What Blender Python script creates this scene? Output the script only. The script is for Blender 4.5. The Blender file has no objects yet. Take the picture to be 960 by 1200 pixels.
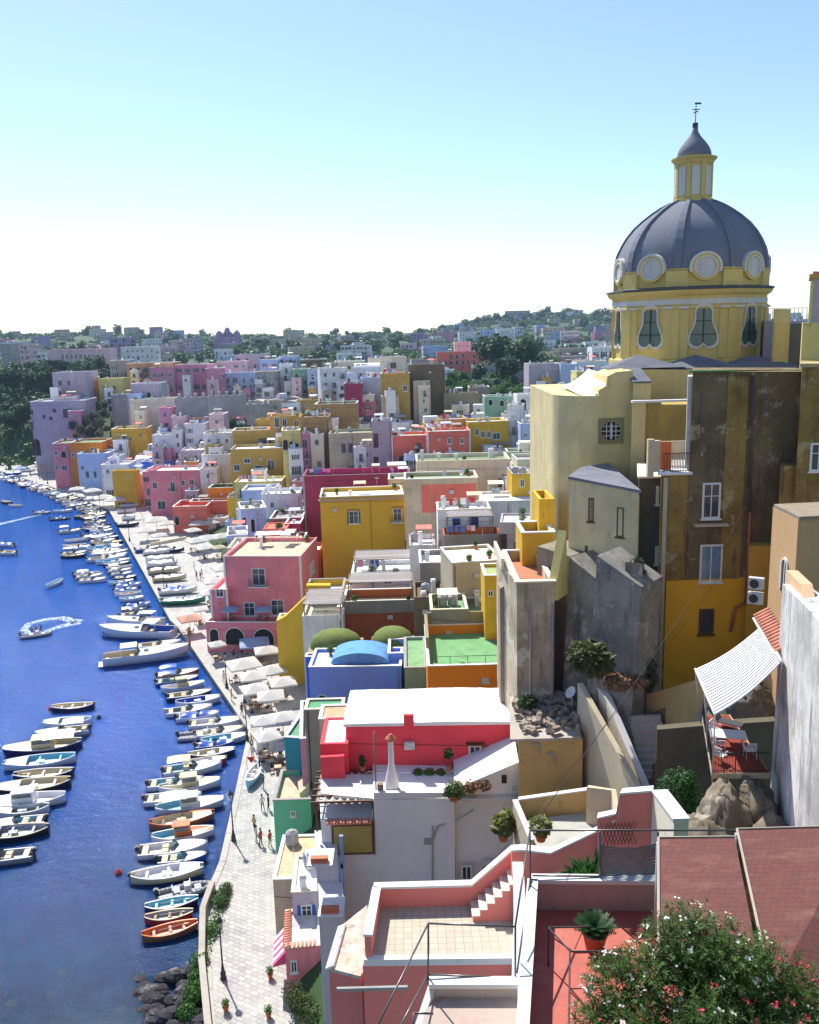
import bpy, math, random
from mathutils import Vector, Matrix, noise as mnoise
random.seed(7)
S = bpy.context.scene
COL = S.collection
R = math.radians
F, CZ = 1050.0, 50.0
TH = math.atan(212/F)
ROLL = R(1.5)
ST, CT = math.sin(TH), math.cos(TH)
SR, CR = math.sin(ROLL), math.cos(ROLL)
K = 1.25            # distances in the lists below are quoted for a shorter lens; K brings them to metres
def ray(x, y):
    u, v = x-480, y-600
    u, v = u*CR-v*SR, u*SR+v*CR
    return (u, F*CT-v*ST, -(F*ST+v*CT))
def at(x, y, D):
    r = ray(x, y); t = D/r[1]
    return Vector((r[0]*t, D, CZ+r[2]*t))
def onz(x, y, z):
    r = ray(x, y); t = (z-CZ)/r[2]
    return Vector((r[0]*t, r[1]*t, z))
def proj(p):
    y, z = p[1], p[2]-CZ
    d = y*CT-z*ST
    u, v = F*p[0]/d, -F*(y*ST+z*CT)/d
    return (480+u*CR+v*SR, 600-u*SR+v*CR)

# ---------------------------------------------------------------- materials
MATS = {}
def newmat(name):
    m = bpy.data.materials.new(name); m.use_nodes = True
    nt = m.node_tree; b = nt.nodes['Principled BSDF']
    return m, nt, b
def N(nt, t, **kw):
    n = nt.nodes.new(t)
    for k, v in kw.items():
        if k in n.inputs.keys(): n.inputs[k].default_value = v
        else: setattr(n, k, v)
    return n
def mix(nt, a, b, fac, mode='MIX'):
    n = nt.nodes.new('ShaderNodeMix'); n.data_type = 'RGBA'; n.blend_type = mode
    for sock, v in ((n.inputs[6], a), (n.inputs[7], b), (n.inputs[0], fac)):
        if isinstance(v, bpy.types.NodeSocket): nt.links.new(v, sock)
        elif sock == n.inputs[0]: sock.default_value = v
        else: sock.default_value = tuple(v)[:3]+(1,)
    return n.outputs[2]
def ramp(nt, src, a, b, ca=(0,0,0), cb=(1,1,1)):
    n = nt.nodes.new('ShaderNodeValToRGB'); nt.links.new(src, n.inputs[0])
    e = n.color_ramp.elements; e[0].position = a; e[1].position = b
    e[0].color = tuple(ca)[:3]+(1,); e[1].color = tuple(cb)[:3]+(1,)
    return n.outputs[0]
def pos(nt, scale=(1,1,1)):
    g = nt.nodes.new('ShaderNodeNewGeometry'); m = nt.nodes.new('ShaderNodeMapping')
    m.inputs['Scale'].default_value = scale
    nt.links.new(g.outputs['Position'], m.inputs['Vector']); return m.outputs[0]
def noise(nt, vec, s, d=4, r=.6):
    n = N(nt, 'ShaderNodeTexNoise', Scale=s, Detail=d, Roughness=r); nt.links.new(vec, n.inputs['Vector']); return n.outputs['Fac']
def bump(nt, b, h, st, dist=.05):
    n = N(nt, 'ShaderNodeBump', Strength=st, Distance=dist)
    nt.links.new(h, n.inputs['Height']); nt.links.new(n.outputs[0], b.inputs['Normal'])
def plain(name, c, rough=.6, metal=0, var=.12, emit=None):
    k = ('p', name)
    if k in MATS: return MATS[k]
    m, nt, b = newmat(name)
    f = noise(nt, pos(nt), 2.5, 3)
    o = mix(nt, [x*(1-var) for x in c], [min(1, x*(1+var)) for x in c], f)
    nt.links.new(o, b.inputs['Base Color'])
    b.inputs['Roughness'].default_value = rough; b.inputs['Metallic'].default_value = metal
    MATS[k] = m; return m
def stucco(c, age=.35, stain=(.16,.13,.1), name=None):
    """painted plaster: blotches, rain streaks and chipped patches"""
    c = tuple(c); k = ('s', c, age, stain)
    if k in MATS: return MATS[k]
    m, nt, b = newmat(name or 'painted_plaster')
    p = pos(nt)
    big = noise(nt, p, .35, 5, .65)
    o = mix(nt, [x*(1-.3*age) for x in c], [min(.92, x*(1+.12*age)) for x in c], ramp(nt, big, .3, .7))
    st = noise(nt, pos(nt, (1.4, 1.4, .12)), 1.3, 5, .7)
    o = mix(nt, o, [x*.55+s*.45 for x, s in zip(c, stain)], mulf(nt, ramp(nt, st, .50, .74), min(1, age*1.2)))
    sp = noise(nt, p, 1.1, 8, .75)
    o = mix(nt, o, stain, mulf(nt, ramp(nt, sp, .6, .68), min(1, age*1.1)))
    gr = noise(nt, p, 9, 3, .7)
    o = mix(nt, o, (.5,.5,.5), .18*min(1, age*2), 'OVERLAY') if False else mix(nt, o, [x*.86 for x in c], mulf(nt, ramp(nt, gr, .45, .7), .35))
    nt.links.new(o, b.inputs['Base Color']); b.inputs['Roughness'].default_value = .88
    b.inputs['Specular IOR Level'].default_value = .25
    bump(nt, b, gr, .35, .03)
    MATS[k] = m; return m
def mulf(nt, a, f):
    n = nt.nodes.new('ShaderNodeMath'); n.operation = 'MULTIPLY'
    nt.links.new(a, n.inputs[0]); n.inputs[1].default_value = f; return n.outputs[0]
def roofmat(c, name='roof_coating'):
    k = ('r', tuple(c))
    if k in MATS: return MATS[k]
    m, nt, b = newmat(name); p = pos(nt)
    a = noise(nt, p, .8, 7, .7); g = noise(nt, p, 4, 5, .7)
    o = mix(nt, [x*.8 for x in c], [min(.85, x*1.1) for x in c], ramp(nt, a, .32, .55))
    o = mix(nt, o, (.13,.12,.1), mulf(nt, ramp(nt, g, .6, .75), .4))
    nt.links.new(o, b.inputs['Base Color']); b.inputs['Roughness'].default_value = .9
    b.inputs['Specular IOR Level'].default_value = .15
    bump(nt, b, g, .4, .04)
    MATS[k] = m; return m
def glass(name='window_glass', c=(.03,.04,.05), rough=.08):
    k = ('g', name)
    if k in MATS: return MATS[k]
    m, nt, b = newmat(name)
    o = mix(nt, c, [x*2.2+.01 for x in c], noise(nt, pos(nt), .9, 2))
    nt.links.new(o, b.inputs['Base Color']); b.inputs['Roughness'].default_value = rough
    b.inputs['IOR'].default_value = 1.5
    MATS[k] = m; return m
def leafmat(name, c, c2, trans=.35):
    k = ('l', name)
    if k in MATS: return MATS[k]
    m, nt, b = newmat(name)
    f = noise(nt, pos(nt), .45, 4, .7); f2 = noise(nt, pos(nt), 7, 2)
    o = mix(nt, c, c2, ramp(nt, f, .35, .65)); o = mix(nt, o, [x*1.6 for x in c2], mulf(nt, ramp(nt, f2, .5, .75), .6))
    nt.links.new(o, b.inputs['Base Color']); b.inputs['Roughness'].default_value = .55
    b.inputs['Specular IOR Level'].default_value = .3
    t = N(nt, 'ShaderNodeBsdfTranslucent'); nt.links.new(mix(nt, o, (1,1,.3), .25, 'MULTIPLY'), t.inputs['Color'])
    ms = N(nt, 'ShaderNodeMixShader'); ms.inputs[0].default_value = trans
    nt.links.new(b.outputs[0], ms.inputs[1]); nt.links.new(t.outputs[0], ms.inputs[2])
    nt.links.new(ms.outputs[0], nt.nodes['Material Output'].inputs['Surface'])
    MATS[k] = m; return m

# ---------------------------------------------------------------- mesh builder
class MB:
    def __init__(s): s.v = []; s.f = []; s.m = []; s.sm = []; s.cur = 0; s.smooth = False; s.M = Matrix()
    def add(s, vs, fs):
        o = len(s.v); s.v += [tuple(s.M @ Vector(v)) for v in vs]
        for f in fs: s.f.append([o+i for i in f]); s.m.append(s.cur); s.sm.append(s.smooth)
        return s
    def box(s, x0, x1, y0, y1, z0, z1):
        vs = [(x0,y0,z0),(x1,y0,z0),(x1,y1,z0),(x0,y1,z0),(x0,y0,z1),(x1,y0,z1),(x1,y1,z1),(x0,y1,z1)]
        return s.add(vs, [(0,3,2,1),(4,5,6,7),(0,1,5,4),(1,2,6,5),(2,3,7,6),(3,0,4,7)])
    def prism(s, pts, z0, z1, bottom=True):
        n = len(pts); a = sum(pts[i][0]*pts[(i+1)%n][1]-pts[(i+1)%n][0]*pts[i][1] for i in range(n))
        if a < 0: pts = pts[::-1]
        vs = [(p[0],p[1],z0) for p in pts]+[(p[0],p[1],z1) for p in pts]
        fs = [(i,(i+1)%n,n+(i+1)%n,n+i) for i in range(n)]+[tuple(range(n,2*n))]
        if bottom: fs.append(tuple(range(n-1,-1,-1)))
        return s.add(vs, fs)
    def wallprism(s, pts, y0, y1):
        """outline in x,z extruded along y"""
        n = len(pts); a = sum(pts[i][0]*pts[(i+1)%n][1]-pts[(i+1)%n][0]*pts[i][1] for i in range(n))
        if a < 0: pts = pts[::-1]
        vs = [(p[0],y0,p[1]) for p in pts]+[(p[0],y1,p[1]) for p in pts]
        fs = [(i,n+i,n+(i+1)%n,(i+1)%n)[::-1] for i in range(n)]
        fs = [(i,(i+1)%n,n+(i+1)%n,n+i) for i in range(n)]
        fs = [f[::-1] for f in fs]+[tuple(range(n)), tuple(range(2*n-1,n-1,-1))]
        fs = [f[::-1] if k < n else f for k, f in enumerate(fs)]
        return s.add(vs, fs)
    def hexa(s, b, t):
        """four bottom, four top points, counter-clockwise seen from above"""
        return s.add(list(b)+list(t), [(0,3,2,1),(4,5,6,7),(0,1,5,4),(1,2,6,5),(2,3,7,6),(3,0,4,7)])
    def tube(s, a, b, r, r2=None, n=8, caps=True):
        a, b = Vector(a), Vector(b); d = b-a
        if d.length < 1e-6: return s
        q = d.to_track_quat('Z','Y'); r2 = r if r2 is None else r2; vs = []
        for p, rr in ((a,r),(b,r2)):
            for i in range(n):
                t = 2*math.pi*i/n; vs.append(p+q@Vector((rr*math.cos(t), rr*math.sin(t), 0)))
        fs = [(i,(i+1)%n,n+(i+1)%n,n+i) for i in range(n)]
        if caps: fs += [tuple(range(n-1,-1,-1)), tuple(range(n,2*n))]
        sm = s.smooth; s.smooth = n > 6; s.add(vs, fs); s.smooth = sm; return s
    def path(s, pts, r, n=6):
        for a, b in zip(pts, pts[1:]): s.tube(a, b, r, None, n)
        return s
    def lathe(s, prof, n=24, c=(0,0), a0=0, a1=2*math.pi, sx=1, sy=1):
        full = abs(a1-a0-2*math.pi) < 1e-6; k = n if full else n+1; vs = []
        for r, z in prof:
            for i in range(k):
                t = a0+(a1-a0)*i/n; vs.append((c[0]+sx*r*math.cos(t), c[1]+sy*r*math.sin(t), z))
        fs = []
        for j in range(len(prof)-1):
            for i in range(n):
                i2 = (i+1)%k if full else i+1
                fs.append((j*k+i, j*k+i2, (j+1)*k+i2, (j+1)*k+i))
        return s.add(vs, fs)
    def quad(s, a, b, c, d): return s.add([a,b,c,d], [(0,1,2,3)])
    def mesh(s, name, mats):
        me = bpy.data.meshes.new(name); me.from_pydata(s.v, [], s.f)
        for m in (mats if isinstance(mats, (list, tuple)) else [mats]): me.materials.append(m)
        me.polygons.foreach_set('material_index', s.m); me.polygons.foreach_set('use_smooth', s.sm)
        me.update(); return me
    def build(s, name, mats, parent=None, loc=None):
        return link(name, s.mesh(name, mats), parent, loc)
def link(name, me, parent=None, loc=None, rot=None, scale=None):
    o = bpy.data.objects.new(name, me); COL.objects.link(o)
    if parent: o.parent = parent
    if loc is not None: o.location = loc
    if rot is not None: o.rotation_euler = rot
    if scale is not None: o.scale = scale
    return o
def tag(o, label=None, cat=None, group=None, kind=None):
    if label: o['label'] = label
    if cat: o['category'] = cat
    if group: o['group'] = group
    if kind: o['kind'] = kind
    return o
def empty(name, loc=(0,0,0), rz=0, label=None, cat=None, group=None):
    o = link(name, None, None, loc, (0,0,rz)); o.empty_display_size = .3
    return tag(o, label, cat, group)
KIDS = {}
def copy_tree(o, parent=None):
    c = o.copy(); COL.objects.link(c)
    if parent: c.parent = parent
    for ch in o.children: copy_tree(ch, c)
    return c
ORD = 'first second third fourth fifth sixth seventh eighth ninth tenth eleventh twelfth thirteenth fourteenth fifteenth sixteenth seventeenth eighteenth nineteenth'.split()
def ordn(i):
    if i < 19: return ORD[i]
    t = {2:'twenty',3:'thirty',4:'forty',5:'fifty',6:'sixty',7:'seventy',8:'eighty',9:'ninety'}
    n = i+1
    if n >= 100: return 'hundred-and-'+ordn(n-101) if n > 100 else 'hundredth'
    return t[n//10][:-1]+'ieth' if n % 10 == 0 else t[n//10]+'-'+ORD[n%10-1]
def number(objs, fmt, key=None):
    """label look-alikes by their place, counted from the left of the view"""
    NUMQ.append(([o.name for o in objs], fmt))
NUMQ = []
def run_numbers():
    for names, fmt in NUMQ:
        lst = sorted([bpy.data.objects[n] for n in names if n in bpy.data.objects], key=lambda o: proj(o.location)[0])
        for i, o in enumerate(lst): o['label'] = fmt % ordn(i)

# ---------------------------------------------------------------- camera, sky, sun
cam = bpy.data.cameras.new('camera'); co = bpy.data.objects.new('camera', cam); COL.objects.link(co)
ROLLS = -1
co.location = (0,0,CZ); co.rotation_euler = (Matrix.Rotation(R(90)-TH, 4, 'X') @ Matrix.Rotation(ROLLS*ROLL, 4, 'Z')).to_euler()
cam.sensor_fit = 'VERTICAL'; cam.sensor_height = 36; cam.lens = F*36/1200; cam.clip_end = 20000
S.camera = co
SUN = Vector((-.29, .57, .77)).normalized()
w = bpy.data.worlds.new('World'); S.world = w; w.use_nodes = True
nt = w.node_tree; sky = nt.nodes.new('ShaderNodeTexSky'); sky.sky_type = 'NISHITA'; sky.sun_disc = False
sky.sun_elevation = math.asin(SUN.z); sky.sun_rotation = math.atan2(SUN.x, SUN.y)
sky.altitude = 50; sky.air_density = .9; sky.dust_density = .3; sky.ozone_density = 2.6
nt.links.new(sky.outputs[0], nt.nodes['Background'].inputs['Color']); nt.nodes['Background'].inputs['Strength'].default_value = .13
sl = bpy.data.lights.new('sun', 'SUN'); sl.energy = 4.8; sl.angle = R(.6); sl.color = (1,.95,.86)
so = bpy.data.objects.new('sun', sl); COL.objects.link(so); so.rotation_euler = SUN.to_track_quat('Z','Y').to_euler()
S.view_settings.view_transform = 'Standard'; S.view_settings.look = 'None'; S.view_settings.gamma = 1
S.view_settings.use_curve_mapping = False; S.view_settings.exposure = 0.54
S.cycles.max_bounces = 5; S.cycles.diffuse_bounces = 3; S.cycles.glossy_bounces = 2; S.cycles.transmission_bounces = 2
S.cycles.volume_bounces = 0; S.cycles.caustics_reflective = False; S.cycles.caustics_refractive = False
S.cycles.sample_clamp_indirect = 4; S.cycles.use_denoising = True
# ================================================================ terrain, sea, quay
def lerp(a, b, t): return a+(b-a)*t
def clamp(x, a=0, b=1): return max(a, min(b, x))
FRONTS = [onz(*p, 1.2).to_2d() for p in [(352,1330),(330,1200),(320,1010),(320,930),(350,858),(352,800),(330,742),(245,742),(262,668),(236,628),(200,602),(168,590),(128,572),(88,562),(60,549),(30,541),(-40,533),(-400,515)]]
def fdist(x, y):
    """distance inland of the line of quayside house fronts (negative towards the sea)"""
    p = Vector((x,y)); best = 1e9; side = 1
    for a, b in zip(FRONTS, FRONTS[1:]):
        d = b-a; t = clamp((p-a).dot(d)/d.length_squared); q = a+d*t; l = (p-q).length
        if l < best-1e-6:
            best = l; side = 1 if d.x*(p.y-q.y)-d.y*(p.x-q.x) < 0 else -1
    return best*side
def hills(x, y):
    h = 0
    if y > 300:
        h += .0205*(min(y,1350)-375)-.05*max(0,y-1420)
        h += clamp((y-500)/800)*clamp(-x/650,0,1.4)*12
        k = clamp((y-500)/500)
        h += k*9*mnoise.noise(Vector((x*.0022+3.1, y*.0018, .4)))+k*4*mnoise.noise(Vector((x*.007, y*.006, 2.4)))
        d = math.hypot((x-300)/300, (y-1900)/480)
        h += 50*math.exp(-d*d*1.3)
    return h
def terrain(x, y):
    d = fdist(x, y)
    if d < 0: return 1.2-max(0, -d-0)*0
    L = lerp(20, 75, clamp((y-56)/160))
    if x < -75: L = lerp(L, 17, clamp((-75-x)/45))
    top = lerp(22, 24, clamp((y-62)/50))
    h = 1.2+top*(1-math.exp(-d/L))
    return h+hills(x, y)
def build_terrain():
    xs = []; x = -4200
    ys = [-60,-30,0,15]; y = 15
    while y < 400: y += 4; ys.append(y)
    while y < 2450: y *= 1.05; ys.append(y)
    cols = 150
    mb = MB(); mb.smooth = True; vs = []
    for y in ys:
        hw = max(170, abs(y)*.95+60)
        for i in range(cols+1):
            x = -hw+2*hw*i/cols
            d = fdist(x, y)
            z = terrain(x, y) if d >= 0 else lerp(1.15, -9, clamp(-d/1.5))
            if d >= 0: z -= .3
            if y > 250: z += .8*mnoise.noise(Vector((x*.05, y*.05, 0)))
            vs.append((x, y, z))
    n = cols+1; fs = [(j*n+i, j*n+i+1, (j+1)*n+i+1, (j+1)*n+i) for j in range(len(ys)-1) for i in range(cols)]
    mb.add(vs, fs)
    m, nt, b = newmat('earth_and_scrub'); p = pos(nt)
    o = mix(nt, (.035,.075,.018), (.12,.11,.06), ramp(nt, noise(nt, p, .09, 6, .7), .52, .68))
    o = mix(nt, o, (.035,.06,.018), ramp(nt, noise(nt, p, .5, 5, .7), .5, .65))
    nt.links.new(o, b.inputs['Base Color']); b.inputs['Roughness'].default_value = .95
    tag(mb.build('terrain', m), kind='structure')
build_terrain()
# camera hilltop ground: the viewpoint itself
mb = MB(); vs = []; nn = 30
for j in range(nn):
    for i in range(nn):
        x = -10+40*i/(nn-1); y = -38+48*j/(nn-1)
        z = 48.2-max(0, y-1.5)*1.9+.2*mnoise.noise(Vector((x*.4,y*.4,0)))-max(0, -3-x)*1.5
        vs.append((x, y, max(z, 12)))
mb.smooth = True
mb.add(vs, [(j*nn+i, j*nn+i+1, (j+1)*nn+i+1, (j+1)*nn+i) for j in range(nn-1) for i in range(nn-1)])
tag(mb.build('viewpoint_hill', bpy.data.materials['earth_and_scrub']), kind='structure')

# sea
def build_sea():
    m, nt, b = newmat('sea_water'); g = nt.nodes.new('ShaderNodeNewGeometry')
    sep = nt.nodes.new('ShaderNodeSeparateXYZ'); nt.links.new(g.outputs['Position'], sep.inputs[0])
    mr = N(nt, 'ShaderNodeMapRange'); nt.links.new(sep.outputs[1], mr.inputs[0])
    mr.inputs[1].default_value = 55; mr.inputs[2].default_value = 110
    # shallow rocky bed near the rocks, deep blue further out
    bed = ramp(nt, noise(nt, pos(nt), .22, 6, .65), .42, .62, (.001,.016,.040), (.001,.028,.055))
    deep = mix(nt, (.001,.074,.36), (.001,.050,.25), noise(nt, pos(nt), .05, 4))
    o = mix(nt, bed, deep, mr.outputs[0])
    pebb = N(nt, 'ShaderNodeTexVoronoi', Scale=.35, Randomness=1); nt.links.new(pos(nt), pebb.inputs['Vector'])
    inv = nt.nodes.new('ShaderNodeMath'); inv.operation = 'SUBTRACT'; inv.inputs[0].default_value = 1; nt.links.new(mr.outputs[0], inv.inputs[1])
    mm = nt.nodes.new('ShaderNodeMath'); mm.operation = 'MULTIPLY'; nt.links.new(inv.outputs[0], mm.inputs[0])
    nt.links.new(ramp(nt, pebb.outputs['Distance'], .10, .2, (.6,.6,.6), (0,0,0)), mm.inputs[1])
    o = mix(nt, o, (.012,.05,.05), mm.outputs[0])
    nt.links.new(o, b.inputs['Base Color']); b.inputs['Roughness'].default_value = .06; b.inputs['IOR'].default_value = 1.33; b.inputs['Specular IOR Level'].default_value = .13
    a = noise(nt, pos(nt, (1,1.5,1)), .5, 5, .65); c = noise(nt, pos(nt, (1,1.8,1)), 2.4, 4, .6)
    ad = nt.nodes.new('ShaderNodeMath'); ad.operation = 'MULTIPLY_ADD'; nt.links.new(c, ad.inputs[0]); ad.inputs[1].default_value = .35; nt.links.new(a, ad.inputs[2])
    bump(nt, b, ad.outputs[0], .36, .7)
    mb = MB(); mb.quad((-2400,-400,0),(400,-400,0),(400,700,0),(-2400,700,0))
    tag(mb.build('sea', m), kind='structure')
build_sea()

# quay: one paved sheet with a vertical stone face
EDGE = [(240,1330),(240,1200),(236,1062),(258,1010),(276,930),(292,856),(212,742),(206,733),(228,726),(127,596),(108,590),(112,584),(82,577),(60,566),(32,562),(0,551),(-60,546),(-400,530)]
EDGE = [(248,1330),(243,1200),(236,1062),(258,1010),(276,930),(292,856),(209,735),(200,727),(127,596),(108,590),(82,577),(32,562),(0,552),(-60,546),(-400,530)]
EW = [onz(*p, 1.2) for p in EDGE]
def pave():
    m, nt, b = newmat('quay_paving')
    mp = pos(nt); mpn = mp.node; mpn.inputs['Rotation'].default_value = (0,0,R(28))
    br = N(nt, 'ShaderNodeTexBrick', Scale=1.0); br.inputs['Mortar Size'].default_value = .018; br.inputs['Brick Width'].default_value = .62; br.inputs['Row Height'].default_value = .42
    br.inputs['Color1'].default_value = (.50,.48,.44,1); br.inputs['Color2'].default_value = (.35,.34,.33,1); br.inputs['Mortar'].default_value = (.13,.12,.11,1)
    nt.links.new(mp, br.inputs['Vector'])
    o = mix(nt, br.outputs['Color'], (.53,.51,.47), mulf(nt, ramp(nt, noise(nt, mp, .35, 5), .4, .65), .55))
    o = mix(nt, o, (.2,.17,.14), mulf(nt, ramp(nt, noise(nt, mp, .8, 6, .7), .58, .72), .45))
    nt.links.new(o, b.inputs['Base Color']); b.inputs['Roughness'].default_value = .85
    bump(nt, b, br.outputs['Fac'], -.4, .03)
    mb = MB(); vs = [(p.x,p.y,1.2) for p in EW]
    # inner side runs inland under the houses
    inner = [(v[0]+ (30 if v[1]<137 else 55), v[1]+ (0 if v[1]<238 else 25), 1.2) for v in vs]
    n = len(vs); fs = [(i, n+i, n+i+1, i+1) for i in range(n-1)]
    mb.add(vs+inner, fs); tag(mb.build('quay_paving', m), kind='structure')
    # face
    mb = MB(); st = stucco((.22,.2,.17), .8, (.05,.05,.04), 'quay_stone')
    lo = [(p.x,p.y,-3) for p in EW]; mb.add([(p.x,p.y,1.195) for p in EW]+lo, [(i, i+1, n+i+1, n+i) for i in range(n-1)])
    tag(mb.build('quay_wall', st), kind='structure')
    # edge stones 10 cm proud as kerb
    mb = MB()
    for a, c in zip(EW, EW[1:]):
        d = (c-a); d.z = 0; L = d.length; d.normalize(); q = Vector((d.y,-d.x,0)); k = max(1, int(L/1.6))
        for i in range(k):
            s0 = a+d*(L*i/k+.015); s1 = a+d*(L*(i+1)/k-.015)
            P = [s0-q*.06, s1-q*.06, s1+q*.55, s0+q*.55]
            h = random.uniform(.05,.085)
            mb.hexa([(p.x,p.y,.9) for p in P][::-1], [(p.x,p.y,1.2+h) for p in P][::-1])
    tag(mb.build('quay_kerb', stucco((.5,.47,.42), .5)), kind='structure')
pave()
# ================================================================ houses
C = dict(white=(.78,.77,.76), cream=(.72,.64,.48), ochre=(.50,.32,.075), yellow=(.66,.40,.035), pink=(.74,.24,.27), magenta=(.36,.05,.12),
 red=(.76,.068,.09), blue=(.07,.16,.70), azure=(.22,.31,.80), pale_blue=(.44,.52,.76), green=(.14,.50,.30), teal=(.03,.27,.33), orange=(.86,.24,.02), coral=(.72,.17,.12),
 lilac=(.45,.38,.44), grey=(.33,.32,.31), brown=(.17,.125,.07), beige=(.56,.45,.30), rose=(.60,.25,.36), pale_pink=(.72,.48,.5), sand=(.5,.42,.3), stone=(.28,.26,.23),
 rust=(.36,.10,.035), violet=(.34,.25,.42), moss=(.17,.27,.12), tar=(.12,.115,.11), mint=(.25,.42,.3), khaki=(.30,.25,.15), lemon=(.66,.56,.2))
C = {k: tuple(min(.86, q*1.16) for q in v) for k, v in C.items()}
M_GLASS = glass(); M_GLASSB = glass('sky_lit_glass', (.10,.17,.24), .05)  # second glass: pale blue base colour stands in for reflected sky
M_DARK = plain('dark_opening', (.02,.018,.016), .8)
M_WF = plain('white_window_paint', (.78,.77,.74), .5); M_GREEN = plain('green_shutter_paint', (.03,.13,.08), .5)
M_WOODB = plain('brown_shutter_wood', (.13,.06,.03), .6); M_IRON = plain('dark_iron', (.03,.03,.03), .5)
M_TERRA = plain('terracotta', (.52,.17,.08), .8); M_WOOD = plain('weathered_wood', (.25,.19,.14), .8)
M_BLUEP = plain('blue_door_paint', (.04,.12,.5), .5); M_GREYP = plain('grey_paint', (.35,.36,.37), .6)
M_STEEL = plain('galvanised_steel', (.45,.46,.47), .4, .6)
MESHC = {}; ACM = plain('ac_casing_', (.55,.55,.53), .5)
def frame_ring(mb, w, h, t, y0, y1, arch=False):
    a = outline(w, h, arch); b = outline(w-2*t, h-2*t if not arch else h-t, arch)
    b = [(x, z+t if not arch else z) for x, z in b]
    n = len(a); vs = [(x,y0,z) for x,z in a]+[(x,y0,z) for x,z in b]+[(x,y1,z) for x,z in a]+[(x,y1,z) for x,z in b]
    fs = []
    for i in range(n):
        j = (i+1)%n
        fs += [(i,j,n+j,n+i), (i,2*n+i,2*n+j,j), (n+i,n+j,3*n+j,3*n+i)]
    mb.add(vs, fs)
def outline(w, h, arch=False):
    if not arch: return [(-w/2,0),(w/2,0),(w/2,h),(-w/2,h)]
    r = w/2; return [(-r,0),(r,0)]+[(r*math.cos(t), h-r+r*math.sin(t)) for t in [math.pi*i/10 for i in range(11)]]
def win_meshes(kind, w, h, fm, sm, small):
    w, h = round(w, 1), round(h, 1); k = (kind, w, h, fm.name, sm.name if sm else '', small)
    if k in MESHC: return MESHC[k]
    arch = 'arch' in kind; out = []
    mb = MB()
    t = .12 if w > .8 else .09
    frame_ring(mb, w, h, t, -.10, 0, arch)
    if 'door' not in kind and not arch: mb.box(-w/2-.1, w/2+.1, -.2, 0, -.1, 0)
    if kind != 'archdark': mb.box(-.035, .035, -.06, -.01, t*.6, h-t*.6)
    if kind in ('win','door') and h > 1.2 and not small: mb.box(-w/2+t, w/2-t, -.055, -.012, h*.62, h*.62+.05)
    if small and sm and not arch:
        mb.cur = 2; e = w*.5
        for s in (-1,1): mb.box(*sorted((s*(w/2+.03), s*(w/2+e))), -.06, -.003, .02, h-.02)
    if small:
        mb.cur = 1; o = outline(w-t, h-t/2, arch); mb.add([(x,-.03,z+(.0 if arch else t/4)) for x,z in o], [tuple(range(len(o)))])
        mats = [fm, M_GLASS if kind != 'archdark' else M_DARK]+([sm] if sm else [])
        out = [('w', mb.mesh('window', mats))]
    else:
        out.append(('w', mb.mesh('window', fm)))
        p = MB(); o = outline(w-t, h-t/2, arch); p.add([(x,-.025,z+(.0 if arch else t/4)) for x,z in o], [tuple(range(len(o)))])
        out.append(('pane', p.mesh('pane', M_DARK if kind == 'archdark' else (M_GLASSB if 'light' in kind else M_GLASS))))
        if sm:
            for s in (-1, 1):
                q = MB(); q.M = Matrix.Translation((s*(w/2-.02), -.1, .05)) @ Matrix.Rotation(s*R(24), 4, 'Z')
                ww = w/2-.08; x0, x1 = (0, ww) if s > 0 else (-ww, 0)
                q.box(x0, x1, -.02, .02, 0, h-.1)
                nl = int(h/.16)
                for i in range(nl): q.box(x0+.05 if s>0 else x0+.05, x1-.05, -.035, -.02, .08+i*.15, .16+i*.15) if .16+i*.15 < h-.15 else None
                out.append(('shutter', q.mesh('shutter', sm)))
    MESHC[k] = out; return out
def add_window(root, lx, lz, w, h, kind='win', side='F', fm=None, sm=None, small=False, WD=(10,10), name=None):
    ms = win_meshes(kind, w, h, fm or M_WF, sm, small)
    rz = {'F':0, 'L':-math.pi/2, 'R':math.pi/2}[side]
    loc = {'F':(lx, 0, lz), 'L':(0, lx, lz), 'R':(WD[0], lx, lz)}[side]
    o = link(name or ('door' if 'door' in kind else 'window'), ms[0][1], root, loc, (0,0,rz))
    for n, me in ms[1:]: link(n, me, o)
    return o
def balcony(root, lx, lz, w, side='F', WD=(10,10), d=.9, solid=None):
    k = ('balc', round(w,1), d, solid)
    if k not in MESHC:
        mb = MB(); mb.box(-w/2, w/2, -d, 0, -.14, -.003)
        r = MB()
        if solid: 
            r.box(-w/2, w/2, -d, -d+.1, 0, .9); r.box(-w/2, -w/2+.1, -d+.1, 0, 0, .9); r.box(w/2-.1, w/2, -d+.1, 0, 0, .9)
        else:
            for z in (.08,.95):
                r.box(-w/2, w/2, -d+.02, -d+.06, z, z+.04); r.box(-w/2, -w/2+.04, -d+.06, 0, z, z+.04); r.box(w/2-.04, w/2, -d+.06, 0, z, z+.04)
            for i in range(int(w/.13)+1): r.box(-w/2+i*.13, -w/2+i*.13+.025, -d+.03, -d+.05, .12, .95)
        MESHC[k] = (mb.mesh('balcony', stucco(C['white'], .4)), r.mesh('railing', stucco(C[solid], .3) if solid else M_IRON))
    a, b = MESHC[k]; rz = {'F':0, 'L':-math.pi/2, 'R':math.pi/2}[side]
    loc = {'F':(lx, 0, lz), 'L':(0, lx, lz), 'R':(WD[0], lx, lz)}[side]
    o = link('balcony', a, root, loc, (0,0,rz)); link('railing', b, o); return o
ANN = []; ROOFS = []
KEEP = []   # picture areas whose things must not be hidden by filler: x0,x1,y0,y1,D
FOOT = []   # footprints taken: cx, cy, radius
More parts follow.
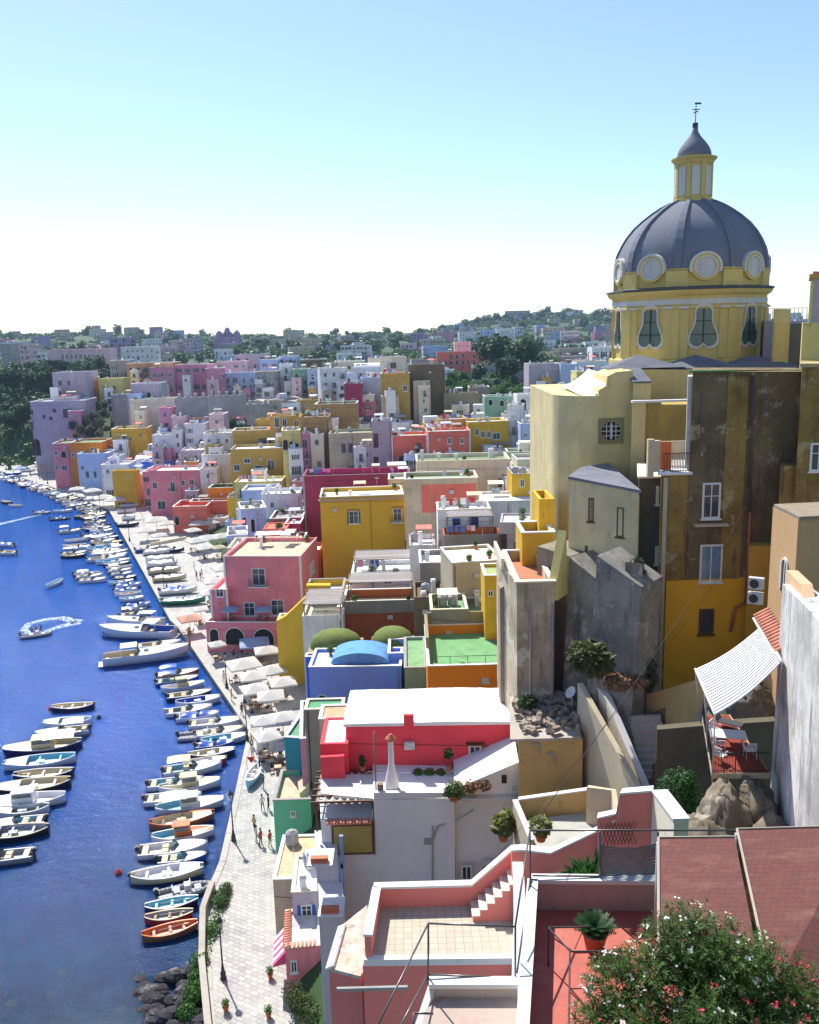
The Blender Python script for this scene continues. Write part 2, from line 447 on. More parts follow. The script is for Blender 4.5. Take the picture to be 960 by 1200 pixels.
def clutter(root, W, dep, zr, rnd, n, small):
    """chimneys, tanks, dishes, aerials and stair heads on a flat roof"""
    for i in range(n):
        x, y = rnd.uniform(.6, max(.7, W-.9)), rnd.uniform(.6, max(.7, dep-.9)); k = rnd.random()
        if k > .8 and W > 3.5:
            aw = rnd.uniform(1.6,2.6); cc = rnd.choice(['white','cream','pale_blue','coral','stone','sand']); mb = MB(); x = min(x, W-aw-.3); y = min(y, dep-2.2); mb.hexa([(x,y,zr+1.9),(x+aw,y,zr+1.9),(x+aw,y+1.8,zr+2.15),(x,y+1.8,zr+2.15)],[(x,y,zr+1.95),(x+aw,y,zr+1.95),(x+aw,y+1.8,zr+2.2),(x,y+1.8,zr+2.2)])
            for a in (x+.05,x+aw-.1):
                for b_ in (y+.05,y+1.7): mb.box(a,a+.05,b_,b_+.05,zr,zr+1.92)
            mb.build('shade_roof', plain('shade_'+cc, C[cc], .85), root)
        elif k < .3:
            key = ('chim', rnd.randint(0,2))
            if key not in MESHC:
                mb = MB(); h = .8+.4*key[1]; mb.box(-.25,.25,-.2,.2,0,h); mb.box(-.33,.33,-.28,.28,h,h+.1); mb.box(-.18,-.1,-.12,.12,h+.1,h+.3); mb.box(.1,.18,-.12,.12,h+.1,h+.3); mb.box(-.3,.3,-.22,.22,h+.3,h+.36)
                MESHC[key] = mb.mesh('chimney', stucco(C['white'], .6))
            link('chimney', MESHC[key], root, (x,y,zr), (0,0,rnd.uniform(0,.4)))
        elif k < .5:
            if 'tank' not in MESHC:
                mb = MB(); mb.smooth = True; mb.lathe([(0,0),(.55,0),(.58,.1),(.58,1.0),(.5,1.15),(.2,1.2),(.2,1.28),(0,1.28)], 16)
                MESHC['tank'] = mb.mesh('water_tank', plain('tank_plastic', (.35,.36,.38), .5))
            link('water_tank', MESHC['tank'], root, (x,y,zr))
        elif k < .68:
            if 'dish' not in MESHC:
                mb = MB(); mb.tube((0,0,0),(0,0,.9),.03); mb.smooth = True; mb.M = Matrix.Translation((0,0,.95)) @ Matrix.Rotation(R(60),4,'X')
                mb.lathe([(0,.0),(.2,.02),(.36,.07),(.45,.12),(.44,.13),(.3,.06),(0,.03)], 16); mb.tube((0,.4,.1),(0,.1,.5),.012)
                MESHC['dish'] = mb.mesh('satellite_dish', plain('dish_paint', (.6,.6,.6), .4))
            link('satellite_dish', MESHC['dish'], root, (x,y,zr), (0,0,rnd.uniform(-1,1)))
        elif k < .85:
            if 'aerial' not in MESHC:
                mb = MB(); mb.tube((0,0,0),(0,0,2.6),.025,None,5); mb.tube((-.7,0,2.4),(.7,0,2.4),.02,None,4)
                for i in range(7): mb.tube((-.6+i*.2,-.35,2.4),(-.6+i*.2,.35,2.4),.012,None,4)
                MESHC['aerial'] = mb.mesh('aerial', M_STEEL)
            link('aerial', MESHC['aerial'], root, (x,y,zr), (0,0,rnd.uniform(0,3)))
        else:
            if W > 4 and dep > 4:
                w2 = rnd.uniform(1.8, min(3.2, W*.5)); x = min(x, W-w2-.4)
                mb = MB(); mb.box(0,w2,0,2.2,0,2.1); mb.box(-.1,w2+.1,-.1,2.3,2.1,2.25)
                s = mb.build('stair_head', stucco(rnd.choice([C['white'],C['cream'],C['grey']]), .5), root, (x, min(y, dep-2.6), zr))
def house(x0, x1, yt, D, dep, col, rot=0, label=None, name='townhouse', cat='house', wins='auto', zb=None, par=.6, roof='white', age=.68, side='auto',
          trim=None, group='houses of the harbour village', yb=None, small=None, n_clut=2, shape='flat', seed=None, keep=True, fm=None, sm=None, floor_h=3.1, world=None, upper=False, wm=None):
    rnd = random.Random(seed if seed is not None else int(x0*7+yt*13+D))
    D *= K
    if world is None:
        P = at(x0, yt, D); zt = P.z; c, s = math.cos(R(rot)), math.sin(R(rot)); lo, hi = .1, 150
        for _ in range(40):
            m = (lo+hi)/2
            if proj((P.x+c*m, P.y+s*m, zt))[0] < x1: lo = m
            else: hi = m
        W = lo
    else:
        px, py, zt, W = world; P = Vector((px, py, zt)); c, s = math.cos(R(rot)), math.sin(R(rot))
    cen = (P.x+c*W/2-s*dep/2, P.y+s*W/2+c*dep/2)
    if zb is None:
        zb = min(terrain(P.x+c*a-s*b, P.y+s*a+c*b) for a in (0,W) for b in (0,dep))-1.2
        zb = max(zb, -.5)
    zb = min(zb, zt-2.5)
    H = zt-zb
    if yb is None: yb = min(proj((cen[0], P.y, zb+1))[1], yt+26)
    if keep: KEEP.append((x0, x1, yt-3, yb, D))
    FOOT.append((cen[0], cen[1], math.hypot(W, dep)/2*.8))
    if small is None: small = D > 180
    root = empty(name, (P.x, P.y, zb), R(rot), label, cat, group)
    mw = wm or stucco(C.get(col, col) if isinstance(col, str) else col, age)
    ph = min(par, H*.3); zr = H-ph; t = .25
    mb = MB()
    o = [(0,0),(W,0),(W,dep),(0,dep)]; i_ = [(t,t),(W-t,t),(W-t,dep-t),(t,dep-t)]
    vs = [(a,b,0) for a,b in o]+[(a,b,H) for a,b in o]+[(a,b,H) for a,b in i_]+[(a,b,zr-.02) for a,b in i_]
    fs = []
    for k in range(4):
        j = (k+1)%4; fs += [(k,j,4+j,4+k),(4+k,4+j,8+j,8+k),(8+k,8+j,12+j,12+k)]
    mb.add(vs, fs); mb.build('wall', mw, root)
    rm = roofmat(C[roof] if isinstance(roof, str) else roof)
    mb = MB()
    if shape == 'flat':
        mb.quad((t,t,zr),(W-t,t,zr),(W-t,dep-t,zr),(t,dep-t,zr))
    elif shape in ('vault','vaultx'):
        mb.smooth = True; n = 12; hh = min(W, dep)*.22
        vs = []
        for k in range(n+1):
            a = math.pi*k/n
            if shape == 'vault': x = W/2-(W/2-t)*math.cos(a); vs += [(x,t,zr+hh*math.sin(a)),(x,dep-t,zr+hh*math.sin(a))]
            else: y = dep/2-(dep/2-t)*math.cos(a); vs += [(t,y,zr+hh*math.sin(a)),(W-t,y,zr+hh*math.sin(a))]
        mb.add(vs, [(2*k,2*k+2,2*k+3,2*k+1) if shape == 'vault' else (2*k,2*k+1,2*k+3,2*k+2) for k in range(n)])
        mb.smooth = False
        mb.add([vs[2*k] for k in range(n+1)], [tuple(range(n+1))]); mb.add([vs[2*k+1] for k in range(n+1)], [tuple(range(n+1))[::-1]])
    elif shape == 'pitch':
        hh = dep*.16; e = .3
        mb.add([(-e,-e,H+.02),(W+e,-e,H+.02),(W+e,dep+e,H+.02),(-e,dep+e,H+.02),(-e,dep/2,H+hh),(W+e,dep/2,H+hh)], [(0,1,5,4),(2,3,4,5),(1,2,5),(3,0,4),(0,3,2,1)])
    ro = mb.build('roof', rm, root)
    if trim:
        tm = stucco(C[trim], .25); mb = MB(); e = .06
        for a in (-e, W-.22): mb.box(a, a+.22+e, -e, -.003, 0, H)
        mb.box(-e, W+e, -e-.04, -.003, H-.02, H+.1); mb.box(-e, -.003, 0, dep, H-.02, H+.1); mb.box(W+.003, W+e, 0, dep, H-.02, H+.1)
        mb.box(W+.003, W+e, 0, .22, 0, H-.03)
        mb.build('trim', tm, root)
    elif shape == 'flat' and rnd.random() < .7:
        mb = MB(); e = .07
        for a in ((-e,W+e,-e,t),(-e,W+e,dep-t,dep+e),(-e,t,t,dep-t),(W-t,W+e,t,dep-t)): mb.box(*a, H+.003, H+.09)
        mb.build('coping', stucco(C[rnd.choice(['white','cream','grey','white'])], .5), root)
    def fpt(x, y):
        r = ray(x, y); nx, ny = s, -c          # plane normal
        tt = (P.x*nx+P.y*ny)/(r[0]*nx+r[1]*ny); q = Vector((r[0]*tt, r[1]*tt, CZ+r[2]*tt))
        return (q.x-P.x)*c+(q.y-P.y)*s, q.z-zb
    WD = (W, dep); frm0 = M_WF
    shut = sm if sm is not None else rnd.choice([None, M_GREEN, M_WOODB, None, M_GREYP])
    frm = fm or rnd.choice([M_WF, M_WF, M_GREYP, M_WOODB])
    if isinstance(wins, (list, tuple)):
        for wv in wins:
            x, y, w, h = wv[:4]; kind = wv[4] if len(wv) > 4 else 'win'; opt = wv[5] if len(wv) > 5 else ''
            lx, lz = fpt(x, y+h/2); l2, z2 = fpt(x+w, y-h/2)
            ww = l2-lx; hh = z2-lz
            add_window(root, lx, lz, ww, hh, kind, 'F', frm if 'W' not in opt else M_WF, shut if 's' in opt else None, small, WD)
            if 'b' in opt: balcony(root, lx, lz-.05, ww+.9, 'F', WD)
            if 'h' in opt:
                mb = MB(); mb.box(lx-ww/2-.25, lx+ww/2+.25, -.35, -.003, lz+hh+.12, lz+hh+.2); mb.build('window_hood', M_TERRA, root)
    elif wins == 'auto':
        visible_h = min(H-1, 11)
        for sd, LW in (('F', W),)+((('R', dep),) if (P.x+W < 5 or side == 'R') else (('L', dep),)):
            if LW < 2.2: continue
            nc = max(1, int((LW-.6)/rnd.uniform(2.3, 3.2))); nf = max(1, int((visible_h)/floor_h))
            for f in range(nf):
                zz = H-ph-.55-(f+1)*floor_h+1.3
                if zz < .6: break
                fl = rnd.choice(['win','win','door','mixed']) 
                for q in range(nc):
                    if rnd.random() < .2: continue
                    lx = (q+.5)*LW/nc+rnd.uniform(-.3,.3); w = rnd.choice([.9,1.0,1.1]); k = fl if fl != 'mixed' else rnd.choice(['win','door'])
                    h = rnd.choice([1.3,1.5]) if k == 'win' else 2.1; lz = zz if k == 'win' else zz-.9
                    if rnd.random() < .07: k = 'archdoor'; w = 1.4; h = 2.2; lz = zz-.9
                    if lz < .3 or lx-w/2 < .3 or lx+w/2 > LW-.3: continue
                    add_window(root, lx, lz, w, h, k, sd, frm, shut if rnd.random() < .7 else None, small, WD)
                    if k == 'door' and rnd.random() < .8: balcony(root, lx, lz-.04, w+.8, sd, WD, .8)
    if upper and shape == 'flat' and W > 4.5 and dep > 5:
        uw, ud, uh = W*rnd.uniform(.35,.6), dep*rnd.uniform(.4,.65), rnd.uniform(1.8,3.0); ux = rnd.choice([t+.02, W-uw-t-.02]); uy = dep-ud-t-.02
        mb = MB(); mb.box(ux,ux+uw,uy,uy+ud,zr+.004,zr+uh); up = mb.build('upper_storey', mw if rnd.random() < .4 else stucco(C[rnd.choice(['white','cream','white','pale_pink','pale_blue','sand','ochre'])], age), root)
        mb = MB(); mb.box(ux-.08,ux+uw+.08,uy-.08,uy+ud+.04,zr+uh+.002,zr+uh+.12); mb.build('coping', stucco(C['white'],.5), up)
        ms = win_meshes(rnd.choice(['door','win','archdark']), 1.0, 1.9 if uh > 2.2 else 1.2, frm0, None, True); link('window', ms[0][1], up, (ux+uw*rnd.uniform(.35,.65), uy, zr+.1))
    if shape == 'flat' and n_clut: clutter(root, W, dep, zr+.003, rnd, n_clut+(1 if small else 2), small)
    ROOFS.append((P.copy(), c, s, W, dep, zb+zr, D))
    if D > 180 and cat == 'house': ANN.append((P.copy(), c, s, W, H, D, dep))
    if W > 3.6:
        px_ = rnd.choice([.3, W-.35, W*rnd.uniform(.3,.7)]); mb = MB(); mb.tube((px_,-.09,0),(px_,-.09,zr),.05,None,6); mb.build('drain_pipe', rnd.choice([M_GREYP,M_TERRA,M_IRON]), root)
        if rnd.random() < .5: mb = MB(); q = rnd.uniform(.6,W-1.2); z_ = H-rnd.uniform(1.6,3.2); mb.box(q,q+.75,-.38,-.005,z_,z_+.55); mb.box(q+.1,q+.5,-.4,-.383,z_+.08,z_+.48) ; mb.build('air_conditioner', ACM, root)
        if rnd.random() < .6: mb = MB(); z_ = H-rnd.uniform(.8,1.6); mb.tube((0,-.03,z_),(W,-.03,z_-rnd.uniform(.1,.5)),.018,None,4); mb.build('wall_cable', M_IRON, root)
    root['W'] = W; root['H'] = H
    return root, W, H, fpt
def clean_props():
    for o in S.objects:
        for k in ('W','H'):
            if k in o: del o[k]
def pergola(root, x0, x1, y0, y1, z, h=2.3, mat=None, reed=True):
    """posts, beams and a reed or slatted top standing on a roof terrace"""
    fr = MB()
    for x in (x0, x1):
        for y in (y0, y1): fr.box(x-.07,x+.07,y-.07,y+.07,z,z+h)
    fr.box(x0-.2,x1+.2,y0-.05,y0+.05,z+h,z+h+.12); fr.box(x0-.2,x1+.2,y1-.05,y1+.05,z+h,z+h+.12)
    for x in (x0, x1): fr.box(x-.05,x+.05,y0,y1,z+h-.1,z+h+.05)
    p = fr.build('pergola', mat or M_WOOD, root)
    rd = MB(); rnd = random.Random(int(x0*10+z*3))
    n = int((y1-y0+.6)/.13)
    for i in range(n):
        yy = y0-.3+i*.13; dz = rnd.uniform(0,.05)
        rd.box(x0-.3+rnd.uniform(0,.5), x1+.3-rnd.uniform(0,.5), yy, yy+rnd.uniform(.07,.12), z+h+.125+dz, z+h+.15+dz)
    rd.build('reed_cover', plain('reed_matting', (.42,.38,.36), .9, 0, .35), p)
    return p
# ================================================================ domed church
DC = 84.0
def zy(y, D): return at(480, y, D).z
def church():
    ax = at(808.5, 330, DC); cx, cy = ax.x, ax.y
    root = empty('church', (cx, cy, 30), 0, 'yellow domed church with grey ribbed dome rising over the village', 'church')
    LO = lambda x, y, z: (x-cx, y-cy, z-30)
    Y = stucco((.72,.55,.19), .4, (.3,.25,.16)); Wt = stucco((.70,.66,.60), .35); G = stucco((.19,.205,.25), .5, (.32,.32,.35), 'dome_lead')
    pxr = lambda px, y: .975*px*DC/ray(811, y)[1]
    z = lambda y: zy(y, DC)-30
    phi0 = math.atan2(-cy, -cx); NF = 9; ST9 = 2*math.pi/NF
    ribs = [phi0+R(-9)+ST9*k for k in range(NF)]; faces = [a+ST9/2 for a in ribs]
    def poly_r(a, k=.65):
        d = (a-faces[0]+ST9/2) % ST9-ST9/2
        return k*math.cos(ST9/2)/math.cos(d)+(1-k)*1.0 if True else 1
    def gored(prof, k, n=54):
        mb = MB(); vs = []
        for r, zz in prof:
            for i in range(n):
                a = ribs[0]+2*math.pi*i/n; rr = r*poly_r(a, k)/(1-.3*k*(1-math.cos(ST9/2))); vs.append((rr*math.cos(a), rr*math.sin(a), zz))
        mb.add(vs, [(j*n+i, j*n+(i+1)%n, (j+1)*n+(i+1)%n, (j+1)*n+i) for j in range(len(prof)-1) for i in range(n)])
        return mb
    # dome
    prof = [(pxr(a, y), z(y)) for a, y in ((88,329),(87.5,318),(85,306),(80,295),(74,285),(66,275),(56,266),(46,258.5),(36,252),(26,247),(19,245))]
    mb = gored(prof, .8); mb.sm = [True]*len(mb.f); dome = mb.build('dome', G, root)
    dm = dome.data
    for a in ribs:
        mb = MB(); ca, sa = math.cos(a), math.sin(a); vs = []
        for r, zz in prof:
            wd = .10+.22*r/prof[0][0]
            for s, e in ((-1,-.1),(-1,.16),(1,.16),(1,-.1)): vs.append((ca*(r+e)-sa*s*wd, sa*(r+e)+ca*s*wd, zz+e*.6))
        n = len(prof); mb.add(vs, [(4*j+q, 4*j+(q+1)%4, 4*j+4+(q+1)%4, 4*j+4+q) for j in range(n-1) for q in range(3)])
        mb.build('rib', G, dome)
    # upper drum with round medallions breaking into the dome
    R1 = pxr(87, 340)
    gored([(R1, z(350)),(R1, z(329)),(R1*1.02, z(329)),(R1*1.02, z(327.5)),(R1*.9, z(327))], 1).build('upper_drum', Y, root)
    gored([(R1*.98, z(350)),(pxr(96,350), z(350.5)),(pxr(96,350), z(348.5)),(R1*.98, z(346.5))], 1).build('cornice_roof', plain('cornice_lead', (.07,.07,.08), .6), root)
    RD = pxr(88, 390)
    gored([(RD, z(446)),(RD*1.03, z(446)),(RD*1.03, z(428)),(RD, z(426)),(RD, z(372)),(RD*1.02, z(371)),(RD*1.02, z(368)),(RD, z(367.5)),(RD, z(358)),(RD*1.05, z(355)),(RD*1.075, z(351)),(RD*.96, z(350.6))], 1).build('drum', Y, root)
    gored([(RD+.01, z(366.8)),(RD+.05, z(366.6)),(RD+.05, z(361)),(RD+.01, z(360.8))], 1).build('white_band', Wt, root)
    for a in ribs:
        mb = MB(); M0 = Matrix.Translation((0,0,0)) @ Matrix.Rotation(a+math.pi/2, 4, 'Z'); mb.M = M0
        rr = RD/1.0
        mb.box(-1.05,-.3,-rr*1.0-.0,-rr+.6, z(426), z(372)); mb.box(.3,1.05,-rr*1.0,-rr+.6, z(426), z(372)); mb.box(-.32,.32,-rr-.12,-rr+.6, z(426), z(372))
        mb.box(-.9,.9,-rr-.0,-rr+.5,z(348),z(330)); 
        mb.build('pilaster', Y, root)
        mb = MB(); mb.M = M0; mb.box(-1.1,1.1,-rr-.16,-rr+.5,z(371.5),z(369)); mb.build('capital', Wt, root)
    apo = lambda r: r*(math.cos(ST9/2))/(1-.3*(1-math.cos(ST9/2)))
    for a in faces:
        # medallion
        zc = z(326.5); mM = Matrix.Rotation(a+math.pi/2, 4, 'Z'); rr = apo(R1)
        mb = MB(); mb.M = mM; n = 24; ro, ri = pxr(16,326), pxr(11.5,326)
        ang = [math.pi*i/16-math.pi*.12 for i in range(17+4)]; ang = [-.12*math.pi+1.24*math.pi*i/20 for i in range(21)]
        def ring(r0, r1, y0, y1, cc, full=True, sz=.92):
            aa = [2*math.pi*i/28 for i in range(28)] if full else ang; k = len(aa)
            vs = [(r*math.cos(t), y, cc+sz*r*math.sin(t)) for r, y in ((r1,y0),(r0,y0),(r0,y1),(r1,y1)) for t in aa]
            fs = []
            for i in range(k if full else k-1):
                j = (i+1)%k
                for q in range(4): fs.append((q*k+i, q*k+j, ((q+1)%4)*k+j, ((q+1)%4)*k+i))
            return vs, fs
        vs, fs = ring(ri, ro, -rr-.34, -rr+2.6, zc, True); mb.add(vs, fs); mb.build('medallion_arch', Y, root)
        mb = MB(); mb.M = mM; mb.add(*ring(ro-.05, ro+.14, -rr-.4, -rr+2.2, zc, False)); mb.add(*ring(ri-.02, ri+.1, -rr-.4, -rr-.26, zc, True)); mb.build('medallion_rim', Wt, root)
        mb = MB(); mb.M = mM; vv = [(ri*math.cos(2*math.pi*i/28), -rr-.28, zc+.92*ri*math.sin(2*math.pi*i/28)) for i in range(28)]; mb.add(vv, [tuple(range(28))]); mb.build('medallion', stucco((.66,.64,.62), .6, (.12,.1,.09)), root)
        # pear window
        h = z(368)-z(413); zb_ = z(413.5); half = [(0,.03),(.16,.0),(.36,.02),(.47,.1),(.5,.2),(.46,.34),(.36,.48),(.29,.6),(.28,.74),(.29,.86),(.22,.96),(.1,1.0)]
        ww = pxr(31, 390)
        half[0] = (0,.09)
        pts = half+[(-x, q) for x, q in half[::-1][0:-1]]
        def outl(k, off): return [(x*(ww+off), zb_+h*.5+(q-.5)*(h+off)) for x, q in pts]
        ra = apo(RD); A, B = outl(0,.32), outl(0,-.1); n = len(A)
        mb = MB(); mb.M = mM
        vs = [(x,-ra-.14,q) for x,q in A]+[(x,-ra-.14,q) for x,q in B]+[(x,-ra,q) for x,q in A]+[(x,-ra+.0,q) for x,q in B]; fs = []
        for i in range(n):
            j = (i+1)%n; fs += [(i,j,n+j,n+i),(i,2*n+i,2*n+j,j),(n+i,n+j,3*n+j,3*n+i)]
        mb.add(vs, fs); wdw = mb.build('window', Wt, root)
        mb = MB(); mb.M = mM; mb.add([(x,-ra-.02,q) for x,q in B], [tuple(range(n))]); mb.build('pane', glass('church_glass', (.05,.09,.08), .06), wdw)
        mb = MB(); mb.M = mM; mb.box(-.04,.04,-ra-.09,-ra-.03,zb_+.4,zb_+h-.1); mb.box(-ww*.28,ww*.28,-ra-.09,-ra-.03,zb_+h*.62,zb_+h*.62+.08); mb.box(-ww*.45,ww*.45,-ra-.09,-ra-.03,zb_+h*.3,zb_+h*.3+.07)
        mb.build('glazing_bars', M_IRON, wdw)
    # lantern
    lr = pxr(21, 220)
    mb = MB(); mb.lathe([(lr,z(247)),(lr*1.12,z(247)),(lr*1.12,z(243)),(lr,z(242)),(lr,z(203)),(lr*1.1,z(201)),(lr*1.1,z(199.5)),(lr*1.27,z(196)),(lr*1.27,z(194.5)),(lr*.6,z(194))], 16)
    lan = mb.build('lantern', Y, root)
    for k in range(8):
        a = phi0+R(8)+k*math.pi/4; mb = MB(); mb.M = Matrix.Rotation(a+math.pi/2,4,'Z'); mb.box(-.36,.36,-lr-.03,-lr+.3,z(239),z(206)); mb.build('lantern_panel', Wt, lan)
        mb = MB(); mb.M = Matrix.Rotation(a+math.pi/8+math.pi/2,4,'Z'); mb.box(-.2,.2,-lr-.1,-lr+.3,z(241.5),z(202)); mb.build('pilaster', Y, lan)
    mb = MB(); mb.smooth = True
    mb.lathe([(pxr(a,180), z(y)) for a, y in ((19.5,194),(20,191),(19,186),(16.5,181),(12,175),(7,169),(3.6,163),(3,158)) ]+[(0,z(158))], 24); mb.build('lantern_cap', G, root)
    mb = MB(); zt = z(158); mb.tube((0,0,zt),(0,0,z(129)),.04); mb.lathe([(0,zt),(.25,zt),(.25,zt+.35),(0,zt+.36)],10)
    mb.box(-.1,.45,-.03,.03,z(131),z(129)); mb.tube((-.3,0,z(137)),(.35,0,z(137)),.04); mb.tube((-.2,0,z(141)),(.2,0,z(139)),.05)
    mb.build('weather_vane', M_IRON, root)
    # body -----------------------------------------------------------------
    def blk(name, x0, x1, yt, D, D2, zb, mat, yt1=None, dx=None):
        D *= K; D2 *= K
        if dx is None: dx = at(x0, yt, D).x*(D2-D)/D*.9
        a = at(x0, yt, D); b = at(x1, yt if yt1 is None else yt1, D); m = MB(); 
        B = [LO(a.x,D,zb),LO(b.x,D,zb),LO(b.x+dx,D2,zb),LO(a.x+dx,D2,zb)]; T = [LO(a.x,D,a.z),LO(b.x,D,b.z),LO(b.x+dx,D2,b.z),LO(a.x+dx,D2,a.z)]
        m.hexa(B, T); return m.build(name, mat, root)
    YB = stucco((.76,.61,.28), .5, (.22,.19,.13)); YS = stucco((.76,.63,.33), .8, (.25,.22,.14)); RF = roofmat((.16,.17,.2)); WR = roofmat(C['white'])
    z0 = 20
    # crossing block under the drum
    blk('crossing_block', 738, 905, 433, 59, 76, z0, YB)
    
    mb = MB(); 
    # low hipped lead roof pieces at the foot of the drum
    for xc in (757, 826, 895):
        p = at(xc, 431, 74); w = 3.2; mb.add([LO(p.x-w,73.7,p.z),LO(p.x+w,73.7,p.z),LO(p.x+w,77,p.z),LO(p.x-w,77,p.z),LO(p.x,76.5,p.z+1.0)], [(0,1,4),(1,2,4),(2,3,4),(3,0,4)])
    mb.build('foot_roof', RF, root)
    # rounded apse
    a = at(647,462,73); b = at(702,462,70); rad = 3.0; cxx = a.x+rad; 
    pts = [(a.x, 86)]+[(cxx-rad*math.cos(t), 73.2-3.2*math.sin(t)) for t in [math.pi/2*i/10 for i in range(11)]]+[(b.x,70),(b.x,86)]
    mb = MB(); mb.prism([LO(x,y,0)[:2] for x,y in pts], z0-30, a.z-30); ap = mb.build('apse', YS, root)
    for p in ap.data.polygons: p.use_smooth = False
    # wall with round window and swept top
    c0 = at(702,437,70); c1 = at(742,437,70); base = at(702,462,70).z
    ol = [(c0.x,z0),(c1.x,z0),(c1.x,at(742,434,70).z),(at(722,436,70).x,at(722,436,70).z),(at(712,441,70).x,at(712,441,70).z),(at(711,452,70).x,at(711,452,70).z),(c0.x,base+.3)]
    mb = MB(); mb.wallprism([(x-cx,q-30) for x,q in ol], 70.03-cy, 75-cy); mb.build('transept_wall', YB, root)
    # white swept roof over the apse join
    mb = MB(); mb.smooth = True; vs = []
    A = at(678,463,71); 
    for i in range(9):
        t = i/8; x = lerp(A.x, c0.x+1.0, t); zz = lerp(A.z+.05, at(722,440,71).z, t**1.6)
        vs += [LO(x,70.4,zz-.5*math.sin(t*3.1)), LO(x,79,zz+.2)]
    mb.add(vs, [(2*i,2*i+2,2*i+3,2*i+1) for i in range(8)]); mb.build('swept_roof', WR, root)
    # round grille window
    p = at(716,505,69.95); L = LO(p.x,p.y,p.z); r0 = 11*70/ray(716,505)[1]
    mb = MB(); s_ = r0*1.35; mb.box(L[0]-s_,L[0]+s_,L[1]-.05,L[1]+.04,L[2]-s_,L[2]+s_); sur = mb.build('window_surround', stucco((.33,.27,.14),.8), root)
    mb = MB(); mb.add([(L[0]+r0*math.cos(2*math.pi*i/24),L[1]-.07,L[2]+r0*math.sin(2*math.pi*i/24)) for i in range(24)], [tuple(range(24))]); w_ = mb.build('window', M_DARK, root)
    mb = MB()
    for dx in (-.5,0,.5):
        hh = math.sqrt(max(0,r0*r0-(dx*r0)**2)); mb.box(L[0]+dx*r0-.03,L[0]+dx*r0+.03,L[1]-.13,L[1]-.08,L[2]-hh,L[2]+hh)
        mb.box(L[0]-hh,L[0]+hh,L[1]-.128,L[1]-.082,L[2]+dx*r0-.03,L[2]+dx*r0+.03)
    mb.box(L[0]-.09,L[0]+.09,L[1]-.16,L[1]-.1,L[2]-r0*.8,L[2]+r0*.8); mb.build('grille', plain('white_iron',(.6,.6,.58),.5), w_)
    # corner pier and stepped walls to the right of it
    blk('corner_pier', 741, 757, 471, 54.5, 58, z0, YS)
    blk('pier_cap', 742, 763, 449, 55.5, 58, z0, YB); 
    a = at(741.5,449,69.2); b = at(763.5,449,69.2)
    mb = MB(); mb.hexa([LO(a.x,69.2,a.z),LO(b.x,69.2,a.z),LO(b.x,72.5,a.z+.9),LO(a.x,72.5,a.z+.9)],[LO(a.x,69.2,a.z+.12),LO(b.x,69.2,a.z+.12),LO(b.x,72.5,a.z+1.02),LO(a.x,72.5,a.z+1.02)]); mb.build('pier_roof', RF, root)
    blk('chapel_wall', 757, 810, 474, 55, 58.8, z0, stucco((.5,.38,.12),1.0,(.15,.12,.08)))
    # lead coping of the chapel wall
    a = at(741,471.5,67.9); b = at(810,473.5,67.9); mb = MB(); mb.box(a.x-cx, b.x-cx, 67.8-cy, 68.3-cy, a.z-30.04, a.z-29.88); mb.build('wall_coping', WR, root)
    # small finials at the right of the dome
    for (x0,x1,yt,D,D2,m) in ((896,908,421,62,65,YB),(908,927,362,60,61.5,YB),(909,925,378,59.9,61.7,Y)):
        blk('bellcote', x0, x1, yt, D, D2, 40, m)
    return root
church()
# ================================================================ hand-placed houses (x0,x1,y_top,distance,depth,colour,...)
H = {}
def hh(key, *a, **k): H[key] = house(*a, **k); return H[key]
# --- the quayside and the middle of the village
r, W, Ht, fp = hh('pink_quay', 262, 352, 652, 110, 13, 'pink', -6, 'tall pink house with white corner strips and a cafe arcade on the quay', trim='white', roof='sand', yb=745, side='R', n_clut=3, fm=M_WF, sm=M_GREYP,
  wins=[(304,676,15,20,'door','bW'),(326,712,14,18,'door','W'),(293,714,12,16,'door','W')])
for s in (.2,.36,.52): add_window(r, 5+s*8, Ht-5, 1, 2, 'win', 'R', M_WF, None, False, (W,13)); add_window(r, 5+s*8, Ht-9.5, 1, 2, 'win', 'R', M_WF, None, False, (W,13))
house(246, 266, 691, 109, 10, 'pink', -6, 'low pink wing with white coping left of the tall pink quay house', trim='white', yb=745, wins=[(273-15,695,9,9,'win','W')], side='R', n_clut=0, roof='white')
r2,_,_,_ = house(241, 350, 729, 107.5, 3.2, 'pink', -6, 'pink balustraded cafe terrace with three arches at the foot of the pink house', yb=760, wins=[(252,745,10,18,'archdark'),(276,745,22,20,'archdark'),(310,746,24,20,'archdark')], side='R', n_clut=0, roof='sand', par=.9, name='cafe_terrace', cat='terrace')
r, W, Ht, fp = hh('yellow', 375, 473, 583, 120, 9, 'yellow', 3, 'big plain deep yellow house with tiled eaves and green shuttered windows', roof='cream', yb=690, n_clut=2, fm=M_WF, sm=M_GREEN, age=.25,
  wins=[(415,606,11,16,'win','Wsh'),(466,603,10,16,'door','Wbh'),(443,649,10,8,'win','Wh'),(463,648,11,9,'win','Wh')], side='R')
mb = MB(); mb.box(-.3,W+.3,-.35,-.003,Ht-.55,Ht-.35)
for i in range(int(W/.35)): mb.box(-.25+i*.35,-.1+i*.35,-.3,-.003,Ht-.75,Ht-.553)
mb.build('eaves_tiles', plain('pale_eaves', (.55,.42,.3), .8), r)
house(355, 480, 558, 140, 9, 'magenta', 1, 'long magenta house with pale bands behind the big yellow house', roof='rose', yb=640, trim='lilac', par=1.3, wins=[(385,573,10,5,'win','h'),(405,573,10,5,'win','h'),(434,572,12,5,'win','h')], n_clut=3)
house(455, 490, 562, 133, 7, 'beige', 0, 'beige cottage at the corner of the magenta house', yb=585, wins=[(462,569,6,8,'win')])
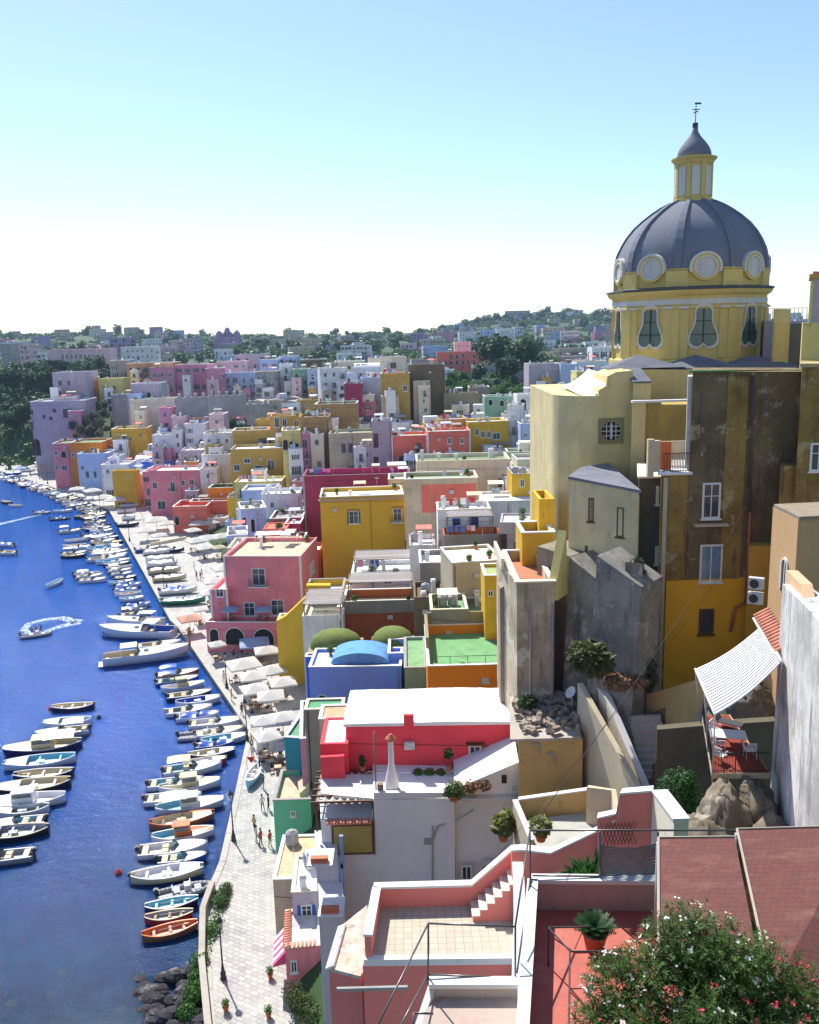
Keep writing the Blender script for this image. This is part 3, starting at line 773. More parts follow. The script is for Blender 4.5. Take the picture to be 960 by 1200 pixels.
house(393, 396, 566, 139.9, .3, 'lilac', 0, 'pale vertical pilaster strip on the long magenta house', yb=570, wins='none', n_clut=0, name='pilaster_strip', cat='pilaster') if False else None
house(354, 376, 645, 123, 6, 'rust', 0, 'rust red low house pressed against the yellow house', roof='cream', yb=690, wins='none', n_clut=0)
house(345, 356, 633, 128, 6, 'magenta', 0, 'narrow dark magenta house in the gap left of the rust red one', yb=660, wins='none', n_clut=0)
r,W,Ht,fp = house(358, 402, 692, 100, 6, 'yellow', 0, 'yellow terrace wall with a potted bush below the big yellow house', roof='pale_blue', yb=720, wins='none', n_clut=0, par=1.0)
# yellow ramped stair wall
def wedge(name, quads, mat, label, cat='wall', group=None, z0=None):
    """a wall drawn as a run of x,y_top points at one distance, dropped to the ground"""
    pts, D, th, zb = quads; D *= K
    P = [at(x, y, D) for x, y in pts]
    mb = MB(); mb.wallprism([(P[0].x, zb)]+[(p.x, p.z) for p in P]+[(P[-1].x, zb)], D, D+th)
    o = mb.build(name, mat, None)
    bx = sum(p.x for p in P)/len(P)
    for v in o.data.vertices: v.co.x -= bx; v.co.y -= D; v.co.z -= zb
    o.location = (bx, D, zb)
    return tag(o, label, cat, group)
wedge('stair_wall', ([(324,728),(335,722),(358,700),(359,686),(387,686),(387,735),(350,778),(324,778)][:6], 96, 1.2, 1.2), stucco(C['yellow'], .25), 'yellow sloping stair wall climbing beside the quay parasols')
house(325, 340, 727, 97, 3, 'yellow', 0, 'little yellow turret at the foot of the sloping yellow stair wall', yb=760, wins='none', n_clut=0, name='turret', cat='turret')
# pergola terraces behind the domes
r, W, Ht, fp = hh('brickterr', 402, 492, 706, 93, 6, 'rust', 0, 'brown walled house under a weathered concrete parapet with brushwood pergolas', roof='cream', yb=745, par=1.2, n_clut=0, wins='none')
mb = MB(); mb.box(-.12,W+.12,-.12,-.003,Ht-1.6,Ht+.12); mb.build('parapet', stucco(C['stone'], .9), r)
pergola(r, .8, W-1, 1.0, 5.2, Ht-1.2, 3.6)
r, W, Ht, fp = house(412, 486, 672, 100, 7, 'white', 0, 'white terrace house roofed with a wide brushwood pergola', roof='white', yb=700, n_clut=1, wins=[(430,678,8,12,'door'),(455,680,10,9,'win')])
pergola(r, .5, W-.5, .5, 5.5, Ht-.6, 2.4)
r, W, Ht, fp = house(354, 402, 722, 90, 8, 'white', 0, 'white house topped with brushwood pergola left of the brown walled one', roof='cream', yb=750, n_clut=0, wins='none')
pergola(r, .3, W-.3, .3, 7, Ht-.6, 2.0)
# green domes & blue house
for i,(x0,x1,yt,t) in enumerate(((360,424,766,'left'),(434,486,763,'right'))):
    D = 82*K; a = at(x0, yt, D); b = at(x1, yt, D); rt = empty('domed_house', ((a.x+b.x)/2, D+2.5, 6), 0, 'moss green low dome behind the blue house, %s' % ('left one' if i == 0 else 'right one'), 'house', 'twin moss green domes')
    w = (b.x-a.x)/2; mb = MB(); mb.box(-w,w,-2.6,2.8,0,a.z-6); mb.build('wall', stucco(C['khaki'], .6), rt)
    mb = MB(); mb.smooth = True; zb = a.z-6; mb.lathe([(1,zb),(1,zb+.1),(.97,zb+.7),(.85,zb+1.3),(.6,zb+1.8),(.3,zb+2.0),(0.01,zb+2.05)], 28, sx=w*.97, sy=2.5)
    mb.build('dome', roofmat((.16,.20,.06), 'mossy_dome'), rt)
FOOT.append((0,0,0))
r, W, Ht, fp = hh('blue', 362, 470, 782, 77, 6, 'azure', -2, 'bright periwinkle blue house with a barrel roof and an arched window', roof='pale_blue', yb=838, shape='flat', par=.3, n_clut=0, age=.2, side='R',
  wins=[(378,817,12,8,'archdark'),(436,811,9,5,'win'),(449,811,9,5,'win')])
# blue barrel vault (true shallow vault on the roof)
mb = MB(); n = 14; vs = []; xa, xb = fp(387,790)[0], fp(456,790)[0]
for k in range(n+1):
    a = math.pi*k/n; x = (xa+xb)/2-(xb-xa)/2*math.cos(a); vs += [(x,.9,Ht+.02+1.25*math.sin(a)),(x,5.3,Ht+.02+1.25*math.sin(a))]
mb.smooth = True; mb.add(vs, [(2*k,2*k+2,2*k+3,2*k+1) for k in range(n)]); mb.smooth = False; mb.add([vs[2*k] for k in range(n+1)], [tuple(range(n+1))])
mb.build('barrel_roof', roofmat((.14,.33,.62), 'blue_coating'), r)
r, W, Ht, fp = house(358, 486, 770, 81, 1.2, 'blue', 0, 'deep blue parapet wall in front of the green domes', yb=782, n_clut=0, wins='none', name='parapet_wall', cat='wall')
r, W, Ht, fp = house(455, 487, 766, 78.5, 5, 'azure', 0, 'small blue block with a sunk roof terrace right of the barrel roof', roof='sand', yb=835, par=1.4, n_clut=0, wins='none')
# green strip roof, orange terrace
house(474, 500, 783, 74, 10, 'mint', 0, 'narrow terrace roof painted green between blue and orange houses', roof=(.22,.40,.2), yb=808, par=.25, n_clut=0, wins='none')
r, W, Ht, fp = hh('orange', 501, 602, 781, 66, 12.5, 'orange', 0, 'orange walled house with a big green roof terrace', roof=(.17,.36,.17), yb=806, par=1.0, n_clut=0, wins='none', age=.1)
mb = MB(); mb.box(.3,W-.3,12.55,12.8,Ht-.9,Ht+1.4); mb.box(-.02,.3,5,12.8,Ht+.01,Ht+1.2); mb.build('parapet', stucco(C['khaki'], .7), r)
mb = MB(); mb.tube((.5,.2,Ht+.9),(W-1,.2,Ht+.9),.03)
for i in range(5): mb.tube((.5+i*(W-1.5)/4,.2,Ht),(.5+i*(W-1.5)/4,.2,Ht+.9),.03)
mb.build('railing', M_IRON, r)
house(505, 548, 735-20, 76, 6, 'stone', 0, 'weathered grey house with green roof above the green terrace', roof=(.2,.36,.2), yb=735, n_clut=1, wins='none')
house(548, 578, 719, 77, 6, 'khaki', 0, 'low khaki house right of the small green roof', roof=(.2,.34,.2), yb=735, n_clut=1, wins='none')
# beige house, tiny yellow house, brick faced terrace
r, W, Ht, fp = house(530, 590, 660, 82, 8, 'sand', 8, 'plain beige house with white coping below the brick faced terrace', roof='cream', yb=712, n_clut=0, wins='none', par=.3)
r, W, Ht, fp = house(520, 588, 628, 95, 5, 'rust', 0, 'brick red terrace house with a grey concrete parapet and white columns', roof='white', yb=655, n_clut=0, wins='none', par=1.2)
mb = MB(); mb.box(-.12,W+.12,-.12,-.003,Ht-1.9,Ht+.1); mb.build('parapet', stucco(C['stone'], .8), r)
pergola(r, .6, W-1.2, .6, 4.4, Ht-1.2, 3.6)
house(513, 575, 598, 100, 6, 'white', 0, 'white house with blue door behind the columned pergola', yb=625, wins=[(556,610,10,18,'door'),(535,612,9,10,'win')], fm=M_BLUEP, n_clut=2)
house(566, 640, 588, 104, 8, 'white', 0, 'long bright white flat roofed house left of the yellow tower', yb=612, wins='none', n_clut=3, par=.3)
house(586, 626, 612, 92, 6, 'lilac', -8, 'lilac house with black shuttered window and steps beside the yellow tower', roof='white', yb=640, wins=[(590,634,5,16,'win','s'),(606,640,6,8,'win')], n_clut=0, par=.3)
house(568, 598, 675, 74, 5, 'yellow', 0, 'small ochre yellow house with a green awning and red tile edging', roof=(.35,.42,.2), yb=708, wins=[(575,695,6,8,'door')], n_clut=0, par=.3)
house(492, 522, 660, 90, 7, 'stone', 0, 'dark grey walled yard house below the white pergola terrace', yb=695, wins=[(498,684,7,8,'door')], n_clut=1)
house(480, 510, 640, 98, 7, 'white', 0, 'white stepped house with tiny windows beside the dark yard', yb=665, n_clut=2)
house(485, 520, 700, 84, 7, 'brown', 0, 'brown roofed shed house behind the green terrace', roof='brown', yb=722, n_clut=1, wins='none')
# beige modern with green roof, brick
house(488, 598, 541, 122, 9, 'cream', 0, 'cream modern house with dark green awning and sagging white sheets', roof=(.22,.27,.15), yb=565, n_clut=4, wins=[(587,565,6,9,'win')])
r, W, Ht, fp = house(474, 560, 562, 113, 7, 'beige', 0, 'old house of beige plaster and bare brick under a pale green roof', roof=(.36,.42,.26), yb=600, n_clut=1, wins='none', age=.9)
mb = MB(); xx = fp(494,580)[0]; mb.box(xx, W-.4, -.03, -.003, Ht-5.5, Ht-.9); mb.build('brick_facing', stucco(C['coral'], .9, (.3,.2,.12)), r)
house(595, 648, 562, 118, 8, 'white', 4, 'white house with tiny windows left of the red narrow house', yb=585, n_clut=3)
house(600, 622, 556, 108, 7, 'yellow', 0, 'ochre yellow house with a striped awning in the gap below the red narrow house', yb=580, wins=[(612,566,5,9,'door')], n_clut=1)
house(622, 652, 528, 112, 9, 'magenta', -28, 'tall narrow red house with white balconies left of the church apse', yb=600, roof='white', n_clut=2, seed=5)
# --- second band
house(459, 500, 511, 165, 8, 'coral', 0, 'coral house with a white band and balconies, left half', trim='white', roof='cream', yb=552, n_clut=4, small=True)
house(501, 551, 506, 163, 8, 'coral', 2, 'coral house with a white band, right half with round vents', trim='white', roof='cream', yb=540, n_clut=3, small=True)
house(435, 459, 494, 166, 8, 'lilac', 0, 'pale lilac house with tall black shutters left of the coral house', yb=546, fm=M_IRON, roof='white', small=True, wins=[(441,516,5,16,'win'),(441,540,5,10,'win')])
house(385, 436, 508, 175, 9, 'sand', 0, 'bleached grey plaster house with three dark windows and a mossy roof', yb=548, roof=(.35,.38,.25), age=1, fm=M_GREYP, small=True, wins=[(403,525,5,12,'win'),(411,525,5,12,'win'),(423,527,5,12,'win'),(412,548,8,5,'win')])
house(350, 385, 489, 182, 9, (.5,.30,.12), 0, 'crumbling ochre plaster house with deep cracks', yb=552, age=1, roof='stone', small=True, n_clut=3)
house(369, 418, 474, 195, 9, (.48,.31,.12), 0, 'ochre block with a stained parapet behind the cracked house', yb=498, age=.9, roof='mint', small=True, wins=[(374,481,4,6,'win'),(384,481,4,5,'win')])
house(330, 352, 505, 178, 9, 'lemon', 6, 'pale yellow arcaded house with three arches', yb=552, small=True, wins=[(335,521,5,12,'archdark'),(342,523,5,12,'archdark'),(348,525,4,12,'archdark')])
house(316, 352, 488, 192, 8, 'ochre', 4, 'ochre house with violet shutters and laundry on its balconies', yb=505, small=True, sm=M_BLUEP, wins=[(325,495,5,12,'win'),(334,496,5,12,'win'),(348,498,5,12,'win')])
house(270, 332, 527, 182, 10, 'ochre', 3, 'large ochre house with arched awning balcony and painted fish shapes', yb=565, small=True, wins=[(278,548,7,8,'win'),(303,548,8,6,'win'),(318,544,9,12,'archdoor'),(290,540,7,6,'win')], age=.3)
house(272, 335, 505, 192, 8, 'ochre', 3, 'ochre upper terrace house stepping up behind the large ochre house', yb=525, small=True, wins=[(312,518,16,10,'win')], roof='cream')
house(299, 332, 492, 200, 6, 'ochre', -5, 'narrow ochre stair tower on top of the stepped ochre house', yb=505, small=True, wins='none')
house(446, 480, 438, 222, 10, 'ochre', 0, 'ochre palace wing with a tall arched window', yb=485, small=True, wins=[(461,474,7,18,'archdark'),(475,455,5,7,'win')], roof='white')
house(478, 521, 428, 226, 12, 'brown', 0, 'massive brown fortress like house with a rounded corner and pocked wall', yb=475, small=True, wins='none', age=.8, roof='white')
house(520, 560, 461, 224, 5, 'khaki', 0, 'long low khaki garden wall house right of the brown fortress house', yb=480, small=True, wins='none')
house(422, 448, 443, 232, 9, 'pale_blue', 0, 'pale blue house wrapped in white sheeting', yb=490, small=True, wins='none', roof='white')
house(403, 424, 450, 226, 9, 'magenta', 0, 'dark red house with white windows left of the sheeted house', yb=480, small=True, roof='lilac')
house(431, 476, 420, 262, 10, 'cream', 0, 'cream block with one square dark window on the ridge', yb=440, small=True, wins=[(461,428,7,7,'win')], par=.9)
house(414, 446, 431, 250, 9, 'white', 0, 'rounded white house left of the cream block', yb=445, small=True, shape='vaultx', roof='white')
house(375, 406, 432, 250, 9, 'white', 12, 'white house with broken roof edge on the ridge', yb=470, small=True)
house(515, 548, 492, 172, 9, 'ochre', 4, 'golden house left wing with plain parapet', yb=512, small=True)
house(548, 596, 495, 170, 9, 'yellow', 6, 'golden yellow house with four green shuttered windows', yb=522, small=True, sm=M_GREEN, wins=[(559,506,5,8,'win'),(566,509,5,8,'win'),(573,509,5,8,'win'),(582,511,9,8,'win')], age=.3)
house(594, 612, 476, 172, 8, 'white', -12, 'tall thin white house with one balcony near the arches', yb=522, small=True)
house(610, 632, 497, 165, 8, 'pale_blue', 0, 'pale blue plain house below the white arches', yb=522, small=True, wins=[(616,510,4,5,'win')])
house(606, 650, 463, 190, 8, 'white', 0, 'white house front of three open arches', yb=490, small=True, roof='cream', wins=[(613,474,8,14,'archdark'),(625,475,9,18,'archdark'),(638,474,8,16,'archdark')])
house(568, 610, 465, 200, 7, 'mint', 0, 'pale green garden wall house with blind arches', yb=480, small=True, wins=[(575,471,6,7,'archdark'),(588,472,6,7,'archdark')])
house(620, 657, 427, 232, 10, 'lilac', 2, 'pale lilac cube house with dark door above the garden trees', yb=460, small=True, roof='stone', wins=[(637,453,6,14,'door'),(650,449,6,5,'win')])
house(657, 676, 427, 230, 9, 'pale_blue', 0, 'pale blue cube joined to the lilac cube house', yb=455, small=True, wins='none')
house(550, 574, 454, 240, 8, 'stone', 0, 'grey garden shed house among the lemon trees', yb=463, small=True, wins='none', roof='grey')
house(694, 722, 407, 270, 9, 'white', 0, 'white house with a row of dark openings beyond the apse', yb=420, small=True)
house(676, 722, 424, 240, 9, 'white', 0, 'long white terrace house beyond the apse', yb=440, small=True, roof='cream')
house(676, 700, 436, 200, 9, 'lemon', 0, 'pale lemon house tucked behind the apse', yb=460, small=True, roof='white')
house(655, 676, 452, 205, 8, 'white', 0, 'white cottage with blue shutters left of the apse', yb=470, small=True)
# --- waterside left part
house(167, 178, 553, 205, 12, 'pink', 0, 'pink waterfront palace, narrow left bay', yb=596, roof='white', small=True)
house(174, 244, 552, 197, 10, 'pink', -4, 'pink waterfront palace with white framed windows and a balcony', yb=598, roof='white', small=True, trim='rose', side='L', fm=M_WF,
  wins=[(182,569,5,8,'win','W'),(203,570,5,11,'door','Wb'),(215,566,4,7,'win','W'),(225,565,5,7,'win','W'),(190,592,9,11,'door'),(217,590,4,9,'door'),(228,586,8,11,'archdark')])
house(166, 200, 541, 222, 9, 'blue', 0, 'vivid blue terrace house behind the pink waterfront palace', yb=556, small=True, roof='white', n_clut=3)
house(238, 258, 547, 205, 9, 'pale_blue', 0, 'sky blue gable house right of the pink waterfront palace', yb=575, small=True, wins=[(249,558,3,5,'win')])
house(202, 242, 594, 178, 9, 'coral', 0, 'brick red terrace with an arched door and low curving walls', yb=617, small=True, roof='coral', wins=[(208,610,5,10,'archdark')], par=1.1, n_clut=0)
house(222, 270, 588, 182, 4, 'coral', 0, 'round fronted coral terrace behind the brick red terrace', yb=608, small=True, roof='sand', par=1.0, n_clut=1, wins='none')
house(244, 275, 572, 186, 6, 'orange', 0, 'orange sloping garden wall house with plants on top', yb=600, small=True, roof=(.08,.16,.04), n_clut=0, wins='none')
house(266, 276, 583, 176, 6, 'yellow', 0, 'narrow yellow buttressed house beside the orange one', yb=605, small=True, wins='none')
house(274, 330, 565, 170, 8, 'lemon', 0, 'cream house with a pale blue terrace below the large ochre house', yb=590, small=True, roof='white', n_clut=4)
house(283, 322, 575, 160, 8, 'pale_blue', 0, 'pale blue house with small porch roof and white terraces', yb=595, small=True, roof='white', n_clut=2)
house(306, 352, 580, 150, 8, 'white', 4, 'white house with cluttered drying terraces', yb=600, roof='white', n_clut=6)
house(282, 312, 597, 140, 8, 'pale_blue', 14, 'pale blue house with two tall arched niches and a coral side', yb=625, roof='cream', wins=[(287,613,5,16,'archdark'),(297,615,5,16,'archdark')], n_clut=1)
house(316, 354, 608, 138, 8, 'stone', 0, 'dark glass fronted verandah house under a white terrace', yb=622, roof='grey', wins=[(325,613,12,6,'win'),(340,613,12,6,'win')])
house(308, 336, 620, 130, 6, 'coral', 0, 'low house with a coral canvas roof', yb=632, roof='coral', wins='none', n_clut=0, par=.2)
house(334, 352, 614, 133, 6, 'magenta', 0, 'crimson blank walled house left of the rust red one', yb=640, wins='none')
house(266, 290, 628, 128, 8, 'pale_blue', 10, 'pale blue stepped house above the piazza parasols', yb=645, wins=[(275,636,4,8,'archdark')], n_clut=1)
house(266, 348, 642, 121, 8, 'cream', 0, 'low cream roof terrace house behind the pink quay house', yb=655, n_clut=4, wins='none')
house(126, 135, 537, 226, 10, 'pale_blue', 0, 'thin pale blue house at the stairs', yb=570, small=True)
house(90, 126, 532, 232, 10, 'pale_blue', 0, 'white and pale blue house with dark door beside the orange red house', yb=568, small=True, roof='white', wins=[(103,556,3,8,'door'),(112,556,3,8,'door'),(97,548,3,4,'win')])
house(118, 150, 545, 222, 9, 'white', 0, 'white stepped houses block with small square windows', yb=572, small=True, n_clut=4)
house(144, 167, 556, 212, 9, 'white', 0, 'white house with a yellow stair left of the pink palace', yb=585, small=True, n_clut=2)
house(131, 160, 552, 208, 3, 'yellow', 0, 'low yellow stair wall house by the water', yb=573, small=True, wins='none', n_clut=0)
r,W,Ht,fp = house(81, 118, 519, 238, 12, 'orange', -2, 'orange red corner house with a pink left side by the water', yb=556, small=True, roof='moss', wins=[(86,533,3,5,'win'),(93,532,4,7,'win'),(109,527,4,5,'win')], n_clut=0)
house(61, 81, 520, 239, 12, 'pink', 4, 'pink balconied house joined to the orange red corner house', yb=550, small=True, roof='moss', wins=[(66,531,3,6,'win'),(75,532,6,8,'archdark'),(67,547,3,7,'door'),(76,548,6,6,'door')], n_clut=0)
house(60, 118, 555, 236, 12.5, 'stone', -1, 'grey stone boat store basement under the orange red house', yb=560, small=True, wins=[(68,565,4,6,'archdark'),(110,562,4,6,'archdark')], n_clut=0) if False else None
house(61, 101, 437, 285, 14, 'lilac', 0, 'high lilac tower house with terrace on the cliff', yb=470, small=True, wins=[(71,449,4,6,'win'),(81,449,3,6,'win'),(96,468,4,8,'win')])
house(35, 100, 471, 268, 15, 'lilac', 3, 'big lilac stepped cliff house falling to the water', yb=535, small=True, wins=[(38,483,2,5,'win'),(38,498,3,8,'win'),(52,488,2,4,'win'),(60,490,3,4,'win'),(64,481,3,4,'win'),(44,524,7,20,'archdark'),(80,484,10,10,'win'),(95,484,5,8,'win')], n_clut=1)
house(62, 86, 465, 275, 8, 'lilac', 0, 'small rose canopy terrace on the lilac cliff house', yb=475, small=True, roof='coral', wins='none')
house(103, 118, 446, 292, 9, 'orange', 0, 'little orange house with two windows left of the yellow cottage', yb=460, small=True, wins=[(107,454,2,6,'win'),(111,454,2,6,'win')])
house(115, 144, 444, 290, 9, 'lemon', 0, 'yellow cottage with a white parapet on the cliff top', yb=458, small=True, wins=[(124,455,4,6,'win'),(134,454,3,4,'win')])
house(130, 154, 463, 272, 8, 'grey', 0, 'grey retaining bastion draped with netting', yb=498, small=True, wins='none', name='retaining_wall', cat='wall', age=.9)
house(152, 206, 468, 258, 8, 'cream', 0, 'pale terrace wall under the lilac cafe house', yb=500, small=True, wins='none')
house(153, 188, 450, 266, 9, 'lilac', 0, 'lilac cafe house with dark arched door and a railed terrace', yb=468, small=True, wins=[(158,462,3,6,'win'),(165,462,3,6,'win'),(175,463,5,8,'archdark')])
house(130, 172, 503, 244, 9, 'yellow', 4, 'yellow curved house with a stepped parapet', yb=524, small=True, roof='cream', wins=[(146,513,4,8,'win'),(153,514,3,3,'win'),(165,510,2,3,'win')])
house(205, 238, 477, 240, 10, 'pale_pink', 0, 'round fronted pale pink house with a white domed roof', yb=493, small=True, shape='vaultx', roof='white', wins=[(229,484,3,3,'win')])
house(186, 200, 478, 236, 10, 'rose', 0, 'tall narrow rose house with balconies', yb=525, small=True)
house(200, 216, 488, 230, 10, 'pale_pink', 0, 'tall pale pink house with a central balcony column', yb=535, small=True)
house(216, 240, 497, 226, 10, 'white', 0, 'white house with blue cast terraces below the round pink house', yb=535, small=True, n_clut=3)
house(178, 206, 510, 226, 9, 'white', 0, 'white arched house above the blue terrace', yb=540, small=True, n_clut=3, wins=[(185,525,4,10,'archdark'),(195,528,4,9,'archdark')])
house(238, 272, 508, 205, 9, 'white', 0, 'white house cluster with hedged terrace left of the ochre houses', yb=540, small=True, n_clut=5, roof='cream')
house(212, 246, 528, 212, 9, 'lilac', 6, 'lilac house with stepped balconies', yb=550, small=True, n_clut=3)
house(236, 268, 533, 200, 9, 'white', -5, 'white house with a dark open loggia', yb=556, small=True, n_clut=3, wins=[(246,545,10,5,'win')])
house(245, 262, 486, 222, 8, 'pale_pink', 0, 'pale pink cube house beside the crenellated wall', yb=505, small=True)
# crenellated grey walls
def crenel(x0, x1, yt, D, label, dep=1.2, zh=6.5):
    D *= K; a = at(x0, yt, D); b = at(x1, yt, D); W = b.x-a.x; rt = empty('garden_wall', (a.x, D, a.z-zh), 0, label, 'wall', 'crenellated garden walls')
    mb = MB(); mb.box(0, W, 0, dep, 0, zh); mb.build('wall', stucco(C['grey'], .9), rt)
    n = max(2, int(W/2.4)); m2 = stucco((.5,.48,.45), .7)
    for i in range(n):
        q = MB(); xx = (i+.5)*W/n; q.box(xx-.45, xx+.45, .05, dep-.05, 0, 1.1); q.box(xx-.52,xx+.52,-.02,dep+.02,1.1,1.25); q.build('merlon', m2, rt, (0,0,zh))
    KEEP.append((x0,x1,yt-4,yt+18,D)); FOOT.append((a.x+W/2, D, W*.3))
crenel(205, 243, 466, 236, 'grey garden wall with upright merlons, left stretch')
crenel(243, 288, 464, 232, 'grey garden wall with upright merlons, middle stretch above the white terraces')
crenel(288, 316, 474, 226, 'grey garden wall with upright merlons, right stretch below the trees')
# upper ridge rows
for i, (x0,x1,yt,D,col,w) in enumerate([(251,300,438,300,'pale_blue',1),(300,322,436,298,'grey',1),(327,342,427,305,'white',1),(342,362,433,300,'mint',1),(360,372,434,296,'pale_blue',1),
   (205,243,428,298,'rose',1),(175,204,431,296,'rose',1),(148,202,426,305,(.6,.34,.18),1),(128,150,423,310,'grey',1),(240,258,432,292,'rose',1),(304,326,422,325,'pale_blue',0),(326,348,418,330,'pale_blue',0),
   (253,290,424,322,'pale_pink',0),(275,312,416,338,'lilac',0),(352,380,422,318,'brown',0),(378,400,426,300,'grey',0),(395,425,424,290,'cream',0),(404,424,438,262,'pale_blue',0)]):
    house(x0,x1,yt,D,11,col,random.uniform(-6,6),None,yb=yt+14,small=True,seed=i+50,wins='auto',group='houses along the ridge')
mark_ridge = [o for o in S.objects if o.get('group') == 'houses along the ridge']
number(mark_ridge, 'ridge house behind the crenellated walls, %s from the left')
# pink long palace on the far left and other far landmarks
house(56, 128, 410, 420, 14, 'pale_pink', 0, 'long pink palace with a row of white framed windows at the wood edge', yb=427, small=True, group='far town houses', fm=M_WF, wins=[(74+i*5.2,418,2.4,6,'win') for i in range(10)], roof='pale_pink')
house(128, 152, 396, 520, 14, 'violet', 0, 'violet block standing above the long pink palace', yb=408, small=True, group='far town houses')
house(141, 180, 407, 400, 14, 'white', 0, 'glasshouse like white roofed shed in the far town', yb=418, small=True, group='far town houses')
house(0, 10, 403, 430, 14, 'grey', 0, 'grey house at the far left edge of the wood', yb=415, small=True, group='far town houses')
house(9, 32, 403, 470, 14, 'pale_pink', 0, 'pale house with a coral roof at the left edge', yb=412, small=True, group='far town houses', roof='coral')
house(512, 566, 413, 400, 9, 'coral', 0, 'long low coral house with a colonnade left of the big trees', yb=424, small=True, group='far town houses', roof='cream')
house(533, 552, 401, 420, 12, 'pale_pink', 0, 'white and pink cube left of the big trees', yb=412, small=True, group='far town houses')
# ================================================================ the rest of the village, row upon row
def free(x, y, rad, occ): return all((x-a)**2+(y-b)**2 > (rad+c)**2*.62 for a, b, c in occ)
GREEN = [(350,475,243,372,262*K)]
def filler():
    rnd = random.Random(11); made = []
    occ = [f for f in FOOT]
    cols = ['white']*13+['cream','cream','pale_pink','pink','rose','lemon','ochre','beige','pale_blue','pale_blue','lilac','coral','grey','sand','yellow','mint']
    y = 118.0
    while y < 400:
        x = -.5*y-10
        while x < .46*y:
            px = proj((x, y, 15))[0]
            X, Y_ = x+rnd.uniform(-1,1), y+rnd.uniform(-2.5,2.5)
            W = rnd.uniform(4.6, 9.5); dep = rnd.uniform(6, 8.5); x += W+rnd.choice([.0,.0,.3,2.5])
            d = fdist(X+W/2, Y_)
            if d < 4 or fdist(X, Y_) < 2 or fdist(X+W,Y_) < 2 or px < -40 or px > 1010: continue
            tz = terrain(X+W/2, Y_+dep/2); zt = tz+rnd.uniform(3.6, 8.5)
            if d < 14: zt = max(zt, 1.2+rnd.uniform(7,11))
            if not free(X+W/2, Y_+dep/2, math.hypot(W,dep)/2*.8, occ): continue
            a = proj((X, Y_, zt+.8)); b = proj((X+W, Y_, zt+.8)); bot = proj((X, Y_, tz))[1]
            def bad(zt):
                a = proj((X, Y_, zt+.8)); b = proj((X+W, Y_, zt+.8))
                return any(b[0] > k[0]+1 and a[0] < k[1]-1 and a[1] < k[3] and Y_ < k[4]-1 for k in KEEP)
            while bad(zt) and zt > tz+2.4: zt -= .8
            if bad(zt): continue
            # gardens, cliff and church precinct stay free
            if 520 < b[0] and a[0] < 650 and Y_ > 252 and a[1] < 470: continue
            if 238 < b[0] and a[0] < 378 and 285 < Y_ < 352: continue
            if px > 640 and Y_ < 215: continue
            if b[0] < 130 and a[1] < 545 : continue
            if 70 < px < 135 and a[1] < 520: continue
            if a[1] < 408: continue
            col = rnd.choice(cols)
            v = [min(.85, q*rnd.uniform(.88,1.08)) for q in C[col]] if False else C[col]
            r, W_, H_, fp = house(0,0,0,Y_/K,dep,col,rnd.uniform(-14,14),None,yb=bot,small=True,seed=rnd.randint(0,9999),world=(X,Y_,zt,W),keep=False,
                roof=rnd.choice(['white','white','cream','grey','sand','stone','moss','coral','tar']),shape=rnd.choice(['flat']*8+['vault','vaultx']),n_clut=rnd.randint(2,5), upper=rnd.random()<.55,age=rnd.choice([.3,.5,.8]),floor_h=3)
            occ.append((X+W/2, Y_+dep/2, math.hypot(W,dep)/2*.8)); made.append((r, col, Y_))
        y += rnd.uniform(6.5, 8.5)
    return made
MADE = filler()
def annexes():
    rnd = random.Random(17)
    for P, c, s, W, H, D, dep in list(ANN):
        if D > 390 : continue
        for k in range(rnd.choice([1,2,2,3]) if W > 7 else rnd.choice([0,1])):
            w, d = rnd.uniform(2.8, min(5.5, W*.7)), rnd.uniform(2.5, 4.5); lx = rnd.uniform(-.5, W-w+.5); ly = -d-rnd.uniform(.05, 1.8)
            X, Y_ = P.x+c*lx-s*ly, P.y+s*lx+c*ly
            if min(fdist(X,Y_), fdist(X+w,Y_)) < .6: continue
            tz = terrain(X, Y_); zt = P.z-rnd.uniform(2.8, max(3, min(H*.75, 7.5)))
            if zt < tz+2.2: continue
            col = rnd.choice(['white']*6+['cream','cream','pale_blue','pale_pink','sand','ochre','lilac','rose'])
            r, *_ = house(0,0,0,Y_/K,d,col,math.degrees(math.atan2(s,c))+rnd.uniform(-8,8),None,yb=0,small=True,seed=rnd.randint(0,9999),world=(X,Y_,zt,w),keep=False,roof=rnd.choice(['white','white','cream','sand','stone']),n_clut=rnd.randint(0,3),age=rnd.choice([.3,.6]),floor_h=2.8)
            MADE.append((r, col, Y_))
annexes()
NM = dict(white='white', cream='cream', pale_pink='pale pink', pink='pink', rose='rose pink', lemon='lemon', ochre='ochre', beige='beige', pale_blue='pale blue', lilac='lilac', coral='coral', grey='grey', sand='sand coloured', yellow='yellow', mint='mint green')
bands = [(0,165,'lower village'),(165,205,'lower middle rows'),(205,250,'middle rows'),(250,300,'upper rows'),(300,500,'ridge rows')]
for y0, y1, t in bands:
    for c in NM:
        g = [r for r, cc, yy in MADE if cc == c and y0 <= yy < y1]
        number(g, ('%s house in the %s, ' % (NM[c], t))+'%s such from the left')
print('filler houses', len(MADE), 'objects', len(S.objects))
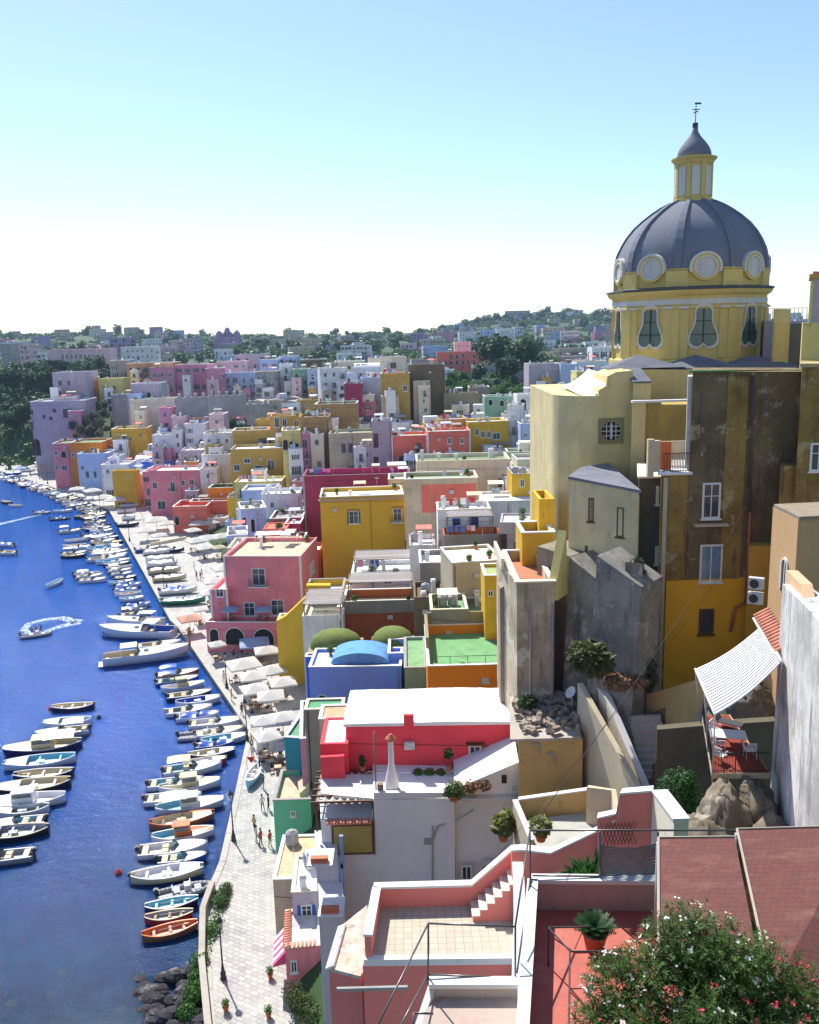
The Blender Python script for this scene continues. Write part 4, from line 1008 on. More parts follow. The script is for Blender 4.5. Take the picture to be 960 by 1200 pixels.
# ================================================================ old palazzo, retaining walls and low church wing (right side)
def panel_block(root, org, name, x0, x1, yt, D, dep, zb, mat, yt1=None, dx=None):
    if dx is None: dx = at(x0, yt, D).x*dep/D*.97
    a = at(x0, yt, D); b = at(x1, yt if yt1 is None else yt1, D)
    L = lambda x, y, z: (x-org[0], y-org[1], z-org[2]); m = MB()
    m.hexa([L(a.x,D,zb),L(b.x,D,zb),L(b.x+dx,D+dep,zb),L(a.x+dx,D+dep,zb)], [L(a.x,D,a.z),L(b.x,D,b.z),L(b.x+dx,D+dep,b.z),L(a.x+dx,D+dep,a.z)])
    return m.build(name, mat, root)
def wins_on(root, org, D, lst, fm=None, sm=None):
    for x, y, w, h, kind in lst:
        a = at(x, y+h/2, D); b = at(x+w, y-h/2, D); o = add_window(root, a.x-org[0], a.z-org[2], b.x-a.x, b.z-a.z, kind, 'F', fm or M_WF, sm)
        o.location.y = D-org[1]
# shabby brown plaster with big pale and dark patches
def patchy(name, base, pale, dark):
    m, nt, b = newmat(name); p = pos(nt)
    o = mix(nt, base, [x*.62 for x in base], ramp(nt, noise(nt, p, .35, 6, .7), .4, .6))
    o = mix(nt, o, pale, ramp(nt, noise(nt, p, .5, 8, .72), .56, .61))
    o = mix(nt, o, dark, mulf(nt, ramp(nt, noise(nt, pos(nt, (1.6,1.6,.25)), .8, 7, .75), .53, .66), .8))
    o = mix(nt, o, [x*1.3 for x in pale], mulf(nt, ramp(nt, noise(nt, p, 2.6, 7, .75), .62, .67), .3))
    nt.links.new(o, b.inputs['Base Color']); b.inputs['Roughness'].default_value = .92
    b.inputs['Specular IOR Level'].default_value = .2
    bump(nt, b, noise(nt, p, 3, 8, .75), .5, .06); return m
BRN = patchy('weathered_brown_plaster', (.215,.16,.085), (.42,.34,.21), (.05,.042,.034))
BRN2 = patchy('weathered_ochre_plaster', (.36,.24,.07), (.42,.33,.17), (.10,.075,.04))
CONC = patchy('board_marked_concrete', (.33,.31,.27), (.46,.43,.38), (.08,.075,.065))
D = 58.0; org = at(775, 700, D); org.z = 18.0
pal = empty('palazzo', org, 0, 'tall shabby brown palazzo with peeling plaster and a yellow painted foot below the dome', 'building')
panel_block(pal, org, 'wall', 812, 946, 436, D, 6, 18, BRN)
panel_block(pal, org, 'roof_edge', 808, 950, 434.2, D-.25, .7, at(811,436.6,D).z+.01, plain('green_roof_edge', (.10,.22,.07), .7))
panel_block(pal, org, 'side_wing', 775, 811.9, 556, D+.05, 10, 18, BRN2)
panel_block(pal, org, 'roof_terrace', 771, 812, 553.5, D-.25, 5.5, at(771,556.6,D).z, stucco(C['white'], .5))
# edge strip coloured white to stand in for sun on the corner
panel_block(pal, org, 'white_corner', 806.5, 811.8, 441, D+.6, 1.6, at(806,548,D).z, stucco(C['white'], .5))
# ochre vertical band and yellow foot
panel_block(pal, org, 'painted_foot', 781, 884, 681, D-.04, .03, 18, stucco((.84,.46,.03), .25, (.3,.2,.1)), 676)
panel_block(pal, org, 'painted_band', 853.5, 878, 441, D-.05, .04, at(860,678,D).z, BRN2)
panel_block(pal, org, 'lower_annexe', 915, 950, 546, D-1.6, 1.5, 18, BRN2)
panel_block(pal, org, 'painted_foot', 878, 915, 640, D-1.1, 1.0, 18, stucco((.60,.34,.05), .5, (.3,.2,.1)))
panel_block(pal, org, 'buttress', 778, 783, 560, D-.12, .1, 18, stucco(C['sand'], .7))
wins_on(pal, org, D, [(832.5,586,24,43,'win')], M_WF)
wins_on(pal, org, D, [(832,660,29,44,'lightwin')], M_WF)
wins_on(pal, org, D-.04, [(827,728,18,30,'win')], M_WOODB)
a = at(832,612,D); mb = MB(); s_ = a-org; mb.box(s_.x-1.1,s_.x+1.1,-.5,-.003,s_.z-.2,s_.z-.05); mb.build('window_ledge', stucco(C['beige'],.8), pal)
mb = MB(); p0, p1, p2, p3, p4 = at(883,440,D-.25), at(879,600,D-.25), at(874,706,D-.25), at(862,712,D-.25), at(856,740,D-.25)
mb.path([tuple(p-org) for p in (p0,p1)], .09, 8); mb.build('drain_pipe', plain('iron_pipe',(.08,.065,.05),.6), pal)
mb = MB(); mb.path([tuple(p-org) for p in (p1,p2,p3,p4)], .1, 8); mb.build('drain_pipe', plain('red_pipe',(.4,.11,.07),.6), pal)
# terrace railing with orange door
tz = at(790,553.5,D).z-org.z; rl = MB(); xa, xb = at(776,553,D).x-org.x, at(808,553,D).x-org.x
for yy in (0,):
    rl.box(xa,xb,-.1,-.06,tz+1.25,tz+1.3); rl.box(xa,xb,-.1,-.06,tz+.1,tz+.14)
    for i in range(18): rl.box(xa+i*(xb-xa)/17,xa+i*(xb-xa)/17+.03,-.1,-.07,tz,tz+1.28)
rl.build('terrace_railing', M_IRON, pal)
rl = MB(); a = at(764,518,D+2.5)-org; b = at(808,518,D+2.5)-org
rl.box(a.x,b.x,2.6,2.7,a.z-.05,a.z+.02)
for i in range(24): rl.box(a.x+i*(b.x-a.x)/24,a.x+i*(b.x-a.x)/24+.06,2.62,2.68,tz,a.z)
rl.build('back_railing', plain('pale_rail',(.5,.45,.33),.7), pal)
rl = MB(); a = at(768,518,D+.5)-org; mb = MB(); mb.box(a.x-.1,a.x+.3,.3,.7,tz,a.z+.1); mb.box(a.x-.5,a.x-.1,.3,.7,tz-.3,a.z+.2); mb.build('gate_pier', stucco(C['beige'],.7), pal)
mb = MB(); mb.box(a.x+.32,a.x+1.2,.9,.98,tz+.05,a.z-.05); mb.build('orange_panel', plain('orange_paint',(.75,.16,.02),.5), pal)
# walls between palazzo and low wing, dark colour standing in for the gap's shade
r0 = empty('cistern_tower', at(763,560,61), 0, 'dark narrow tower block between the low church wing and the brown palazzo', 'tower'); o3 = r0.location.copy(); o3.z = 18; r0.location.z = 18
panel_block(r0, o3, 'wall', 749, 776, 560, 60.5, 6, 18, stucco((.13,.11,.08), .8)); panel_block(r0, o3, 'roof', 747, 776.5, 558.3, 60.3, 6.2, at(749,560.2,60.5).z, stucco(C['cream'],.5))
wins_on(r0, o3, 60.5, [(770,580,4,22,'win'),(769,650,4,22,'win')])
# right tower strip at the edge of the picture
r1 = empty('edge_house', at(945,430,56), 0, 'tall stained ochre house cut by the right edge beside the palazzo', 'building'); o1 = r1.location.copy(); o1.z = 18; r1.location.z = 18
panel_block(r1, o1, 'wall', 940.5, 1040, 430, 56, 14, 18, BRN2)
panel_block(r1, o1, 'cornice', 938, 1042, 426, 55.7, 3, at(940,430.4,56).z+.003, stucco((.5,.4,.2),.6))
for x,y in ((951,470),(948,600)): pass
wins_on(r1, o1, 56, [(958,535,22,34,'win'),(958,640,20,34,'win')])
r2_ = empty('bell_tower', at(955,400,66), 0, 'yellow and lilac belfry at the right edge beside the dome', 'tower'); o2 = r2_.location.copy(); o2.z = 40; r2_.location.z = 40
for nm,x0,x1,yt,DD,dp,yb,mt in (('base',941,1010,378,66,5,440,stucco(C['lemon'],.5)),('shaft',951,1000,326,66.5,4,378.3,stucco(C['lilac'],.4)),('cornice',949,1004,321,66.2,4.6,326.3,stucco(C['ochre'],.5)),('cap',953,1000,318,66.4,4,321.2,stucco(C['coral'],.6))):
    panel_block(r2_, o2, nm, x0, x1, yt, DD, dp, at(x0,yb,DD).z, mt)
panel_block(r2_, o2, 'pilaster', 950, 953.5, 330, 66.1, .38, at(951,377,66).z, stucco(C['lemon'],.4))
r4 = empty('white_house', at(915,400,72), 0, 'white house front with dark stained strip between the dome and the belfry', 'house'); o4 = r4.location.copy(); o4.z = 36; r4.location.z = 36
panel_block(r4, o4, 'wall', 896, 945, 376, 78, 8, 36, stucco(C['lilac'],.3)); panel_block(r4, o4, 'stained_wall', 926, 945, 379, 77.8, .18, 36, stucco((.2,.17,.14),.8))  # separate dark brown panel over part of the front
mb = MB(); a = at(900,376,78)-o4; b = at(945,376,78)-o4
mb.box(a.x,b.x,a.y,a.y+.04,a.z+1.0,a.z+1.04)
for i in range(10): mb.box(a.x+i*(b.x-a.x)/9,a.x+i*(b.x-a.x)/9+.04,a.y,a.y+.04,a.z,a.z+1.02)
mb.build('railing', M_STEEL, r4)
# low church wing, its roof coloured grey-blue to stand in for shade
D = 63.0; L0 = at(667,561,D); L1 = at(749,577,D-3)
wg = empty('church_wing', (L0.x, D, 18), 0, 'low greenish stucco wing with slit windows and grey flat roof under the apse', 'building'); ow = Vector((L0.x, D, 18))
mb = MB(); zt = L0.z-18; W_ = L1.x-L0.x; dy = -3.0
mb.hexa([(0,0,0),(W_,dy,0),(W_,7,0),(1.6,4,0)], [(0,0,zt),(W_,dy,zt-.6),(W_,7,zt-.2),(1.6,4,zt)])
mb.build('wall', stucco((.76,.64,.38), .8, (.3,.26,.18)), wg)
mb = MB(); mb.hexa([(-.1,-.15,zt+.004),(W_+.1,dy-.15,zt-.596),(W_+.1,7,zt-.196),(1.6,4,zt+.004)], [(-.1,-.15,zt+.2),(W_+.1,dy-.15,zt-.4),(W_+.1,7,zt),(1.6,4,zt+.2)])
mb.build('roof', roofmat((.20,.21,.25)), wg)
ang = math.atan2(dy, W_)
for x, y, w, h in ((693,597,7,28),(727,612,9,34),(687.5,646,4,12)):
    t = (x-667)/82; pa = at(x, y+h/2, D+dy*t); pb = at(x, y-h/2, D+dy*t)
    o = add_window(wg, pa.x-ow.x, pa.z-18, w*D/F*.9, pb.z-pa.z, 'win', 'F', M_WOODB); o.location.y = dy*t; o.rotation_euler.z = ang
for x, w in ((714,3.5),(745,6.5)):
    t = (x-667)/82; pa = at(x, 650, D+dy*t); mb = MB(); mb.M = Matrix.Translation((pa.x-ow.x, dy*t, 0)) @ Matrix.Rotation(ang,4,'Z')
    mb.box(-w*.03,w*.03,-.06,-.003,0,zt-.8); mb.build('painted_strip', stucco((.62,.34,.06),.4), wg)
# concrete buttress walls (battered)
def batter(label, x0, x1, y0, y1, D0, D1, zb, lean, mat, thick=3, name='retaining_wall'):
    """retaining wall from (x0,y0 at D0) to (x1,y1 at D1), foot leaning out towards the viewer"""
    a = at(x0, y0, D0); b = at(x1, y1, D1); c = Vector((a.x, a.y, zb)); n = Vector(((b-a).y, -(b-a).x, 0)).normalized()
    mb = MB(); bk = -n*thick; az, bz = a.z-zb, b.z-zb; q = b-a
    mb.hexa([(n.x*lean,n.y*lean,0),(q.x+n.x*lean,q.y+n.y*lean,0),(q.x+bk.x,q.y+bk.y,0),(bk.x,bk.y,0)], [(0,0,az),(q.x,q.y,bz),(q.x+bk.x,q.y+bk.y,bz),(bk.x,bk.y,az)])
    o = mb.build(name, mat); o.location = c; return tag(o, label, 'wall', 'retaining walls under the church')
batter('left board marked concrete retaining wall sloping under the church wing', 667, 706, 653, 684, 60, 58, 14, 1.2, CONC)
batter('broad leaning concrete buttress below the orange striped wing', 700, 752, 651, 688, 55, 53, 14, 2.5, CONC, 3)
batter('dark return wall of the leaning buttress', 752, 766, 660, 690, 54, 60, 14, 1, CONC, 1.0)
batter('rough plastered wall in the dark corner left of the buttresses', 630, 668, 640, 652, 63, 61, 14, .3, stucco((.3,.27,.2),1,(.06,.05,.04)))
batter('pale stepped parapet leaning on the apse', 652, 664, 686, 622, 58.5, 60, 31.8, .1, stucco(C['lemon'],.5), .6)
# roof terrace tower with yellow hut
PEEL = patchy('peeling_plaster', (.62,.51,.36), (.72,.64,.5), (.2,.16,.11)); D = 58.5; tw = hh('tower', 606, 650, 683, D/K, 9, 'sand', 0, 'tall peeling plaster tower carrying a small red paved terrace', roof=(.45,.2,.12), yb=810, n_clut=0, wins='none', age=1, par=.7, zb=14, side=None, wm=PEEL)
r,W,Ht,fp = tw
mb = MB()
a = fp(604,683)[0]; mb.box(-.15, W+.1, -.15, .35, Ht+.003, Ht+.12); mb.build('coping', stucco(C['cream'],.3), r)
mb = MB(); mb.hexa([(-.5,4.5,0),(-.01,0,0),(-.01,9,0),(-.5,9,0)],[(-.5,4.5,Ht),(-.01,0,Ht),(-.01,9,Ht),(-.5,9,Ht)]); mb.build('side_wall', PEEL, r)
for x in (.9, 2.4): 
    q = MB(); q.tube((x,-.1,0),(x,-.1,Ht-1.5),.06); q.build('drain_pipe', M_GREYP, r)
q = MB(); q.box(-.7,-.5,3.5,9,Ht,Ht+.8) ; q.build('parapet', stucco(C['cream'],.3), r)
house(612, 650, 625, 65.5*1.0/K, 4.0, 'yellow', 0, 'small orange yellow hut with curved tiled canopy on the red terrace', yb=665, wins=[(640,655,6,16,'door')], zb=27, n_clut=0, age=.6, roof='grey', name='hut', cat='hut')
house(632, 650, 585, 68/K, 4.0, 'yellow', 0, 'tall narrow orange yellow block against the apse', yb=620, wins='none', zb=27, n_clut=0, age=.6, name='stair_tower', cat='tower')
# pilaster stubs left of the tower
wedge('old_wall', ([(586,690),(592,686),(606,690),(606,700)], 50, 1.4, 14), stucco((.36,.31,.24),1,(.1,.09,.07)), 'narrow grey pier wall left of the peeling tower')
# beige house on the right edge, with the rough white wall below it
r5 = empty('edge_house', at(908,600,48), 0, 'pale apricot house at the right edge above the rough white wall', 'house'); o5 = Vector(r5.location); o5.z = 26; r5.location.z = 26
a = at(906,594,50); b = at(936,604,46.5)
mb = MB(); L = lambda p, z: (p.x-o5.x, p.y-o5.y, z-26)
pa, pb = Vector((a.x,a.y)), Vector((b.x,b.y)); zt = a.z
vs = [(pa.x,pa.y),(pb.x,pb.y),(pb.x+9,pb.y+.6),(pa.x+10,pa.y+1)]
mb.prism([(x-o5.x,y-o5.y) for x,y in vs], 0, zt-26); mb.build('wall', stucco((.62,.40,.2), .2), r5)
mb = MB(); mb.prism([(x-o5.x+(.0),y-o5.y-.1) for x,y in vs], zt-26+.003, zt-26+.18); mb.build('roof', roofmat((.3,.25,.18)), r5)
mb = MB(); d = pb-pa; ang = math.atan2(d.y,d.x)
for (u,zz,w,h) in ((.62,1.6,.95,1.9),):
    o = add_window(r5, 0, 0, w, h, 'archwin', 'F', M_WF); o.location = (pa.x+d.x*u-o5.x, pa.y+d.y*u-o5.y, at(921,672,48).z-26-h/2); o.rotation_euler.z = ang
# ================================================================ nearer houses below the viewpoint (true distances)
def topwall(name, pts, th, zb, mat, label=None, parent=None, org=None, coping=None, cat='wall', group=None, side=1):
    """a wall whose top edge runs through picture points (x,y,distance), dropped to height zb"""
    P = [at(*p) for p in pts]; o0 = org if org is not None else Vector((P[0].x, P[0].y, zb))
    def offs(t):
        out = []
        for i, p in enumerate(P):
            a = P[max(0,i-1)]; b = P[min(len(P)-1,i+1)]; d = Vector((b.x-a.x, b.y-a.y, 0)).normalized()
            out.append(p+Vector((-d.y, d.x, 0))*t*side)
        return out
    A, B = offs(0), offs(th); vs = []; n = len(P)
    for p, q in zip(A, B): vs += [tuple(p-o0), tuple(q-o0), (q.x-o0.x, q.y-o0.y, zb-o0.z), (p.x-o0.x, p.y-o0.y, zb-o0.z)]
    fs = [(4*i+k, 4*i+4+k, 4*i+4+(k+1)%4, 4*i+(k+1)%4) for i in range(n-1) for k in range(4)]+[(0,1,2,3),(4*n-1,4*n-2,4*n-3,4*n-4)]
    if side > 0: fs = [f[::-1] for f in fs]
    mb = MB(); mb.add(vs, fs); w = mb.build(name, mat, parent, None if parent else o0)
    if label and not parent: tag(w, label, cat, group)
    if coping:
        A, B = offs(-.04), offs(th+.04); vs = []
        for p, q in zip(A, B): vs += [(p.x-o0.x,p.y-o0.y,p.z-o0.z+.003),(q.x-o0.x,q.y-o0.y,q.z-o0.z+.003),(q.x-o0.x,q.y-o0.y,q.z-o0.z+.08),(p.x-o0.x,p.y-o0.y,p.z-o0.z+.08)]
        mb = MB(); mb.add(vs, fs[:]); mb.build('coping', coping, w if not parent else parent)
    return w
def floorpoly(name, px, z, mat, parent=None, org=Vector((0,0,0)), th=.2):
    P = [onz(x, y, z) for x, y in px]; mb = MB(); mb.prism([(p.x-org.x, p.y-org.y) for p in P], z-org.z-th, z-org.z)
    return mb.build(name, mat, parent)
WHITE = stucco((.85,.85,.86), .3, (.35,.36,.42)); CLEANW = stucco((.8,.79,.77), .15); REDP = stucco((.86,.075,.10), .15, (.5,.1,.1)); PINKT = stucco((.86,.25,.21), .25, (.5,.2,.15))
CREAMW = stucco((.62,.54,.38), .6, (.25,.22,.16)); YELW = stucco((.60,.42,.17), .6, (.25,.2,.13))
# red house with the white vaulted roof -------------------------------------------------
D = 60
r, W, Ht, fp = house(405, 607, 849, D/K, 5.7, 'red', -1.5, 'bright red house with a thick white washed vaulted roof and a small grey door', roof='white', par=.04, zb=17.2, n_clut=0, age=.12,
    wins=[(557,889,14,34,'door','W')], fm=M_GREYP, side=None)
mb = MB(); n = 40; m_ = 8; vs = []
for i in range(n+1):
    x = -.15+(W+.3)*i/n; hump = .45*math.exp(-((x-W*.62)/3.3)**2)+.25*math.exp(-((x-W*.15)/2.2)**2)
    notch = .75 if abs(x-W*.325) < .35 else 0
    for j in range(m_+1):
        y = -.15+6.0*j/m_; e = math.sin(math.pi*min(1, (j+.6)/m_)*.9)
        zz = Ht+.12+hump*e+.04*mnoise.noise(Vector((x*2,y*2,0)))
        if j == 0: zz = Ht+.05+hump*.25
        vs.append((x, y, zz))
mb.smooth = True; mb.add(vs, [(i*(m_+1)+j, (i+1)*(m_+1)+j, (i+1)*(m_+1)+j+1, i*(m_+1)+j+1) for i in range(n) for j in range(m_)])
mb.smooth = False
mb.add([vs[i*(m_+1)] for i in range(n+1)]+[(vs[i*(m_+1)][0], -.15, Ht-.12) for i in range(n+1)], [(i, n+1+i, n+2+i, i+1) for i in range(n)])
mb.add([vs[n*(m_+1)+j] for j in range(m_+1)]+[(W+.15, vs[j][1], Ht-.12) for j in range(m_+1)], [(j, m_+1+j, m_+2+j, j+1) for j in range(m_)])
mb.build('vaulted_roof', CLEANW, r)
for xx, wd in ((4.2,.7),): 
    mb = MB(); mb.box(xx,xx+wd,-.25,.0,Ht-.1,Ht+.75); mb.build('chimney_stub', REDP, r)
mb = MB(); xx = fp(546,870)[0]; mb.box(xx, xx+1.35, -.5, -.003, fp(546,871)[1], fp(546,871)[1]+.08); mb.build('door_hood', M_WOODB, r)
topwall('side_wall', [(376,888,58.3),(404,886,58.3)], .3, 17, REDP, None, r, Vector(r.location))
house(375, 408, 872, 59.2/K, 4.5, 'red', 0, 'low red wing with a flat white slab roof left of the red house', roof='white', par=.1, zb=17, n_clut=0, wins='none', side=None, age=.15)
house(374, 407, 843, 74/K, 3, 'sand', 0, 'small house with a sandy tiled roof between blue and red houses', roof=(.5,.38,.24), par=.05, zb=8, n_clut=-2, wins='none')
house(352, 376, 866, 80/K, 9, 'rose', 6, 'narrow mauve house end beside the teal gable', roof='stone', zb=1.2, n_clut=0, wins='none', trim=None)
r,W,Ht,fp = house(333, 362, 864, 84/K, 6, 'teal', -10, 'teal gable end house with a green painted roof above the quay', roof=(.13,.34,.2), zb=1.2, n_clut=0, wins='none', par=.2)
house(357, 402, 832, 80/K, 2.5, 'stone', 0, 'little green canvas roof between the sandy roof and the blue house', roof=(.12,.33,.18), zb=5, n_clut=0, wins='none', par=.1)
# green quay house
r,W,Ht,fp = house(320, 364, 938, 78/K, 6, 'green', 0, 'sea green quay house with a boxed roof terrace and tiny window', roof='sand', par=.5, zb=1.2, n_clut=0, wins=[(344,953,6,7,'win'),(338,986,8,5,'win')], age=.1, trim=None)
mb = MB(); xx = fp(350,938)[0]; mb.hexa([(xx,1,Ht-.4),(W-.2,1.2,Ht-.4),(W-.3,3.5,Ht-.4),(xx-.5,3.5,Ht-.4)],[(xx,1,Ht+.1),(W-.2,1.2,Ht+.9),(W-.3,3.5,Ht+.9),(xx-.5,3.5,Ht+.1)]); mb.build('lean_roof', stucco(C['sand'],.4), r)
r,W,Ht,fp = house(320, 372, 1031, 66/K, 6.5, 'sand', 0, 'quay house with a lichen covered cream roof', roof=(.55,.46,.3), par=.05, zb=1.2, n_clut=1, wins='none', age=.8)
house(342, 378, 1046, 63/K, 5, 'lilac', 3, 'small lilac white house with blue shutters behind the shop roof', roof='white', par=.1, zb=1.2, n_clut=1, wins=[(360,1068,12,18,'win','s')], sm=M_BLUEP, fm=M_WF)
r,W,Ht,fp = house(334, 376, 1112, 59/K, 4.5, 'pink', 6, 'little pink shop with a white grid roof edged with barrel tiles', roof=(.5,.5,.52), par=.1, zb=1.2, n_clut=0, wins=[(345,1132,7,14,'win')])
til = plain('barrel_tile', (.62,.25,.16), .8, 0, .3)
mb = MB()
for i in range(int(W/.3)): mb.tube((.1+i*.3,-.15,Ht+.05),(.1+i*.3,.4,Ht+.16),.1,.1,8)
mb.build('roof_tiles', til, r)
mb = MB()
for i in range(int(4.6/.3)): mb.tube((-.15,.1+i*.3,Ht+.05),(.4,.1+i*.3,Ht+.16),.1,.1,8)
mb.build('roof_tiles', til, r)
mb = MB(); m2 = MB()
for i in range(8):
    (mb if i % 2 else m2).hexa([(-1.0,.3+i*.4,Ht-1.7),(-.0,.3+i*.4,Ht-1.5),(-.0,.7+i*.4,Ht-1.5),(-1.0,.7+i*.4,Ht-1.7)],[(-1.0,.3+i*.4,Ht-1.6),(-.0,.3+i*.4,Ht-.5),(-.0,.7+i*.4,Ht-.5),(-1.0,.7+i*.4,Ht-1.6)])
aw = mb.build('striped_awning', plain('awning_white', (.75,.7,.7), .8), r); m2.build('awning_stripe', plain('awning_pink', (.6,.08,.22), .8), aw)
# big white house with roof terrace -----------------------------------------------------
D = 55.0; A0 = at(375,1000,D); org = Vector((A0.x, D, 1.2)); wh = empty('white_house', org, 0, 'large white house with a roof terrace, wall pipes and an ochre blind', 'house')
def wb(name, x0, x1, yt, D, dep, zb, mat, yt1=None): return panel_block(wh, org, name, x0, x1, yt, D, dep, zb, mat, yt1)
wb('wall', 438, 532, 937, D, 8, 1.2, WHITE); tz_ = at(438,937,D).z
wb('parapet', 438, 532, 929, D, .3, tz_+.003, CLEANW)
wb('wall', 532.3, 608, 925, D+.6, 9, 1.2, WHITE, 893)
wb('lower_wing', 376, 438-.2, 962, D+.02, 6, 1.2, WHITE)
wb('terrace_floor', 440, 606, 905, 58.7, .5, 17, roofmat(C['white']))
floorpoly('terrace_floor', [(440,936),(605,936),(605,905),(376,908),(376,930)], tz_-.15, roofmat((.62,.6,.58)), wh, org)
# ochre blind in dark frame
a = at(390,1001,D-.05)-org; b = at(438,962,D-.05)-org
mb = MB(); mb.box(a.x,b.x,-.18,-.003,a.z,b.z); fr_ = mb.build('blind_frame', M_WOODB, wh); mb = MB(); mb.box(a.x+.15,b.x-.15,-.24,-.183,a.z+.2,b.z-.25); mb.build('blind', plain('ochre_blind',(.42,.33,.09),.8), fr_)
mb = MB()
for k in range(14): mb.tube((a.x-.2+k*(b.x-a.x+.2)/14,-.5,b.z+.08),(a.x-.2+k*(b.x-a.x+.2)/14,.0,b.z+.2),.1,.1,6)
mb.build('roof_tiles', til, fr_)
# slatted pergola with rolled cane
mb = MB(); a = at(370,958,D+.2)-org; b = at(441,956,D+.2)-org; zt = a.z+1.0
for k in range(6): y = .2+k*.85; mb.box(a.x-.3,b.x,y,y+.1,zt,zt+.14)
for x in (a.x, b.x-.2): mb.box(x,x+.12,.1,.25,zt-2,zt); mb.box(x,x+.12,4.5,4.65,zt-2,zt)

for x in (a.x, b.x-.2): mb.box(x,x+.1,.1,4.6,zt-.12,zt+.02)
pg = mb.build('pergola', M_WOODB, wh); mb = MB(); mb.smooth = True
for k in range(5):
    for q in range(7):
        x = a.x+.1+q*(b.x-a.x-.4)/7; w = (b.x-a.x-.4)/7; vs = []
        for i in range(7):
            t = i/6; vs += [(x+w*t, .33+k*.85, zt+.1-.22*math.sin(math.pi*t)), (x+w*t, .33+k*.85+.7, zt+.1-.22*math.sin(math.pi*t))]
        mb.add(vs, [(2*i,2*i+2,2*i+3,2*i+1) for i in range(6)])
mb.build('canvas_swags', plain('canvas', (.66,.62,.55), .9), pg)
# chimney pot with swept white base, mast
a = at(459,905,56.5)-org; mb = MB(); mb.smooth = True; mb.lathe([(.5,a.z-1),(.4,a.z-.3),(.27,a.z+.2),(.2,a.z+.7),(.18,a.z+2.3),(.2,a.z+2.35)],16,(a.x,1.5)); ch_ = mb.build('chimney', CLEANW, wh)
mb = MB(); mb.lathe([(.15,a.z+2.3),(.36,a.z+2.4),(.36,a.z+2.5),(.1,a.z+2.8),(0,a.z+2.82)],14,(a.x,1.5)); mb.build('chimney_cap', M_TERRA, ch_)
a = at(441,930,55.6)-org; mb = MB(); mb.tube((a.x,.6,a.z-.5),(a.x,.6,a.z+4.5),.05); mb.tube((a.x-.5,.6,a.z+1.6),(a.x+.5,.6,a.z+1.6),.03); mb.build('mast', M_WOOD, wh)
mb = MB(); mb.box(a.x+.1,a.x+.5,.3,.8,a.z-.6,a.z+.8); mb.build('post_stump', M_WOOD, wh)
# pipes, vents, AC, windows on the white front
for pts in ([(507,968),(507,1045)],[(507,985),(513,968),(521,966)],[(533,962),(555,949)]):
    mb = MB(); mb.path([tuple(at(x,y,D-.12)-org) for x,y in pts], .06, 6); mb.build('drain_pipe', M_GREYP, wh)
for x,y,w,h,m in ((501,986,8,8,M_GREYP),(603,924,5,6,M_GREYP),(591,913,6,10,M_DARK)):
    mb = MB(); a = at(x-w/2,y+h/2,D-.06)-org; b = at(x+w/2,y-h/2,D-.06)-org; mb.box(a.x,b.x,-.08,-.003,a.z,b.z); mb.build('vent_panel', m, wh)
wins_on(wh, org, D+.0, [(547,1022,12,18,'win')], M_WF)
mb = MB(); a = at(564,1022,D)-org; b = at(578,1008,D)-org; mb.box(a.x,b.x,-.35,-.003,a.z,b.z); ac = mb.build('air_conditioner', plain('ac_casing',(.6,.6,.58),.5), wh)
mb = MB(); mb.M = Matrix.Translation(((a.x+b.x)/2-.08,-.36,(a.z+b.z)/2)) @ Matrix.Rotation(R(90),4,'X'); mb.lathe([(0,.0),(.27,.0),(.27,.02),(0,.02)],18); mb.build('fan', M_IRON, ac)
# left edge balconies of the white house
wb('side_wing', 356+14, 396, 1002, D-1.5, 3, 1.2, stucco((.62,.62,.66),.6)) 
wb('side_wing', 374, 404, 1060, D-4, 4, 1.2, stucco((.68,.68,.72),.5))
for x,y,DD in ((362,1004,D-2.6),(374,1062,D-4.3)):
    a = at(x,y,DD)-org; mb = MB(); mb.box(a.x,a.x+1.6,a.y-1,a.y+.9,a.z-.1,a.z); bb = mb.build('balcony', CLEANW, wh)
    mb = MB(); mb.box(a.x+.2,a.x+1.3,a.y-.8,a.y-.4,a.z,a.z+.35); mb.build('planter', M_TERRA, bb)
for x0,x1,y in ((380,402,1042),(396,402,1010)):
    mb = MB(); a = at(x0,y,D-1.7)-org; b = at(x1,y-30,D-1.7)-org; mb.box(b.x-.25,b.x,a.y,a.y+.2,a.z-.5,b.z); mb.build('blue_frame', plain('pale_blue_paint',(.2,.35,.6),.5), wh)
# courtyards right of it ----------------------------------------------------------------
D = 53
cy_ = empty('courtyard_house', (at(608,870,D).x, D, 18), 0, 'beige yellow walled house with a rubble strewn roof right of the red house', 'house'); oc = Vector(cy_.location)
panel_block(cy_, oc, 'wall', 608, 683, 868, D, 7, 14, YELW, 866)
panel_block(cy_, oc, 'roof', 598, 681, 866.5, D-.15, 6.8, at(608,868.2,D).z+.01, roofmat((.42,.38,.32)), 864)
mb = MB(); a = at(608,866,D)-oc; mb.smooth = True; vs = []
for i in range(11): t = math.pi*.5*i/10; vs += [(a.x-1.9*math.sin(t)+.3, 6-5.9*math.cos(t)*1.0 if False else 6*(1-math.sin(t*.9)), a.z), (a.x-1.9*math.sin(t)+.3, 6*(1-math.sin(t*.9)), a.z+1.0)]
for p in ((622,873,3),(640,884,3)):
    mb2 = MB(); q = at(p[0],p[1],D-.1)-oc; mb2.path([(q.x,-.1,q.z),(q.x+.5,-.15,q.z+.1),(q.x+.6,-.1,q.z-.7)],.05,6); mb2.build('spout', M_GREYP, cy_)
rb = MB(); rnd = random.Random(4)
